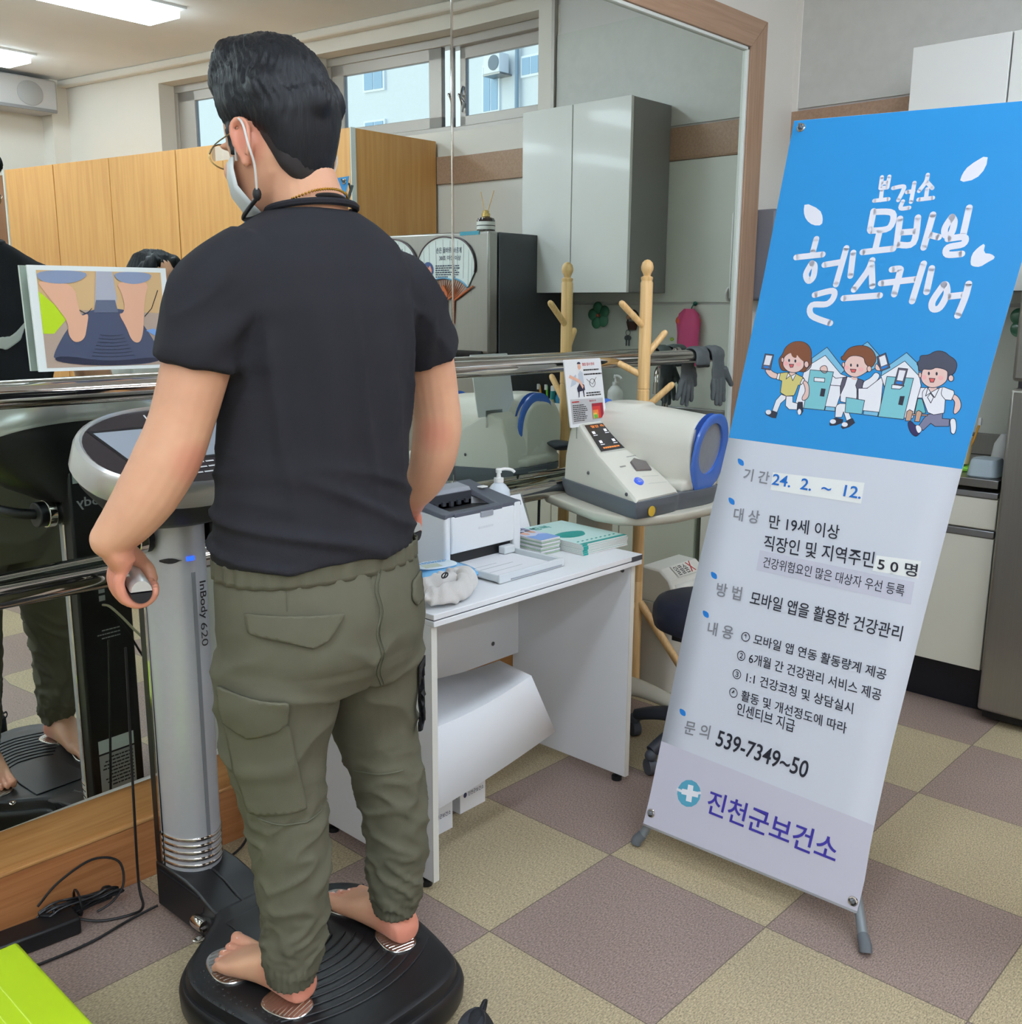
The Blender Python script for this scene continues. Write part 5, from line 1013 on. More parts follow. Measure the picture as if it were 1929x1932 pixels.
mb = MB(); mb.loft([[low_slope(u, v, h) for u, v in ((.48, .56), (.82, .50), (.86, .74), (.66, .88), (.52, .80))] for h in (-.002, .006)]); mb.build('paper_cutter', M('smoke_window', (104, 96, 96), .15, coat=.4), bp, bevel=.003)
mb = MB(); mb.box(0, 0, 0, 0, 0, 0) if 0 else None
mb.poly([low_slope(u, v, .0014) for u, v in ((.50, .40), (.86, .34), (.86, .345), (.50, .405))]); mb.poly([low_slope(u, v, .0014) for u, v in ((.50, .20), (.90, .15), (.90, .155), (.50, .205))]); dashes(mb, low_slope(.55, .93, .0014), low_slope(.8, .93, .0014), low_slope(.55, .97, .0014), 1, 7, .6, 0); dashes(mb, low_slope(.22, .70, .0014), low_slope(.36, .70, .0014), low_slope(.22, .76, .0014), 1, 7, .6, 0); mb.build('console_print', M('print_pale', (150, 150, 146), .6), bp, smooth=0)
for (x, y, z) in ((cx0(.30)-.0, .30, .872), (cx0(.52), .52, .90)):
    MB().ball((x-.002, y, z), .006, 6, (.4, 1, 1)).build('screw', M('screw_grey', (90, 90, 94), .4, .6), bp)
mb = MB(); mb.lathe([(.001, 0), (.016, 0), (.016, .001), (.001, .001)], (.480, .2395, .823), 20, Matrix.Rotation(-.07, 4, 'Z') @ Matrix.Rotation(pi/2, 4, 'X')); mb.build('yellow_sticker', M('sticker_yellow', (206, 170, 60), .4), bp)
# rear connections, seen in the mirror
mb = MB(); mb.poly([(x, .7015, z) for x, z in ((.76, .815), (.66, .815), (.66, .843), (.76, .843))]); mb.build('rear_label', M('label_silver', (150, 152, 150), .5), bp, smooth=0)
mb = MB(); mb.cbox((.60, .70, .828), (.026, .006, .026)); mb.build('power_socket', black_plastic, bp)
mb = MB(); mb.tube(spline([(.60, .703, .83), (.58, .725, .84), (.55, .738, .80), (.545, .745, .72), (.56, .745, .3), (.70, .73, .02)]), .005, 8); mb.build('power_cable', black_plastic, bp)
# information board standing behind the monitor
t = thing('information_board', 'white instruction board with a seated patient picture standing behind the monitor', 'sign', (.58, .59, .8)); IB = lambda u, v, o=0: V((.518-.040*v+(.191-.006*v)*u, .590-o, 1.038+.217*v))
ib = MB(); P = [(p.x, p.y) for p in chaikin([(0, 0, 0), (.05, 0, 0), (.95, 0, 0), (1, 0, 0), (1, .05, 0), (1, .95, 0), (1, 1, 0), (.95, 1, 0), (.05, 1, 0), (0, 1, 0), (0, .95, 0), (0, .05, 0)], 2)]
ib.prism([IB(u, v) for u, v in P], (0, .004, 0)); ib.build('board', M('board_white', (232, 234, 236), .3), t, smooth=0)
MB().prism([(.555, .594, 1.0), (.640, .594, 1.0), (.635, .594, 1.06), (.555, .594, 1.06)], (0, .003, 0)).build('acrylic_leg', acr, t)
mb = MB(); mb.poly([IB(u, v, .0006) for u, v in ((.06, .05), (.94, .05), (.94, .40), (.06, .42))]); mb.build('grey_panel', M('panel_grey', (188, 188, 190), .5), t, smooth=0)
mb = MB(); text_on(mb, '혈압 검사 안내', IB(.47, .90, .001), IB(.80, .90, .001), IB(.47, .945, .001), .015); text_on(mb, '혈압단계', IB(.56, .36, .0014), IB(.74, .36, .0014), IB(.56, .385, .0014), .01); dashes(mb, IB(.1, .36, .0014), IB(.28, .36, .0014), IB(.1, .385, .0014), 1, 2, .8, 0); mb.build('red_title', red_ink, t, smooth=0)
mb = MB(); dashes(mb, IB(.49, .82, .001), IB(.92, .82, .001), IB(.49, .845, .001), 1, 3, .8, .1); dashes(mb, IB(.49, .755, .001), IB(.98, .755, .001), IB(.49, .78, .001), 1, 4, .8, 0); dashes(mb, IB(.5, .44, .001), IB(.95, .44, .001), IB(.5, .51, .001), 2, 5, .5, .2); dashes(mb, IB(.10, .08, .0014), IB(.5, .08, .0014), IB(.10, .34, .0014), 9, 6, .45, .3)
for u, v, r_ in ((.70, .64, .075),): mb.tube([IB(u+r_*cos(a)*1.0, v+r_*.8*sin(a), .001) for a in [2*pi*k/20 for k in range(21)]], .0007, 4)
mb.tube([IB(.55, .70, .001), IB(.70, .62, .001), IB(.82, .72, .001)], .0006, 4); mb.build('board_print', ink_black, t, smooth=0)
mb = MB(); mb.poly([IB(u, v, .001) for u, v in ((.28, .52), (.48, .54), (.47, .62), (.36, .66), (.27, .58))]); mb.poly([IB(u, v, .001) for u, v in ((.29, .44), (.31, .44), (.33, .54), (.30, .54))]); mb.poly([IB(u, v, .001) for u, v in ((.43, .44), (.45, .44), (.45, .54), (.42, .54))]); mb.poly([IB(.38+.05*cos(a), .93+.03*sin(a), .0011) for a in [pi*k/8 for k in range(9)]]); mb.build('figure_skirt', M('print_navy', (44, 44, 66), .6), t, smooth=0)
mb = MB(); mb.poly([IB(u, v, .0008) for u, v in ((.34, .64), (.47, .64), (.46, .80), (.40, .83), (.34, .78))]); mb.poly([IB(u, v, .0008) for u, v in ((.10, .60), (.26, .64), (.28, .78), (.18, .74))]); mb.build('figure_shirt', M('print_bluegrey', (190, 200, 212), .6), t, smooth=0)
mb = MB(); mb.poly([IB(.385+.042*cos(a), .89+.042*sin(a), .001) for a in [2*pi*k/12 for k in range(12)]]); mb.poly([IB(u, v, .0011) for u, v in ((.08, .74), (.11, .78), (.36, .70), (.45, .60), (.42, .56), (.34, .66))]); mb.build('figure_skin', skinp, t, smooth=0)
for (c_, u0, v0, u1, v1, nm) in (((150, 30, 50), .62, .10, .92, .33, 'grade_dark_red'), ((206, 54, 50), .62, .10, .84, .285, 'grade_red'), ((232, 130, 60), .62, .10, .77, .23, 'grade_orange'), ((236, 196, 80), .62, .10, .72, .185, 'grade_yellow'), ((90, 166, 60), .64, .105, .74, .16, 'grade_green')):
    k = ('grade_dark_red', 'grade_red', 'grade_orange', 'grade_yellow', 'grade_green').index(nm); mb = MB(); mb.poly([IB(u, v, .0016+.0004*k) for u, v in ((u0, v0), (u1, v0), (u1, v1), (u0, v1))]); mb.build(nm, M(nm, c_, .5), t, smooth=0)
BN={'O': [0.0868, -0.0371, 0.0794], 's': [0.04527, -0.99758, -0.05268], 't': [0.25925, -0.0392, 0.96502]}
BN_ART=[
('houses_picture',('p','W',[(1641,11470),(1681,12328),(1840,12576),(2137,12812),(2638,12389),(2792,12352),(2705,11465),(1891,11439)],0,1)),
('houses_picture',('p','R',[(1810,12705),(2137,13016),(2713,12495),(2638,12389),(2137,12812),(1840,12576)],0,1)),
('houses_picture',('p','D',[(1838,12414),(2444,12422),(2428,11453),(1891,11439)],0,1)),
('houses_picture',('p','W',[(1984,12236),(2259,12243),(2274,12145),(1999,12138)],0,1)),
('houses_picture',('p','K',[(2225,11986),(2343,11984),(2350,11787),(2232,11788)],0,0)),
('houses_picture',('p','R',[(2443,11554),(2683,11561),(2705,11465),(2443,11455)],0,1)),
('houses_picture',('p','R',[(2948,13081),(3116,13235),(3465,12941),(3469,12631),(3079,12382)],0,1)),
('houses_picture',('p','W',[(3365,12115),(3684,12460),(3797,11575),(3386,11567),(3266,11566),(3146,12090)],0,1)),
('houses_picture',('p','D',[(2901,11837),(3366,11817),(3377,11476),(2956,11467)],0,1)),
('houses_picture',('p','R',[(3408,11569),(3760,11577),(3762,11474),(3407,11473)],0,1)),
('houses_picture',('p','W',[(3623,12439),(4099,12854),(4507,12546),(4601,12312),(4582,12021),(4580,11531),(3777,11469),(3781,12162)],0,1)),
('houses_picture',('p','R',[(3618,12557),(3767,12734),(4096,13057),(4409,12825),(4510,12532),(4099,12854),(3623,12439)],0,1)),
('houses_picture',('p','D',[(3767,12447),(4391,12469),(4379,11482),(3777,11469)],0,1)),
('houses_picture',('p','W',[(3931,12267),(4217,12269),(4137,12180),(3938,12172)],0,1)),
('houses_picture',('p','K',[(4174,12017),(4285,12030),(4285,11804),(4177,11813)],0,0)),
('houses_picture',('p','G',[(4592,12008),(4697,12006),(4849,11695),(4599,11634)],0,1)),
('houses_picture',('p','N',[(4514,11637),(4897,11665),(4891,11629),(4522,11602)],0,1)),
('houses_picture',('p','N',[(4414,11675),(4466,11725),(4550,11693),(4545,11468),(4428,11453)],0,1)),
('houses_picture',('p','N',[(4627,11695),(4673,11737),(4759,11698),(4746,11473),(4643,11467)],0,1)),
('running_girl_picture',('p','H',[(961,12523),(943,12632),(1011,12732),(1040,12924),(1196,13070),(1414,13115),(1622,13059),(1765,12894),(1799,12681),(1854,12516),(1785,12401),(1689,12329),(1429,12365),(1146,12305),(1042,12357)],1,1)),
('running_girl_picture',('p','F',[(618,12299),(772,12330),(856,12260),(1014,12229),(1015,12087),(844,12100),(702,12196)],1,1)),
('running_girl_picture',('p','W',[(1220,11716),(1360,11685),(1362,11607),(1259,11485),(1216,11244),(1076,11273),(1111,11546)],0,1)),
('running_girl_picture',('p','W',[(1360,11685),(1536,11706),(1572,11554),(1705,11540),(1727,11379),(1519,11361),(1402,11440)],0,1)),
('running_girl_picture',('p','Y',[(1060,12249),(1216,12289),(1315,12291),(1443,12304),(1553,12253),(1694,12206),(1755,12150),(1674,12017),(1614,11995),(1590,11821),(1564,11725),(1360,11685),(1185,11759),(1156,12055),(1076,12077)],0,1)),
('running_girl_picture',('p','W',[(1004,12235),(1068,12250),(1073,12069),(998,12088)],0,1)),
('running_girl_picture',('p','W',[(1690,12190),(1755,12150),(1697,12020),(1651,12046)],0,1)),
('running_girl_picture',('p','F',[(1703,12098),(1775,12137),(1894,12042),(1958,11802),(1932,11675),(1817,11615),(1780,11704),(1842,11850),(1795,11984)],1,1)),
('running_girl_picture',('p','F',[(1308,12321),(1436,12334),(1457,12243),(1349,12216)],0,0)),
('running_girl_picture',('p','F',[(1071,12691),(1223,12814),(1427,12786),(1602,12662),(1661,12482),(1591,12366),(1447,12289),(1243,12315),(1101,12426),(1067,12533)],1,1)),
('running_girl_picture',('p','H',[(1021,12725),(1170,12762),(1227,12799),(1273,12709),(1356,12670),(1410,12683),(1391,12767),(1484,12682),(1636,12588),(1748,12660),(1766,12878),(1615,13054),(1415,13112),(1197,13066),(1046,12921)],0,0)),
('running_girl_picture',('p','F',[(1767,12546),(1769,12509),(1760,12479),(1739,12460),(1713,12458),(1685,12472),(1662,12499),(1647,12534),(1644,12571),(1654,12602),(1675,12620),(1701,12623),(1729,12609),(1752,12582)],0,1)),
('running_girl_picture',('p','F',[(1080,12597),(1083,12569),(1078,12545),(1067,12531),(1051,12530),(1034,12541),(1018,12563),(1008,12590),(1005,12619),(1010,12642),(1021,12656),(1037,12658),(1054,12646),(1070,12625)],0,1)),
('running_girl_picture',('p','K',[(1252,12598),(1253,12580),(1250,12564),(1241,12555),(1230,12554),(1218,12561),(1207,12575),(1200,12593),(1198,12611),(1202,12626),(1211,12635),(1222,12636),(1234,12629),(1245,12615)],0,0)),
('running_girl_picture',('p','K',[(1421,12598),(1422,12580),(1419,12565),(1410,12556),(1399,12555),(1387,12562),(1376,12576),(1369,12593),(1368,12611),(1372,12626),(1380,12635),(1391,12636),(1403,12629),(1414,12616)],0,0)),
('running_girl_picture',('p','P',[(1220,12516),(1219,12492),(1206,12471),(1183,12458),(1154,12455),(1125,12463),(1103,12480),(1090,12504),(1091,12528),(1105,12549),(1128,12563),(1157,12565),(1185,12557),(1208,12540)],0,0)),
('running_girl_picture',('p','P',[(1569,12527),(1569,12503),(1556,12482),(1533,12469),(1504,12466),(1476,12474),(1454,12491),(1442,12514),(1443,12539),(1456,12560),(1479,12573),(1507,12575),(1535,12567),(1558,12550)],0,0)),
('running_girl_picture',('p','M',[(1252,12499),(1373,12508),(1366,12434),(1304,12421)],0,1)),
('running_girl_picture',('p','W',[(1275,12287),(1349,12216),(1258,12113)],0,1)),
('running_girl_picture',('p','W',[(1502,12295),(1369,12203),(1444,12093)],0,1)),
('running_girl_picture',('p','K',[(899,11203),(954,11289),(1063,11256),(1228,11230),(1217,11102),(1118,11097),(936,11153)],0,1)),
('running_girl_picture',('p','W',[(1057,11231),(1056,11204),(1041,11180),(1014,11164),(982,11160),(949,11168),(924,11187),(910,11213),(911,11240),(926,11264),(953,11280),(986,11284),(1018,11276),(1043,11257)],0,0)),
('running_girl_picture',('p','K',[(1714,11572),(1824,11585),(1893,11362),(1854,11256),(1755,11297)],0,1)),
('running_girl_picture',('p','W',[(1850,11341),(1852,11309),(1845,11282),(1830,11266),(1809,11263),(1787,11274),(1768,11298),(1755,11329),(1753,11361),(1760,11387),(1775,11404),(1796,11406),(1819,11395),(1838,11371)],0,0)),
('running_girl_picture',('p','V',[(537,12705),(775,12703),(779,12299),(529,12314)],0,1)),
('running_girl_picture',('p','W',[(572,12668),(741,12668),(725,12421),(563,12421)],0,0)),
('running_girl_picture',('p','B',[(574,12390),(727,12389),(727,12342),(575,12342)],0,0)),
('waving_man_picture',('p','W',[(3242,12071),(3359,12114),(3498,12219),(3621,12454),(3469,12542),(3390,12370),(3221,12263)],1,1)),
('waving_man_picture',('p','W',[(2533,12272),(2840,12342),(2918,12335),(3072,12322),(3167,12302),(3239,12250),(3235,12070),(3118,12057),(3182,11780),(3143,11686),(2785,11717),(2689,12099),(2452,12088),(2299,12209),(2232,12293),(2311,12424),(2389,12356)],0,1)),
('waving_man_picture',('p','F',[(2066,12460),(2111,12541),(2215,12567),(2285,12467),(2276,12374),(2183,12365)],1,1)),
('waving_man_picture',('p','V',[(2709,12313),(2812,12332),(2798,12126),(2745,11894),(2697,12100)],0,1)),
('waving_man_picture',('p','V',[(3087,12323),(3229,12293),(3235,12070),(3397,11851),(3284,11792),(3167,11778),(3143,12015),(3065,12156)],0,1)),
('waving_man_picture',('p','W',[(2781,11671),(3140,11700),(3130,11609),(3033,11507),(3147,11341),(3042,11267),(2918,11477),(2904,11339),(2739,11318),(2700,11555),(2716,11618)],0,1)),
('waving_man_picture',('p','K',[(2642,11138),(2663,11247),(2773,11307),(2947,11285),(2949,11210),(2799,11129),(2665,11103)],0,1)),
('waving_man_picture',('p','W',[(2786,11218),(2784,11193),(2768,11171),(2740,11156),(2707,11151),(2674,11158),(2649,11175),(2636,11198),(2637,11223),(2654,11246),(2681,11260),(2715,11265),(2747,11258),(2773,11241)],0,0)),
('waving_man_picture',('p','K',[(2943,11103),(2993,11216),(3176,11345),(3251,11250),(3135,11130),(2998,11066)],0,1)),
('waving_man_picture',('p','W',[(3092,11184),(3090,11159),(3074,11137),(3047,11122),(3014,11118),(2982,11124),(2957,11141),(2944,11164),(2946,11189),(2962,11211),(2989,11226),(3022,11230),(3054,11224),(3079,11207)],0,0)),
('waving_man_picture',('p','F',[(2911,12365),(3062,12365),(3068,12276),(2929,12284)],0,0)),
('waving_man_picture',('p','H',[(2540,12811),(2589,12831),(2625,12940),(2718,13069),(2959,13142),(3175,13116),(3334,13003),(3428,12819),(3393,12682),(3341,12618),(3210,12635),(2819,12762),(2703,12736),(2583,12724)],0,1)),
('waving_man_picture',('p','F',[(2792,12880),(3113,12864),(3161,12719),(3269,12640),(3289,12553),(3233,12473),(3065,12351),(2914,12350),(2742,12437),(2669,12551),(2673,12733)],1,1)),
('waving_man_picture',('p','F',[(3359,12590),(3361,12558),(3351,12531),(3332,12515),(3308,12512),(3282,12524),(3261,12548),(3249,12579),(3247,12611),(3256,12638),(3275,12654),(3300,12657),(3325,12645),(3346,12621)],0,1)),
('waving_man_picture',('p','F',[(2682,12628),(2685,12601),(2681,12578),(2670,12565),(2656,12563),(2640,12574),(2626,12595),(2616,12621),(2613,12649),(2617,12671),(2628,12684),(2642,12686),(2659,12675),(2673,12654)],0,1)),
('waving_man_picture',('p','K',[(2863,12633),(2864,12616),(2861,12601),(2853,12593),(2842,12592),(2831,12599),(2821,12612),(2815,12629),(2813,12646),(2817,12661),(2825,12669),(2835,12670),(2847,12664),(2856,12650)],0,0)),
('waving_man_picture',('p','K',[(3026,12639),(3028,12622),(3025,12607),(3017,12599),(3006,12598),(2995,12604),(2985,12617),(2979,12634),(2978,12652),(2981,12666),(2989,12675),(2999,12676),(3010,12669),(3020,12656)],0,0)),
('waving_man_picture',('p','P',[(2804,12564),(2803,12541),(2791,12521),(2769,12508),(2743,12505),(2716,12513),(2696,12530),(2684,12552),(2685,12576),(2697,12596),(2719,12609),(2746,12612),(2772,12604),(2793,12587)],0,0)),
('waving_man_picture',('p','P',[(3172,12556),(3171,12533),(3158,12513),(3135,12500),(3108,12497),(3081,12505),(3060,12522),(3048,12544),(3049,12567),(3062,12587),(3084,12600),(3112,12603),(3139,12595),(3160,12578)],0,0)),
('waving_man_picture',('p','M',[(2844,12535),(2989,12538),(2979,12465),(2896,12461)],0,1)),
('waving_man_picture',('p','F',[(3446,12569),(3424,12730),(3496,12707),(3611,12556)],1,1)),
('waving_man_picture',('p','V',[(3417,12892),(3611,13006),(3791,12663),(3596,12555)],0,1)),
('waving_man_picture',('p','W',[(3478,12883),(3601,12954),(3707,12743),(3577,12671)],0,0)),
('waving_man_picture',('p','B',[(3575,12649),(3714,12714),(3738,12672),(3601,12599)],0,0)),
('running_boy_picture',('p','Q',[(4896,11672),(5218,11757),(5235,11617),(5395,11624),(5419,11458),(5117,11416),(5009,11473),(4872,11282),(4753,11381),(4834,11578)],0,1)),
('running_boy_picture',('p','F',[(5313,12122),(5314,12207),(5447,12180),(5555,12053),(5590,11889),(5503,11744),(5443,11771),(5436,11926),(5425,12037)],1,1)),
('running_boy_picture',('p','F',[(4049,12250),(4221,12313),(4312,12222),(4442,12207),(4433,12062),(4258,12085),(4138,12173)],1,1)),
('running_boy_picture',('p','W',[(4419,12248),(4664,12276),(4786,12289),(4950,12293),(5116,12341),(5345,12281),(5373,12214),(5341,12055),(5207,12053),(5239,11844),(5247,11746),(5032,11676),(4886,11714),(4690,12034),(4418,12002),(4448,12121)],0,1)),
('running_boy_picture',('s','K',14,[(4690,12034),(4666,12175),(4708,12266)])),
('running_boy_picture',('s','K',14,[(5207,12053),(5093,12167),(5083,12308)])),
('running_boy_picture',('s','K',14,[(4535,12261),(4570,12135),(4540,12024)])),
('running_boy_picture',('p','F',[(4763,12330),(4951,12351),(4959,12252),(4851,12182)],0,0)),
('running_boy_picture',('p','W',[(4759,12286),(4851,12182),(4755,12085)],0,1)),
('running_boy_picture',('p','W',[(5020,12316),(4851,12182),(4964,12074)],0,1)),
('running_boy_picture',('p','W',[(4849,12160),(4936,12078),(4905,11938),(4802,12062)],0,1)),
('running_boy_picture',('p','X',[(4372,12836),(4442,12901),(4415,13021),(4606,13038),(4721,13142),(4852,13168),(4981,13137),(5063,13073),(5213,13002),(5293,12883),(5287,12727),(5239,12637),(5137,12612),(4886,12643),(4569,12639),(4451,12671),(4449,12743)],0,1)),
('running_boy_picture',('p','F',[(4554,12710),(4666,12707),(4760,12716),(4842,12782),(5110,12737),(5137,12612),(5149,12500),(5077,12393),(4947,12307),(4786,12289),(4612,12385),(4543,12507),(4549,12609)],0,1)),
('running_boy_picture',('p','F',[(5282,12564),(5284,12531),(5273,12502),(5253,12485),(5227,12482),(5200,12494),(5177,12519),(5164,12552),(5163,12585),(5173,12613),(5194,12631),(5220,12633),(5247,12621),(5269,12596)],0,1)),
('running_boy_picture',('p','F',[(4553,12566),(4556,12536),(4552,12512),(4542,12497),(4527,12496),(4511,12507),(4497,12530),(4487,12559),(4484,12589),(4488,12613),(4498,12628),(4512,12629),(4528,12617),(4543,12595)],0,1)),
('running_boy_picture',('p','K',[(4734,12620),(4736,12602),(4733,12587),(4725,12578),(4714,12576),(4702,12584),(4692,12597),(4686,12615),(4684,12634),(4688,12649),(4696,12658),(4706,12660),(4718,12652),(4728,12638)],0,0)),
('running_boy_picture',('p','K',[(4909,12631),(4911,12613),(4907,12598),(4899,12589),(4889,12588),(4877,12595),(4867,12608),(4861,12626),(4859,12645),(4863,12660),(4871,12669),(4881,12670),(4893,12663),(4903,12649)],0,0)),
('running_boy_picture',('p','P',[(4682,12522),(4681,12498),(4670,12478),(4649,12465),(4624,12462),(4599,12470),(4579,12487),(4568,12510),(4568,12533),(4580,12554),(4601,12566),(4626,12569),(4651,12561),(4671,12544)],0,0)),
('running_boy_picture',('p','P',[(5053,12547),(5053,12523),(5041,12503),(5021,12491),(4996,12488),(4972,12496),(4952,12513),(4941,12535),(4942,12558),(4953,12579),(4973,12591),(4998,12594),(5023,12586),(5042,12569)],0,0)),
('running_boy_picture',('p','M',[(4744,12507),(4874,12513),(4859,12426),(4792,12419)],0,1)),
('running_boy_picture',('p','Z',[(4489,11432),(4565,11471),(4672,11370),(4763,11397),(4855,11294),(4789,11156),(4728,11118),(4614,11189),(4532,11307)],1,1)),
('running_boy_picture',('p','W',[(4672,11370),(4763,11397),(4855,11294),(4783,11184)],1,0)),
('running_boy_picture',('p','W',[(5395,11624),(5519,11669),(5596,11440),(5577,11282),(5491,11312),(5467,11422)],1,1)),
('running_boy_picture',('p','V',[(3989,12675),(4210,12675),(4197,12260),(3973,12271)],0,1)),
('running_boy_picture',('p','W',[(4022,12627),(4171,12628),(4156,12379),(4019,12386)],0,0)),
('running_boy_picture',('p','B',[(4011,12356),(4161,12357),(4160,12299),(4010,12297)],0,0)),
('title_upper_line',('s','T',88,[(2546,17287),(2570,17015)])),
('title_upper_line',('s','T',88,[(2725,17297),(2738,17027)])),
('title_upper_line',('s','T',88,[(2562,17138),(2724,17152)])),
('title_upper_line',('s','T',88,[(2570,17015),(2738,17027)])),
('title_upper_line',('s','T',88,[(2617,16971),(2647,16714)])),
('title_upper_line',('s','T',88,[(2484,16701),(2831,16741)])),
('title_upper_line',('s','T',88,[(2883,17010),(3125,17049),(3137,16937),(3076,16712)])),
('title_upper_line',('s','T',88,[(3240,16907),(3385,16933)])),
('title_upper_line',('s','T',88,[(3369,17130),(3390,16668)])),
('title_upper_line',('s','T',88,[(3194,16683),(3176,16514),(3380,16528)])),
('title_upper_line',('s','T',88,[(3639,17319),(3635,17153),(3522,16932)])),
('title_upper_line',('s','T',88,[(3649,17153),(3818,16997)])),
('title_upper_line',('s','T',88,[(3703,16971),(3722,16763)])),
('title_upper_line',('s','T',88,[(3555,16722),(3883,16762)])),
('title_lettering',('s','T',135,[(2529,16443),(2547,15985)])),
('title_lettering',('s','T',135,[(2533,16423),(3008,16395),(3006,16033),(2568,15956)])),
('title_lettering',('s','T',135,[(2793,15973),(2789,15488)])),
('title_lettering',('s','T',135,[(2488,15423),(3218,15527)])),
('title_lettering',('s','T',135,[(3219,16260),(3282,15613)])),
('title_lettering',('s','T',135,[(3638,16290),(3666,15678),(3293,15628)])),
('title_lettering',('s','T',135,[(3309,15924),(3658,15956)])),
('title_lettering',('s','T',135,[(3972,16361),(3933,15572)])),
('title_lettering',('s','T',135,[(3999,15878),(4223,15826)])),
('title_lettering',('s','T',135,[(4419,16308),(4319,16047),(4372,15870),(4490,15926),(4498,16185),(4419,16308)])),
('title_lettering',('s','T',135,[(4758,16525),(4762,15863)])),
('title_lettering',('s','T',135,[(4442,15789),(4794,15836),(4804,15674),(4487,15585),(4510,15422),(4828,15445)])),
('title_lettering',('s','T',135,[(1221,15731),(1209,15390)])),
('title_lettering',('s','T',135,[(790,15244),(1482,15338)])),
('title_lettering',('s','T',135,[(1244,15109),(1156,14823),(1274,14650),(1369,14772),(1338,15038),(1244,15109)])),
('title_lettering',('s','T',135,[(1589,15076),(2019,15164)])),
('title_lettering',('s','T',135,[(2057,15514),(2002,14594)])),
('title_lettering',('s','T',135,[(2259,15403),(2319,14826)])),
('title_lettering',('s','T',135,[(1509,14305),(1950,14431),(2017,14274),(1879,14091),(1495,14038),(1557,13776),(2079,13621)])),
('title_lettering',('s','T',135,[(2777,15231),(2713,14943),(2485,14487)])),
('title_lettering',('s','T',135,[(2788,15117),(2922,14595)])),
('title_lettering',('s','T',135,[(2273,14259),(3155,14379)])),
('title_lettering',('s','T',135,[(3304,15022),(3494,15043),(3508,14918),(3495,14425)])),
('title_lettering',('s','T',135,[(3116,14675),(3942,14810)])),
('title_lettering',('s','T',135,[(4019,15187),(3952,14283)])),
('title_lettering',('s','T',135,[(4229,15084),(4235,14520)])),
('title_lettering',('s','T',135,[(4587,14715),(4424,14324),(4466,14134),(4616,14171),(4705,14476),(4645,14691),(4587,14715)])),
('title_lettering',('s','T',135,[(4740,14437),(5087,14496)])),
('title_lettering',('s','T',135,[(5132,14754),(5124,14444),(5053,14009)])),
('white_leaf',('p','T',[(4903,17780),(4924,17452),(4754,17187),(4410,17117),(4428,17329),(4529,17516)],0,0)),
('white_leaf_left',('p','T',[(690,16667),(1137,16487),(1271,16280),(1287,16079),(1047,16076),(827,16218),(709,16427)],0,0)),
('white_leaf_pair',('p','T',[(5288,15716),(5295,15476),(5479,15462),(5585,15373),(5424,15261),(5297,15155),(5145,15158),(5066,15209),(5047,15437),(5150,15601)],0,0)),
('blue_leaf_0',('p','B',[(420,9936),(581,9899),(630,9823),(633,9747),(523,9764),(455,9823)],0,0)),
('blue_leaf_1',('p','B',[(407,8895),(568,8861),(617,8786),(620,8710),(510,8724),(442,8782)],0,0)),
('blue_leaf_2',('p','B',[(380,6900),(542,6874),(591,6801),(594,6724),(483,6733),(415,6788)],0,0)),
('blue_leaf_3',('p','B',[(395,5862),(557,5840),(606,5768),(609,5691),(498,5698),(430,5751)],0,0)),
('blue_leaf_4',('p','B',[(363,3197),(526,3185),(575,3116),(579,3038),(467,3038),(399,3087)],0,0)),
('date_sticker',('p','S',[(1467,9725),(3814,9857),(3845,9353),(1503,9273)],0,0)),
('number_sticker',('p','S',[(4473,8224),(5494,8312),(5515,7901),(4463,7852)],0,0)),
('grey_strip',('p','I',[(1583,7726),(4480,7779),(5458,7807),(5485,7285),(1607,7203)],0,0)),
('logo',('p','J',[(1478,1291),(1482,1135),(1423,986),(1311,872),(1168,817),(1022,832),(902,915),(833,1050),(828,1208),(889,1359),(1003,1473),(1147,1525),(1292,1508),(1410,1424)],0,0)),
('logo',('p','W',[(1081,1383),(1232,1404),(1249,1276),(1413,1302),(1425,1160),(1261,1133),(1277,977),(1117,958),(1104,1102),(952,1080),(941,1218),(1092,1246)],0,0)),
('logo',('s','W',70,[(823,1153),(1136,1163),(1453,1296)]))]
BN_TXT=[
('g', 2, '기 간', (705, 9389), (1422, 9395), (686, 9713)),
('b', 2, '24.  2.  ~  12.', (1506, 9410), (3809, 9456), (1496, 9695)),
('g', 2, '대 상', (685, 8323), (1401, 8361), (655, 8660)),
('k', 1, '만 19세 이상', (1689, 8316), (3512, 8392), (1647, 8670)),
('k', 1, '직장인 및 지역주민', (1673, 7746), (4470, 7905), (1638, 8135)),
('k', 2, '5 0 명', (4567, 7895), (5480, 7924), (4537, 8194)),
('k', 0, '건강위험요인 많은 대상자 우선 등록', (1761, 7321), (5292, 7418), (1746, 7597)),
('g', 2, '방 법', (674, 6307), (1386, 6344), (647, 6666)),
('k', 1, '모바일 앱을 활용한 건강관리', (1638, 6317), (5459, 6406), (1624, 6678)),
('g', 2, '내 용', (673, 5278), (1396, 5321), (649, 5624)),
('k', 1, '① 모바일 앱 연동 활동량계 제공', (1624, 5370), (5323, 5440), (1611, 5635)),
('k', 1, '② 6개월 간 건강관리 서비스 제공', (1634, 4869), (5325, 4943), (1604, 5143)),
('k', 1, '③ 1:1 건강코칭 및 상담실시', (1625, 4389), (4767, 4448), (1596, 4657)),
('k', 1, '④ 활동 및 개선정도에 따라', (1644, 3911), (4722, 3953), (1616, 4179)),
('k', 1, '인센티브 지급', (1945, 3537), (3497, 3575), (1920, 3852)),
('g', 2, '문 의', (642, 2597), (1364, 2678), (630, 2963)),
('k', 3, '539-7349~50', (1575, 2597), (4035, 2617), (1585, 3017)),
('v', 3, '진천군보건소', (1715, 893), (5135, 950), (1717, 1499))]
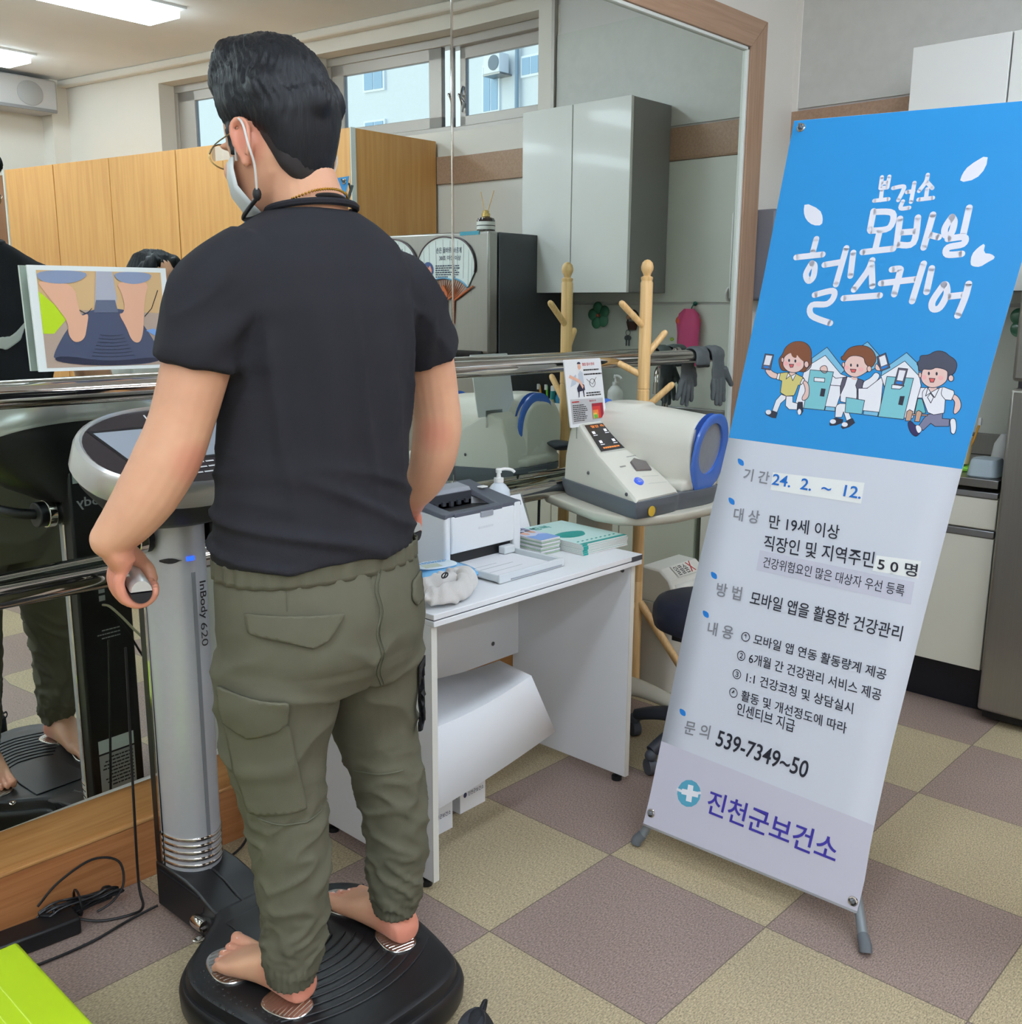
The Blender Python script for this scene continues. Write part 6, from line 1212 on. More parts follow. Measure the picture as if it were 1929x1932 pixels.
# ------------------------------------------------------------------ banner stand
ban = thing('banner_stand', 'tall blue and white standing banner with Korean lettering, in front of the kitchen', 'banner stand', (.10, -.34, 0))
BO_, BS_, BT_ = V(BN['O']), V(BN['s']), V(BN['t']); BN_N = BS_.cross(BT_).normalized()
if BN_N.x > 0: BN_N = -BN_N
def bpnt(p, o=0.0): return BO_+BS_*(p[0]/10000)+BT_*(p[1]/10000)+BN_N*o
left = [(61, -119), (83, 576), (55, 2313), (-30, 5972), (40, 10419), (20, 14390), (-116, 18830)]; right = [(5869, 70), (5870, 880), (5807, 1865), (5782, 3870), (5832, 7132), (5910, 10539), (6140, 15172), (6290, 19000)]
def at_t(P, t):
    for a, b in zip(P, P[1:]):
        if t <= b[1] or b is P[-1]: f = (t-a[1])/(b[1]-a[1]); return a[0]+(b[0]-a[0])*f
def sheet(t0, t1, n, name, mat, off, parent, x0=0.0, x1=1.0):
    mb = MB(); rows = []
    for k in range(n+1):
        f = k/n; rows.append([bpnt(((1-a)*at_t(left, t0[0]+(t1[0]-t0[0])*f)+a*at_t(right, t0[1]+(t1[1]-t0[1])*f), (1-a)*(t0[0]+(t1[0]-t0[0])*f)+a*(t0[1]+(t1[1]-t0[1])*f)), off) for a in [x0+(x1-x0)*j/8 for j in range(9)]])
    mb.loft(rows, cap=False, closed=False); return mb.build(name, mat, parent, smooth=180)
bw_ = M('banner_white', (204, 208, 218), .45, spec=.3); bblue = M('banner_blue', (42, 140, 206), .38, spec=.35)
mb = MB()
sh = sheet((-119, 70), (18830, 19000), 24, 'sheet', bw_, 0, ban); md = sh.modifiers.new('solid', 'SOLIDIFY'); md.thickness = .0008; md.offset = 0
sheet((10419, 10539), (18826, 18996), 12, 'blue_print', bblue, .0007, sh); sheet((-60, 130), (2197, 2150), 4, 'lilac_band', M('banner_lilac', (196, 194, 208), .5), .0007, sh)
BC = {'W': (232, 232, 238), 'R': (124, 184, 214), 'D': (124, 190, 200), 'K': (50, 50, 64), 'N': (190, 154, 132), 'G': (96, 176, 184), 'H': (124, 76, 52), 'F': (226, 192, 184), 'Y': (206, 194, 122), 'P': (234, 172, 172), 'M': (214, 92, 90), 'V': (88, 84, 100), 'B': (34, 120, 200), 'X': (74, 76, 92), 'Q': (122, 122, 148), 'Z': (52, 48, 92), 'T': (226, 226, 236), 'S': (232, 234, 232), 'I': (196, 196, 210), 'J': (84, 158, 184), 'L': (44, 44, 60)}
NMS = {'W': 'white_areas', 'R': 'roof_shapes', 'D': 'door_shapes', 'K': 'dark_details', 'N': 'fence_shapes', 'G': 'bush_shape', 'H': 'brown_hair_shapes', 'F': 'skin_shapes', 'Y': 'yellow_shirt', 'P': 'cheek_spots', 'M': 'mouth_shapes', 'V': 'phone_and_vest_shapes', 'B': 'blue_leaves', 'X': 'grey_hair_shape', 'Q': 'grey_trousers', 'Z': 'navy_shoe', 'T': 'title_strokes', 'S': 'stickers', 'I': 'grey_strip', 'J': 'logo_disc', 'L': 'outlines'}
KEYS = list(BC)
def stroke(mbx, pts, w_, o):
    pts = [V((p[0], p[1], 0)) for p in pts]; Q = spline(pts, 5) if len(pts) > 2 else pts; L_, R_ = [], []
    for i, p in enumerate(Q):
        t = (Q[min(i+1, len(Q)-1)]-Q[max(i-1, 0)]).normalized(); n = V((-t.y, t.x, 0))*w_/2; L_.append(p+n); R_.append(p-n)
    for i in range(len(Q)-1): mbx.faces([bpnt(x, o) for x in (L_[i], R_[i], R_[i+1], L_[i+1])], [(0, 1, 2, 3)])
    for p in (Q[0], Q[-1]): mbx.poly([bpnt((p.x+w_/2*cos(a), p.y+w_/2*sin(a)), o) for a in [2*pi*k/12 for k in range(12)]])
def outline(mbx, P, o, w_=16):
    for a, b in zip(P, P[1:]+P[:1]):
        d_ = V((b[0]-a[0], b[1]-a[1], 0))
        if d_.length < 1: continue
        n_ = V((-d_.y, d_.x, 0)).normalized()*w_/2; e_ = d_.normalized()*w_*.35; A_, B_ = V((a[0], a[1], 0)), V((b[0], b[1], 0))
        mbx.faces([bpnt(q, o+.00001) for q in (A_+n_-e_, A_-n_-e_, B_-n_+e_, B_+n_+e_)], [(0, 1, 2, 3)])
figs = {}
for g, it in BN_ART:
    if g not in figs: figs[g] = (MB(), [])
    mbx, used_ = figs[g]; o = .0009+.000012*len(used_); used_.append(1)
    c = it[1]; P = it[2] if it[0] == 'p' else it[3]; mbx.mi = KEYS.index(c if it[0] == 'p' else ('L' if c == 'K' else c))
    if it[0] == 'p':
        if c in 'TB' and it[3] == 0: P = [(p.x, p.y) for p in chaikin([(x, y, 0) for x, y in P], 1)]
        if it[3] or c in 'FHX': P = [(p.x, p.y) for p in chaikin([(x, y, 0) for x, y in P], 2)]
        mbx.poly([bpnt(p, o) for p in P])
        if it[4]: mbx.mi = KEYS.index('L'); outline(mbx, list(P), o)
    else: stroke(mbx, P, it[2]*(1.14 if c == 'T' else 1), o)
mats_ = [M('banner_'+NMS[c], BC[c], .5, spec=.3) for c in KEYS]
for g, (m_, _) in figs.items(): m_.build({"white_leaf_left": "white_leaf", "white_leaf_pair": "white_leaf"}.get(g, g[:-2] if g[-2] == "_" else g), mats_, sh, smooth=0)
TC = {'g': ('heading_lettering', (128, 128, 134)), 'b': ('date_lettering', (30, 104, 186)), 'k': ('text_line', (40, 40, 50)), 'v': ('name_lettering', (62, 54, 150))}
for c, bold, body, lb, rb, lt in BN_TXT:
    m_ = text_on(MB(), body, bpnt(lb, .0026), bpnt(rb, .0026), bpnt(lt, .0026), (0, .008, .014, .012)[bold])
    m_.build(TC[c][0], M('banner_'+TC[c][0], TC[c][1], .5, spec=.3), sh, smooth=0)
# eyelets, poles, feet
pole = M('pole_grey', (124, 130, 134), .4, .3); hub = bpnt((3000, 9700), -.10)
for (p, q_) in (((226, 281), 'lower left eyelet'), ((5726, 310), 'lower right'), ((121, 18636), 'upper left'), ((6090, 18800), 'upper right')):
    mb = MB(); c = bpnt(p, .001); mb.tube([c+BS_*.0085*cos(a)+BT_*.0085*sin(a) for a in [2*pi*k/20 for k in range(21)]], .0035, 8); mb.build('eyelet', chrome, ban)
    mb = MB(); mb.tube([bpnt(p, -.035)+(hub-bpnt(p, 0)).normalized()*.02, bpnt(p, -.02), bpnt(p, .010), bpnt((p[0], p[1]+60), .016)], [.004, .004, .004, .003], 8); mb.build('hook', pole, ban)
    mb = MB(); mb.tube([hub, bpnt(p, -.035)], .0055, 10); mb.build('arm_pole', pole, ban)
mb = MB(); mb.ball(hub, .03, 10); mb.build('hub', M('hub_grey', (80, 84, 90), .5), ban)
for foot_, eye in (((.085, -.022, 0), (226, 281)), ((.062, -.672, 0), (5726, 310))):
    a = bpnt(eye, -.03); b = V(foot_); mb = MB(); mb.tube([a+(a-b)*.25, a, b+(a-b)*.30], [.011, .0115, .012], 12); mb.build('leg', pole, ban)
    mb = MB(); mb.tube([b+(a-b)*.33, b+(a-b)*.06+V((0, 0, .012)), b+V((0, 0, .006))], [.0135, .0145, .0145], 12); mb.build('rubber_foot', M('rubber_grey', (92, 96, 100), .7), ban)
b = V((.52, -.33, 0)); mb = MB(); mb.tube([hub, b+V((0, 0, .008))], [.010, .011], 10); mb.build('rear_leg', pole, ban)
# ------------------------------------------------------------------ coat stand
t = thing('coat_stand', 'natural pine coat stand with angled pegs between the desk and the mirror', 'coat stand', (.953, .62, 0)); X, Y = .953, .622
MB().lathe([(.021, .44), (.0215, 1.132), (.020, 1.134), (.020, 1.137), (.0215, 1.139), (.0215, 1.500), (.019, 1.505), (.019, 1.509), (.0205, 1.512), (.0205, 1.519), (.012, 1.523), (.014, 1.530), (.0205, 1.543), (.0215, 1.553), (.018, 1.567), (.010, 1.575), (.001, 1.578)], (X, Y, 0), 24).build('pole', pine, t)
MB().lathe([(.021, .02), (.021, .437), (.019, .44)], (X, Y, 0), 20).build('lower_pole', pine, t)
for (z, dx, dy, h) in ((1.345, -.125, .02, .085), (1.245, .085, -.03, .085), (1.06, .035, -.105, .095), (1.01, .06, .035, .085), (1.18, -.075, .105, .06)):
    a = V((X, Y, z)); b = V((X+dx*.92, Y+dy*.92, z+h)); mb = MB(); mb.tube([a, b.lerp(a, .02), b], [.0115, .0115, .0105], 12); mb.ball(b, .0105, 6); mb.build('peg', pine, t)
for k in range(3):
    a = radians((-78, 42, 162)[k]); e = V((cos(a)*.28, sin(a)*.28, 0))
    if k == 1: e = V((.07, .15, 0))
    if k == 2: e = V((-.25, .08, 0))
    mb = MB(); mb.tube([V((X, Y, .36))+e*.05, V((X, Y, .0145))+e], [.0145, .0135], 14); mb.build('leg', pine, t)
# stool
t = thing('stool', 'round dark navy stool on a grey castered base behind the banner', 'stool', (.70, .17, 0)); nv = M('navy_vinyl', (36, 40, 56), .5, bump=.15, bs_=(300, 300, 300)); X, Y = .700, .160
MB().lathe([(.001, .43), (.15, .425), (.172, .435), (.178, .46), (.176, .492), (.165, .512), (.14, .522), (.001, .528)], (X, Y, 0), 40).build('seat', nv, t, smooth=60)
MB().box(X-.13, X-.09, Y-.05, Y+.05, .405, .43).build('lever_plate', black_plastic, t)
mb = MB(); mb.tube([(X, Y, .06), (X, Y, .43)], .025, 16); mb.build('gas_post', black_plastic, t)
mb = MB()
for k in range(5):
    a = radians(100+72*k); P = spline([(X, Y, .11), (X+.14*cos(a), Y+.14*sin(a), .105), (X+.245*cos(a), Y+.245*sin(a), .075)], 5); mb.tube(P, prof(len(P), [.035, .026, .02]), 12, flat=.7)
mb.build('star_base', M('stool_base', (40, 44, 54), .45), t, smooth=60)
for k in range(5):
    a = radians(100+72*k); mb = MB(); c = V((X+.245*cos(a), Y+.245*sin(a), 0)); mb.tube([c+V((-.012, .006, .026)), c+V((.012, -.006, .026))], .026, 16); mb.ball(c+V((0, 0, .062)), .02, 8); mb.build('caster', dark_grey, t)
# waste bin
t = thing('waste_bin', 'cream waste bin with a hooded lid and a handwritten label behind the stool', 'bin', (1.135, .60, 0)); bm_ = M('bin_cream', (216, 214, 204), .42); X, Y = 1.135, .61
MB().loft([ring((X, Y, z), a, b, 28, 5) for z, a, b in ((.001, .100, .088), (.01, .103, .092), (.325, .122, .112), (.335, .128, .118), (.35, .128, .118), (.35, .116, .106))]).build('body', bm_, t, smooth=40)
mb = MB(); mb.loft([[V((X+.122*sx, Y+y, z)) for y, z in ((-.114, .35), (-.116, .385), (-.088, .445), (-.045, .478), (.03, .482), (.085, .445), (.114, .385), (.114, .35))] for sx in (-1, -.84, .84, 1)]); lid = mb.build('hooded_lid', bm_, t, smooth=25, bevel=.008)
mb = MB(); mb.loft([[V((X+.098*sx, Y+y, z)) for y, z in ((-.1175, .385), (-.098, .428))] for sx in (-1, 1)], cap=False, closed=False); mb.build('flap', M('bin_flap', (224, 222, 212), .4), lid, solid=.003)
q3 = lambda u, v, o=.0: V((X-.062+.125*u, Y-.088+.043*v, .445+.033*v))+V((0, -.61, .79))*(.004+o)
mb = MB(); mb.poly([q3(u, v) for u, v in ((0, 0), (1, 0), (1, 1), (0, 1))]); lb_ = mb.build('paper_label', M('label_paper', (222, 220, 210), .7), t, smooth=0)
mb = MB(); text_on(mb, '알콜솜', q3(.06, .12, .001), q3(.70, .12, .001), q3(.06, .88, .001), .004); mb.build('handwriting', ink_black, lb_, smooth=0)
mb = MB(); mb.tube([q3(.74, .10, .001), q3(.96, .95, .001)], .002, 5); mb.tube([q3(.95, .12, .001), q3(.76, .92, .001)], .002, 5); mb.build('red_cross', red_ink, lb_, smooth=0)
# rubber gloves hung over the upper rail
glove_m = M('glove_grey', (86, 92, 94), .62, bump=.25, bs_=(200, 200, 200))
def glove(x, front, label, cuff=.10, spread=1.0, dz=0.0):
    """front = -1: fingers hang on the room side of the rail, +1: on the mirror side"""
    yr, zr, R_ = .715, 1.232, .0265; mb = MB(); rows = []
    prof_g = [(-1, -cuff, .052), (-1, -cuff*.5, .050), (-1, 0, .048)]
    path = []
    for s_, dz_, wd in prof_g: path.append((V((x, yr-front*(R_+.007), zr+dz_)), wd))
    for a in (150, 120, 90, 60, 30): path.append((V((x, yr+front*(R_+.007)*cos(radians(a)), zr+(R_+.007)*sin(radians(a)))), .047))
    for dz_, wd in ((0, .046), (-.03, .045), (-.06, .047), (-.09, .046), (-.105, .043)): path.append((V((x, yr+front*(R_+.007+.004*(-dz_/.1)), zr+dz_)), wd))
    for k, (c, wd) in enumerate(path):
        tan = (path[min(k+1, len(path)-1)][0]-path[max(k-1, 0)][0]).normalized(); nrm = V((1, 0, 0)).cross(tan).normalized()
        rows.append([c+V((1, 0, 0))*wd*cos(b)+nrm*.0075*sin(b) for b in [2*pi*j/20 for j in range(20)]])
    mb.loft(rows); base = path[-1][0]
    for k, (dx, ln, sp) in enumerate(((-.034, .062, -.018), (-.012, .082, -.005), (.011, .088, .004), (.033, .072, .016))):
        a = base+V((dx, 0, .012)); b = base+V((dx+sp*spread, front*.006, -ln)); mb.tube([a, a.lerp(b, .5), b], [.0115, .0115, .009], 10); mb.ball(b, .009, 6)
    a = base+V((.040, 0, .055)); b = base+V((.078, front*.012, -.012)); mb.tube([a, a.lerp(b, .6), b], [.014, .012, .010], 10); mb.ball(b, .010, 6)
    me = remeshed(mb, .004, 3); displace(me, lambda c, n: .003*noise.noise(V((c.x*40, c.y*40, c.z*40))))
    return tag(link('rubber_glove', me, glove_m, smooth=180), label, 'glove', 'grey rubber gloves on the rail')
glove(1.425, 1, 'grey rubber glove with its fingers hanging between the rail and the mirror', .035)
glove(1.535, -1, 'grey rubber glove hanging with its fingers in front of the rail end', .05, .4)
# paper towel dispenser on the strip of wall right of the mirror
t = thing('towel_dispenser', 'white and grey paper towel dispenser on the wall right of the mirror', 'dispenser', (2.08, .75, 1.45))
MB().box(1.962, 2.225, .700, .810, 1.448, 1.822).build('case', M('dispenser_grey', (112, 112, 120), .45), t, bevel=.012)
MB().box(1.972, 2.215, .684, .699, 1.455, 1.818).build('front_cover', white_plastic, t, bevel=.010)
MB().lathe([(.001, 0), (.032, 0), (.034, .006), (.028, .012)], (1.994, .683, 1.475), 24, Matrix.Rotation(pi/2, 4, 'X')).build('lock_boss', white_plastic, t)
# photo card and chart strip fixed to the mirror
c0, c1, c2, c3 = V((-1.072, 0, 1.4975)), V((-.760, 0, 1.500)), V((-.755, 0, 1.274)), V((-1.066, 0, 1.277)); YC = .748
t = thing('photo_card', 'white framed photo card of bare feet on the scale, fixed to the mirror', 'photo', (-.91, YC, 1.28))
def pc(u, v, o=0): a = c3.lerp(c2, u); b = c0.lerp(c1, u); p = a.lerp(b, v); return V((p.x, YC+.018*(p.x+.75)*.9-o, p.z))
mb = MB(); mb.prism([pc(u, v) for u, v in ((0, 0), (1, 0), (1, 1), (0, 1))], (0, .006, 0)); mb.build('board', M('foam_board', (226, 232, 228), .4), t, smooth=0)
def pp(pts, name, col, o, sm=0, par=None):
    mb = MB(); P = [(p.x, p.y) for p in chaikin([(x, y, 0) for x, y in pts], 2)] if sm else pts
    mb.poly([pc(u, v, o) for u, v in P]); return mb.build(name, M('photo_'+name, col, .35), par or t, smooth=0)
# coordinates as fractions of the card
ph = pp([(.055, .035), (.955, .035), (.955, .955), (.055, .955)], 'floor_picture', (176, 156, 140), .0006)
pp([(.055, .60), (.955, .55), (.955, .955), (.055, .955)], 'wall_picture', (206, 172, 124), .0009, 0, ph)
pp([(.055, .36), (.13, .36), (.24, .52), (.055, .76)], 'green_step_picture', (184, 214, 40), .0012, 0, ph)
pp([(.10, .10), (.45, .035), (.90, .05), (.90, .16), (.80, .42), (.68, .60), (.40, .60), (.25, .46), (.12, .20)], 'platform_picture', (74, 82, 104), .0015, 1, ph)
pp([(.10, .09), (.14, .16), (.5, .075), (.88, .12), (.90, .06), (.45, .035)], 'platform_edge_picture', (48, 52, 70), .0018, 1, ph)
pp([(.43, .58), (.58, .58), (.60, .70), (.585, .955), (.465, .955), (.44, .70)], 'column_picture', (170, 172, 182), .0021, 0, ph)
pp([(.42, .56), (.60, .56), (.585, .68), (.445, .68)], 'column_base_picture', (96, 104, 124), .0024, 0, ph)
for k, P in enumerate(([(.055, .86), (.30, .84), (.315, .60), (.33, .52), (.385, .56), (.36, .42), (.335, .30), (.26, .265), (.22, .36), (.235, .46), (.16, .62), (.07, .80)], [(.60, .86), (.86, .88), (.81, .70), (.79, .50), (.775, .35), (.74, .25), (.68, .28), (.65, .42), (.60, .55), (.635, .55), (.655, .62), (.64, .75)])): pp(P, 'leg_picture', (222, 172, 142), .0027, 1, ph)
for k, P in enumerate(([(.055, .955), (.43, .955), (.34, .85), (.18, .825), (.055, .86)], [(.58, .955), (.88, .955), (.87, .88), (.75, .83), (.62, .86)])): pp(P, 'trouser_hem_picture', (132, 146, 172), .0030, 1, ph)
mb = MB()
for k in range(7): mb.tube([pc(.45-.012*k+(.17+.024*k)*j/8, .345-.034*k-.012*sin(pi*j/8), .0022) for j in range(9)], .0006, 4)
mb.build('ridge_lines', M('photo_line', (50, 56, 74), .5), ph, smooth=0)
pp([(.80, .38), (.90, .30), (.93, .30), (.95, .335), (.86, .40)], 'blue_tag_picture', (120, 160, 214), .0021, 0, ph)
mb = MB(); mb.tube([pc(u, v, .0016) for u, v in ((.80, .52), (.86, .60), (.92, .78))], .0009, 4); mb.tube([pc(u, v, .0016) for u, v in ((.30, .60), (.37, .545), (.41, .60))], .0009, 4); mb.build('cable_lines', ink_black, ph, smooth=0)
t = thing('size_chart_strip', 'narrow white printed chart strip fixed to the mirror right of the photo card', 'chart', (-.70, YC, 1.27)); s0 = lambda u, v, o=0: V((-.745+.068*u+.006*(1-v), YC+.004-o, 1.268+.195*v))
mb = MB(); mb.prism([s0(u, v) for u, v in ((0, 0), (1, 0), (1, 1), (0, 1))], (0, .004, 0)); mb.build('strip', M('strip_pale', (206, 214, 212), .4), t, smooth=0)
mb = MB()
for k in range(11):
    mb.poly([s0(u, v, .0006) for u, v in ((.06, .04+.085*k), (.95, .04+.085*k), (.95, .046+.085*k), (.06, .046+.085*k))]); dashes(mb, s0(.15, .06+.085*k, .0006), s0(.85, .06+.085*k, .0006), s0(.15, .10+.085*k, .0006), 1, k, .7, .2)
mb.build('print', M('chart_ink', (110, 116, 120), .6), t, smooth=0)
# ------------------------------------------------------------------ floor things on the left and in front
lime = M('lime_vinyl', (182, 212, 28), .35, var=.03, vs_=(9, 9, 9)); t = thing('step_box', 'lime green step box at the lower left corner', 'step', (-1.54, .12, 0))
MB().box(-1.74, -1.328, -.22, .440, .012, .168).build('body', M('step_side', (120, 128, 110), .5), t, bevel=.004)
MB().box(-1.745, -1.324, -.225, .445, .169, .20).build('top_pad', lime, t, bevel=.008, bseg=3)
mb = MB()
for k in range(2): mb.tube([(-1.40-.03*k, -.2, .2003), (-1.40-.03*k, .42, .2003)], .0012, 5)
mb.build('stitching', M('lime_thread', (206, 228, 90), .6), t)
for x in (-1.70, -1.37):
    for y in (-.19, .41): MB().lathe([(.02, 0), (.02, .013)], (x, y, 0), 12).build('foot', black_plastic, t)
t = thing('power_adapter', 'black power adapter brick lying against the baseboard', 'adapter', (-1.2, .72, 0)); q = Matrix.Translation((-1.20, .715, .022)) @ Matrix.Rotation(radians(-6), 4, 'Z')
MB().box(-.095, .095, -.034, .034, -.021, .021, q).build('brick', black_plastic, t, bevel=.006)
def cable(P, r, label, name='cable', k=6, m_=None):
    mb = MB(); mb.tube(spline(P, k), r, 8); return tag(mb.build(name, m_ or black_plastic), label, 'cable')
cable([(-1.105, .705, .022), (-1.06, .68, .006), (-1.0, .655, .005), (-.965, .665, .006), (-.955, .70, .05), (-.945, .715, .25), (-.93, .73, .60), (-.93, .73, .62)], .0032, 'black cable rising from the adapter to the back of the scale column')
cable([(-1.28, .70, .02), (-1.30, .66, .005), (-1.25, .63, .005), (-1.12, .62, .005), (-1.02, .635, .006), (-.945, .63, .014)], .0032, 'black cable lying on the carpet from the adapter to the scale base')
cable([(-1.17, .757, .06), (-1.12, .755, .10), (-1.04, .752, .125), (-.985, .735, .105), (-.985, .715, .055), (-1.02, .70, .03), (-1.06, .70, .02)], .003, 'looped end of the black cable bundle leaning on the baseboard')
rn = random.Random(11); mb = MB()
for k in range(9):
    a0 = V((-1.16+rn.uniform(-.02, .02), .735+rn.uniform(-.012, .012), .045+rn.uniform(-.008, .018))); a1 = V((-1.015+rn.uniform(-.015, .02), .725+rn.uniform(-.012, .012), .045+rn.uniform(-.015, .02)))
    mid_ = (a0+a1)/2; e1 = V((rn.uniform(-.02, .02), rn.uniform(-.012, .012), rn.uniform(-.006, .016)))
    mb.tube(spline([a0, a0.lerp(a1, .3)+e1, a0.lerp(a1, .7)-e1*.5, a1, a1+V((.016, 0, -.008)), a0.lerp(a1, .75)+V((0, .008, -.016)), a0.lerp(a1, .2)+V((0, -.008, -.018)), a0+V((-.014, 0, -.008)), a0], 4), .0028, 6)
mb.tube([( -1.09+.004*cos(a), .73+.03*cos(a), .045+.030*sin(a)) for a in [2*pi*k/14 for k in range(15)]], .003, 6)
tag(mb.build('cable_bundle', black_plastic), 'tied bundle of black cable by the baseboard beside the adapter', 'cable')
t = thing('extension_cord', 'black extension lead with a red and white tag by the baseboard behind the man\'s legs', 'cable', (-.60, .74, 0))
mb = MB(); mb.tube(spline([(-.78, .70, .004), (-.70, .71, .004), (-.63, .735, .03), (-.615, .752, .16), (-.61, .745, .24), (-.585, .74, .19), (-.60, .735, .12), (-.57, .73, .05), (-.50, .70, .004), (-.3, .73, .004)], 6), .0034, 8); mb.build('lead', black_plastic, t)
mb = MB(); mb.cbox((-.605, .737, .165), (.040, .003, .050)); tg = mb.build('tag', paper, t)
mb = MB(); mb.cbox((-.605, .7352, .181), (.040, .001, .018)); mb.build('red_band', red_ink, tg)
mb = MB(); dashes(mb, (-.622, .7350, .143), (-.590, .7350, .143), (-.622, .7350, .170), 3, 4); mb.build('tag_print', ink_black, tg, smooth=0)
t = thing('shoe', 'black sneaker with a pull loop at the bottom edge in front of the scale', 'shoe', (-.76, -.36, 0)); sm_ = M('shoe_mesh', (26, 27, 30), .75, bump=.5, bs_=(500, 500, 500))
sd = Matrix.Translation((-.752, -.262, 0)) @ Matrix.Rotation(radians(-152), 4, 'Z')
mb = MB(); rows = []
for x, w_, h in ((.0, .022, .085), (.012, .034, .096), (.05, .040, .092), (.09, .041, .080), (.13, .043, .074), (.18, .047, .064), (.23, .044, .052), (.265, .032, .040), (.28, .016, .028)): rows.append([sd @ V((x, w_*cos(a)*(1 if sin(a) < .3 else 1-.35*(sin(a)-.3)), .022+max(0, h*(.5+.5*sin(a))-.0))) for a in [2*pi*k/24 for k in range(24)]])
mb.loft(rows); mb.build('upper', sm_, t, smooth=70)
mb = MB(); mb.loft([[sd @ V((x, w_*s_, z)) for x, w_ in ((-.006, .022), (.01, .037), (.06, .043), (.12, .044), (.18, .050), (.24, .046), (.28, .028), (.29, 0), (.28, -.028), (.24, -.046), (.18, -.050), (.12, -.044), (.06, -.043), (.01, -.037), (-.006, -.022))] for z, s_ in ((.001, .97), (.004, 1), (.026, 1), (.03, .96))]); mb.build('sole', M('shoe_sole', (18, 18, 20), .6), t, smooth=40)
mb = MB(); mb.loft([[sd @ V((.06+.05*cos(a)*f, .026*sin(a)*f, z)) for a in [2*pi*k/20 for k in range(20)]] for z, f in ((.112, 1.0), (.118, .92), (.108, .8))]); mb.build('collar', M('shoe_lining', (44, 45, 50), .8), t, smooth=60)
mb = MB(); mb.tube(spline([sd @ V(p) for p in ((.005, .008, .100), (-.008, .008, .112), (-.004, .008, .122), (.010, .006, .119), (.016, .004, .108))], 4), .0045, 6, flat=.5); mb.build('pull_loop', sm_, t)
mb = MB(); mb.tube(spline([sd @ V(p) for p in ((.0, -.034, .06), (.05, -.043, .075), (.10, -.042, .062))], 4), .0012, 5); mb.build('piping', M('shoe_grey', (120, 122, 126), .6), t)
# ------------------------------------------------------------------ the woman behind, seen in the mirror
wo = thing('person', 'woman with long black hair and a white cardigan, seen only in the mirror', 'person', (.47, -1.2, 0)); WX, WY = .47, -1.22
mb = MB()
mb.loft([ring((WX, WY+.03, z), a, b, 24, 2.2) for z, a, b in ((1.40, .03, .03), (1.42, .045, .055), (1.46, .058, .075), (1.51, .066, .085), (1.56, .068, .086), (1.60, .058, .072), (1.625, .03, .04))])
mb.tube([(WX, WY, 1.28), (WX, WY+.012, 1.44)], [.05, .046], 16)
mb.ball((WX, WY+.118, 1.50), .013, 6, (.9, 1, 1.3)); mb.ball((WX, WY+.105, 1.455), .018, 6, (1.1, .5, .4))
mb.loft([ring((WX, WY, z), a, b, 24, 2.3) for z, a, b in ((.02, .05, .09), (.10, .05, .055), (.5, .10, .07), (.85, .155, .105), (1.0, .125, .095), (1.2, .15, .10), (1.30, .15, .085), (1.34, .06, .05))])
for sx in (-1, 1):
    sh_ = V((WX+.165*sx, WY, 1.27)); el = V((WX+.225*sx, WY+.02, 1.00)); ha = V((WX+.13*sx, WY+.25, .97)); P = spline([sh_, el, ha], 5); mb.tube(P, prof(len(P), [.045, .038, .024]), 12)
    d_ = (ha-el).normalized(); mb.tube([ha, ha+d_*.07], [.024, .028], 10, flat=.5)
    for k in range(4): b = ha+d_*.07+V((sx*(.018-.012*k), 0, 0)); mb.tube([b, b+d_*(.055+.008*(k in (1, 2)))+V((0, 0, -.015))], [.008, .0065], 8)
    b = ha+d_*.02+V((-sx*.02, 0, .0)); mb.tube([b, b+d_*.05+V((-sx*.022, 0, 0))], [.009, .0075], 8)
    mb.tube([(WX+.08*sx, WY-.02, .04), (WX+.08*sx, WY+.16, .03)], [.035, .03], 12)
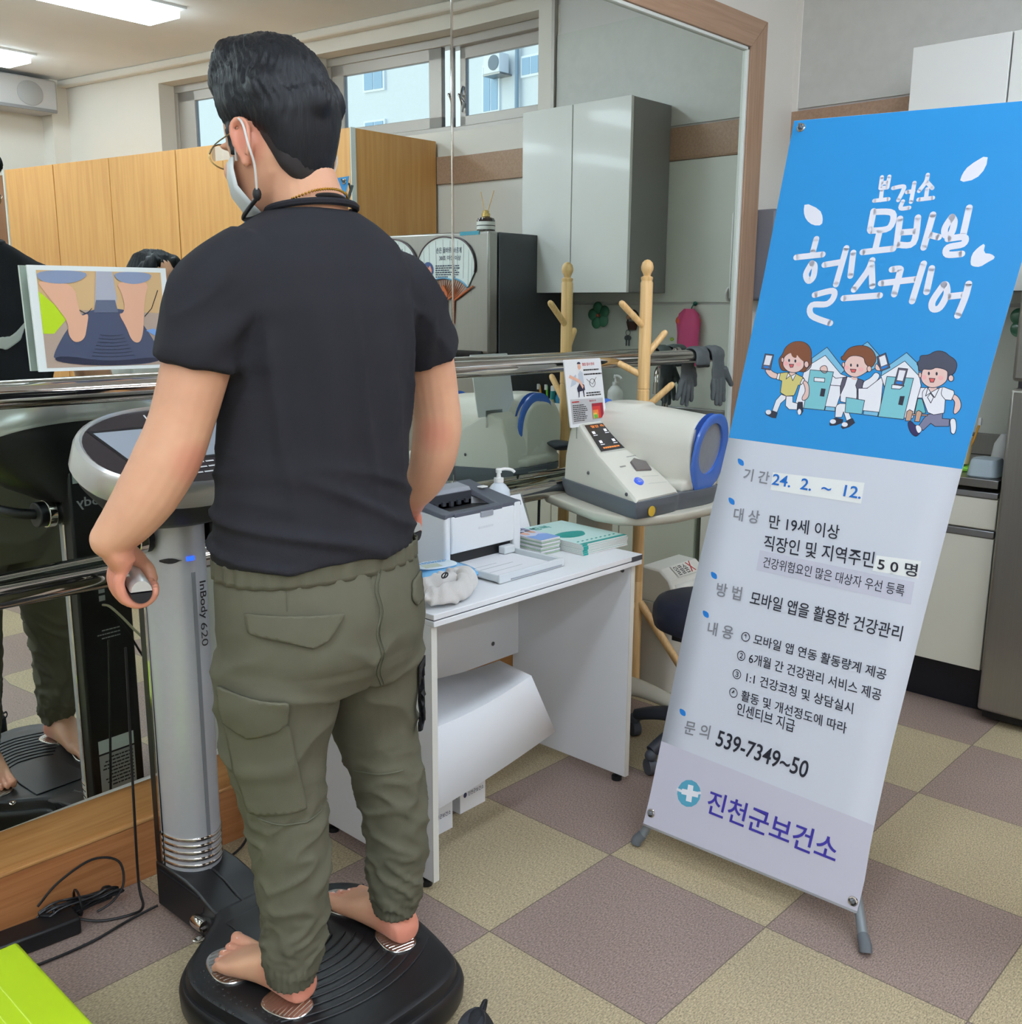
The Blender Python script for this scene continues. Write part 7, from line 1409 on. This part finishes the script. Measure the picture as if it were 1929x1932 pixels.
me = remeshed(mb, .006, 3); link('body', me, SKIN, wo, smooth=180)
knit = M('white_knit', (222, 224, 220), .85, bump=.5, bs_=(260, 260, 260))
mb = MB(); mb.loft([ring((WX, WY, z), a, b, 28, 2.3) for z, a, b in ((.78, .185, .135), (.9, .18, .13), (1.05, .17, .125), (1.2, .178, .125), (1.29, .165, .105), (1.345, .075, .07))])
for sx in (-1, 1):
    P = spline([V((WX+.15*sx, WY, 1.27)), V((WX+.228*sx, WY+.02, 1.00)), V((WX+.185*sx, WY+.12, .985))], 5); mb.tube(P, prof(len(P), [.068, .062, .056]), 16)
me = remeshed(mb, .008, 4); displace(me, lambda c, n: .008*noise.noise(V((c.x*12, c.y*12, c.z*10)))); link('cardigan', me, knit, wo, smooth=180)
mb = MB(); mb.loft([ring((WX, WY, z), a, b, 28, 2.3) for z, a, b in ((.10, .11, .09), (.45, .15, .11), (.80, .178, .128))]); link('skirt', remeshed(mb, .009, 3), M('charcoal_skirt', (58, 58, 64), .8), wo, smooth=180)
mb = MB(); mb.loft([ring((WX, WY+yy, z), a, b, 28, 2.2) for z, yy, a, b in ((1.16, -.055, .06, .03), (1.22, -.055, .105, .055), (1.35, -.045, .115, .075), (1.45, -.025, .108, .090), (1.52, -.008, .102, .100), (1.58, .005, .094, .100), (1.63, .01, .070, .078), (1.652, .01, .03, .035))])
for sx in (-1, 1): mb.tube(spline([(WX+.03*sx, WY+.085, 1.615), (WX+.088*sx, WY+.075, 1.54), (WX+.102*sx, WY+.07, 1.42), (WX+.09*sx, WY+.075, 1.28), (WX+.075*sx, WY+.08, 1.20)], 5), prof(21, [.026, .034, .034, .03, .012]), 14)
me = remeshed(mb, .006, 3); displace(me, lambda c, n: .004*sin(atan2(c.x-WX, c.y-WY)*30+7*noise.noise(V((c.x*12, c.y*12, c.z*5))))); link('hair', me, hair_m, wo, smooth=180)
mb = MB(); mb.cbox((WX+.10, WY+.085, 1.50), (.016, .03, .06), .3); mb.build('hair_clip', M('clip_grey', (150, 156, 160), .3, .5), wo, bevel=.004)
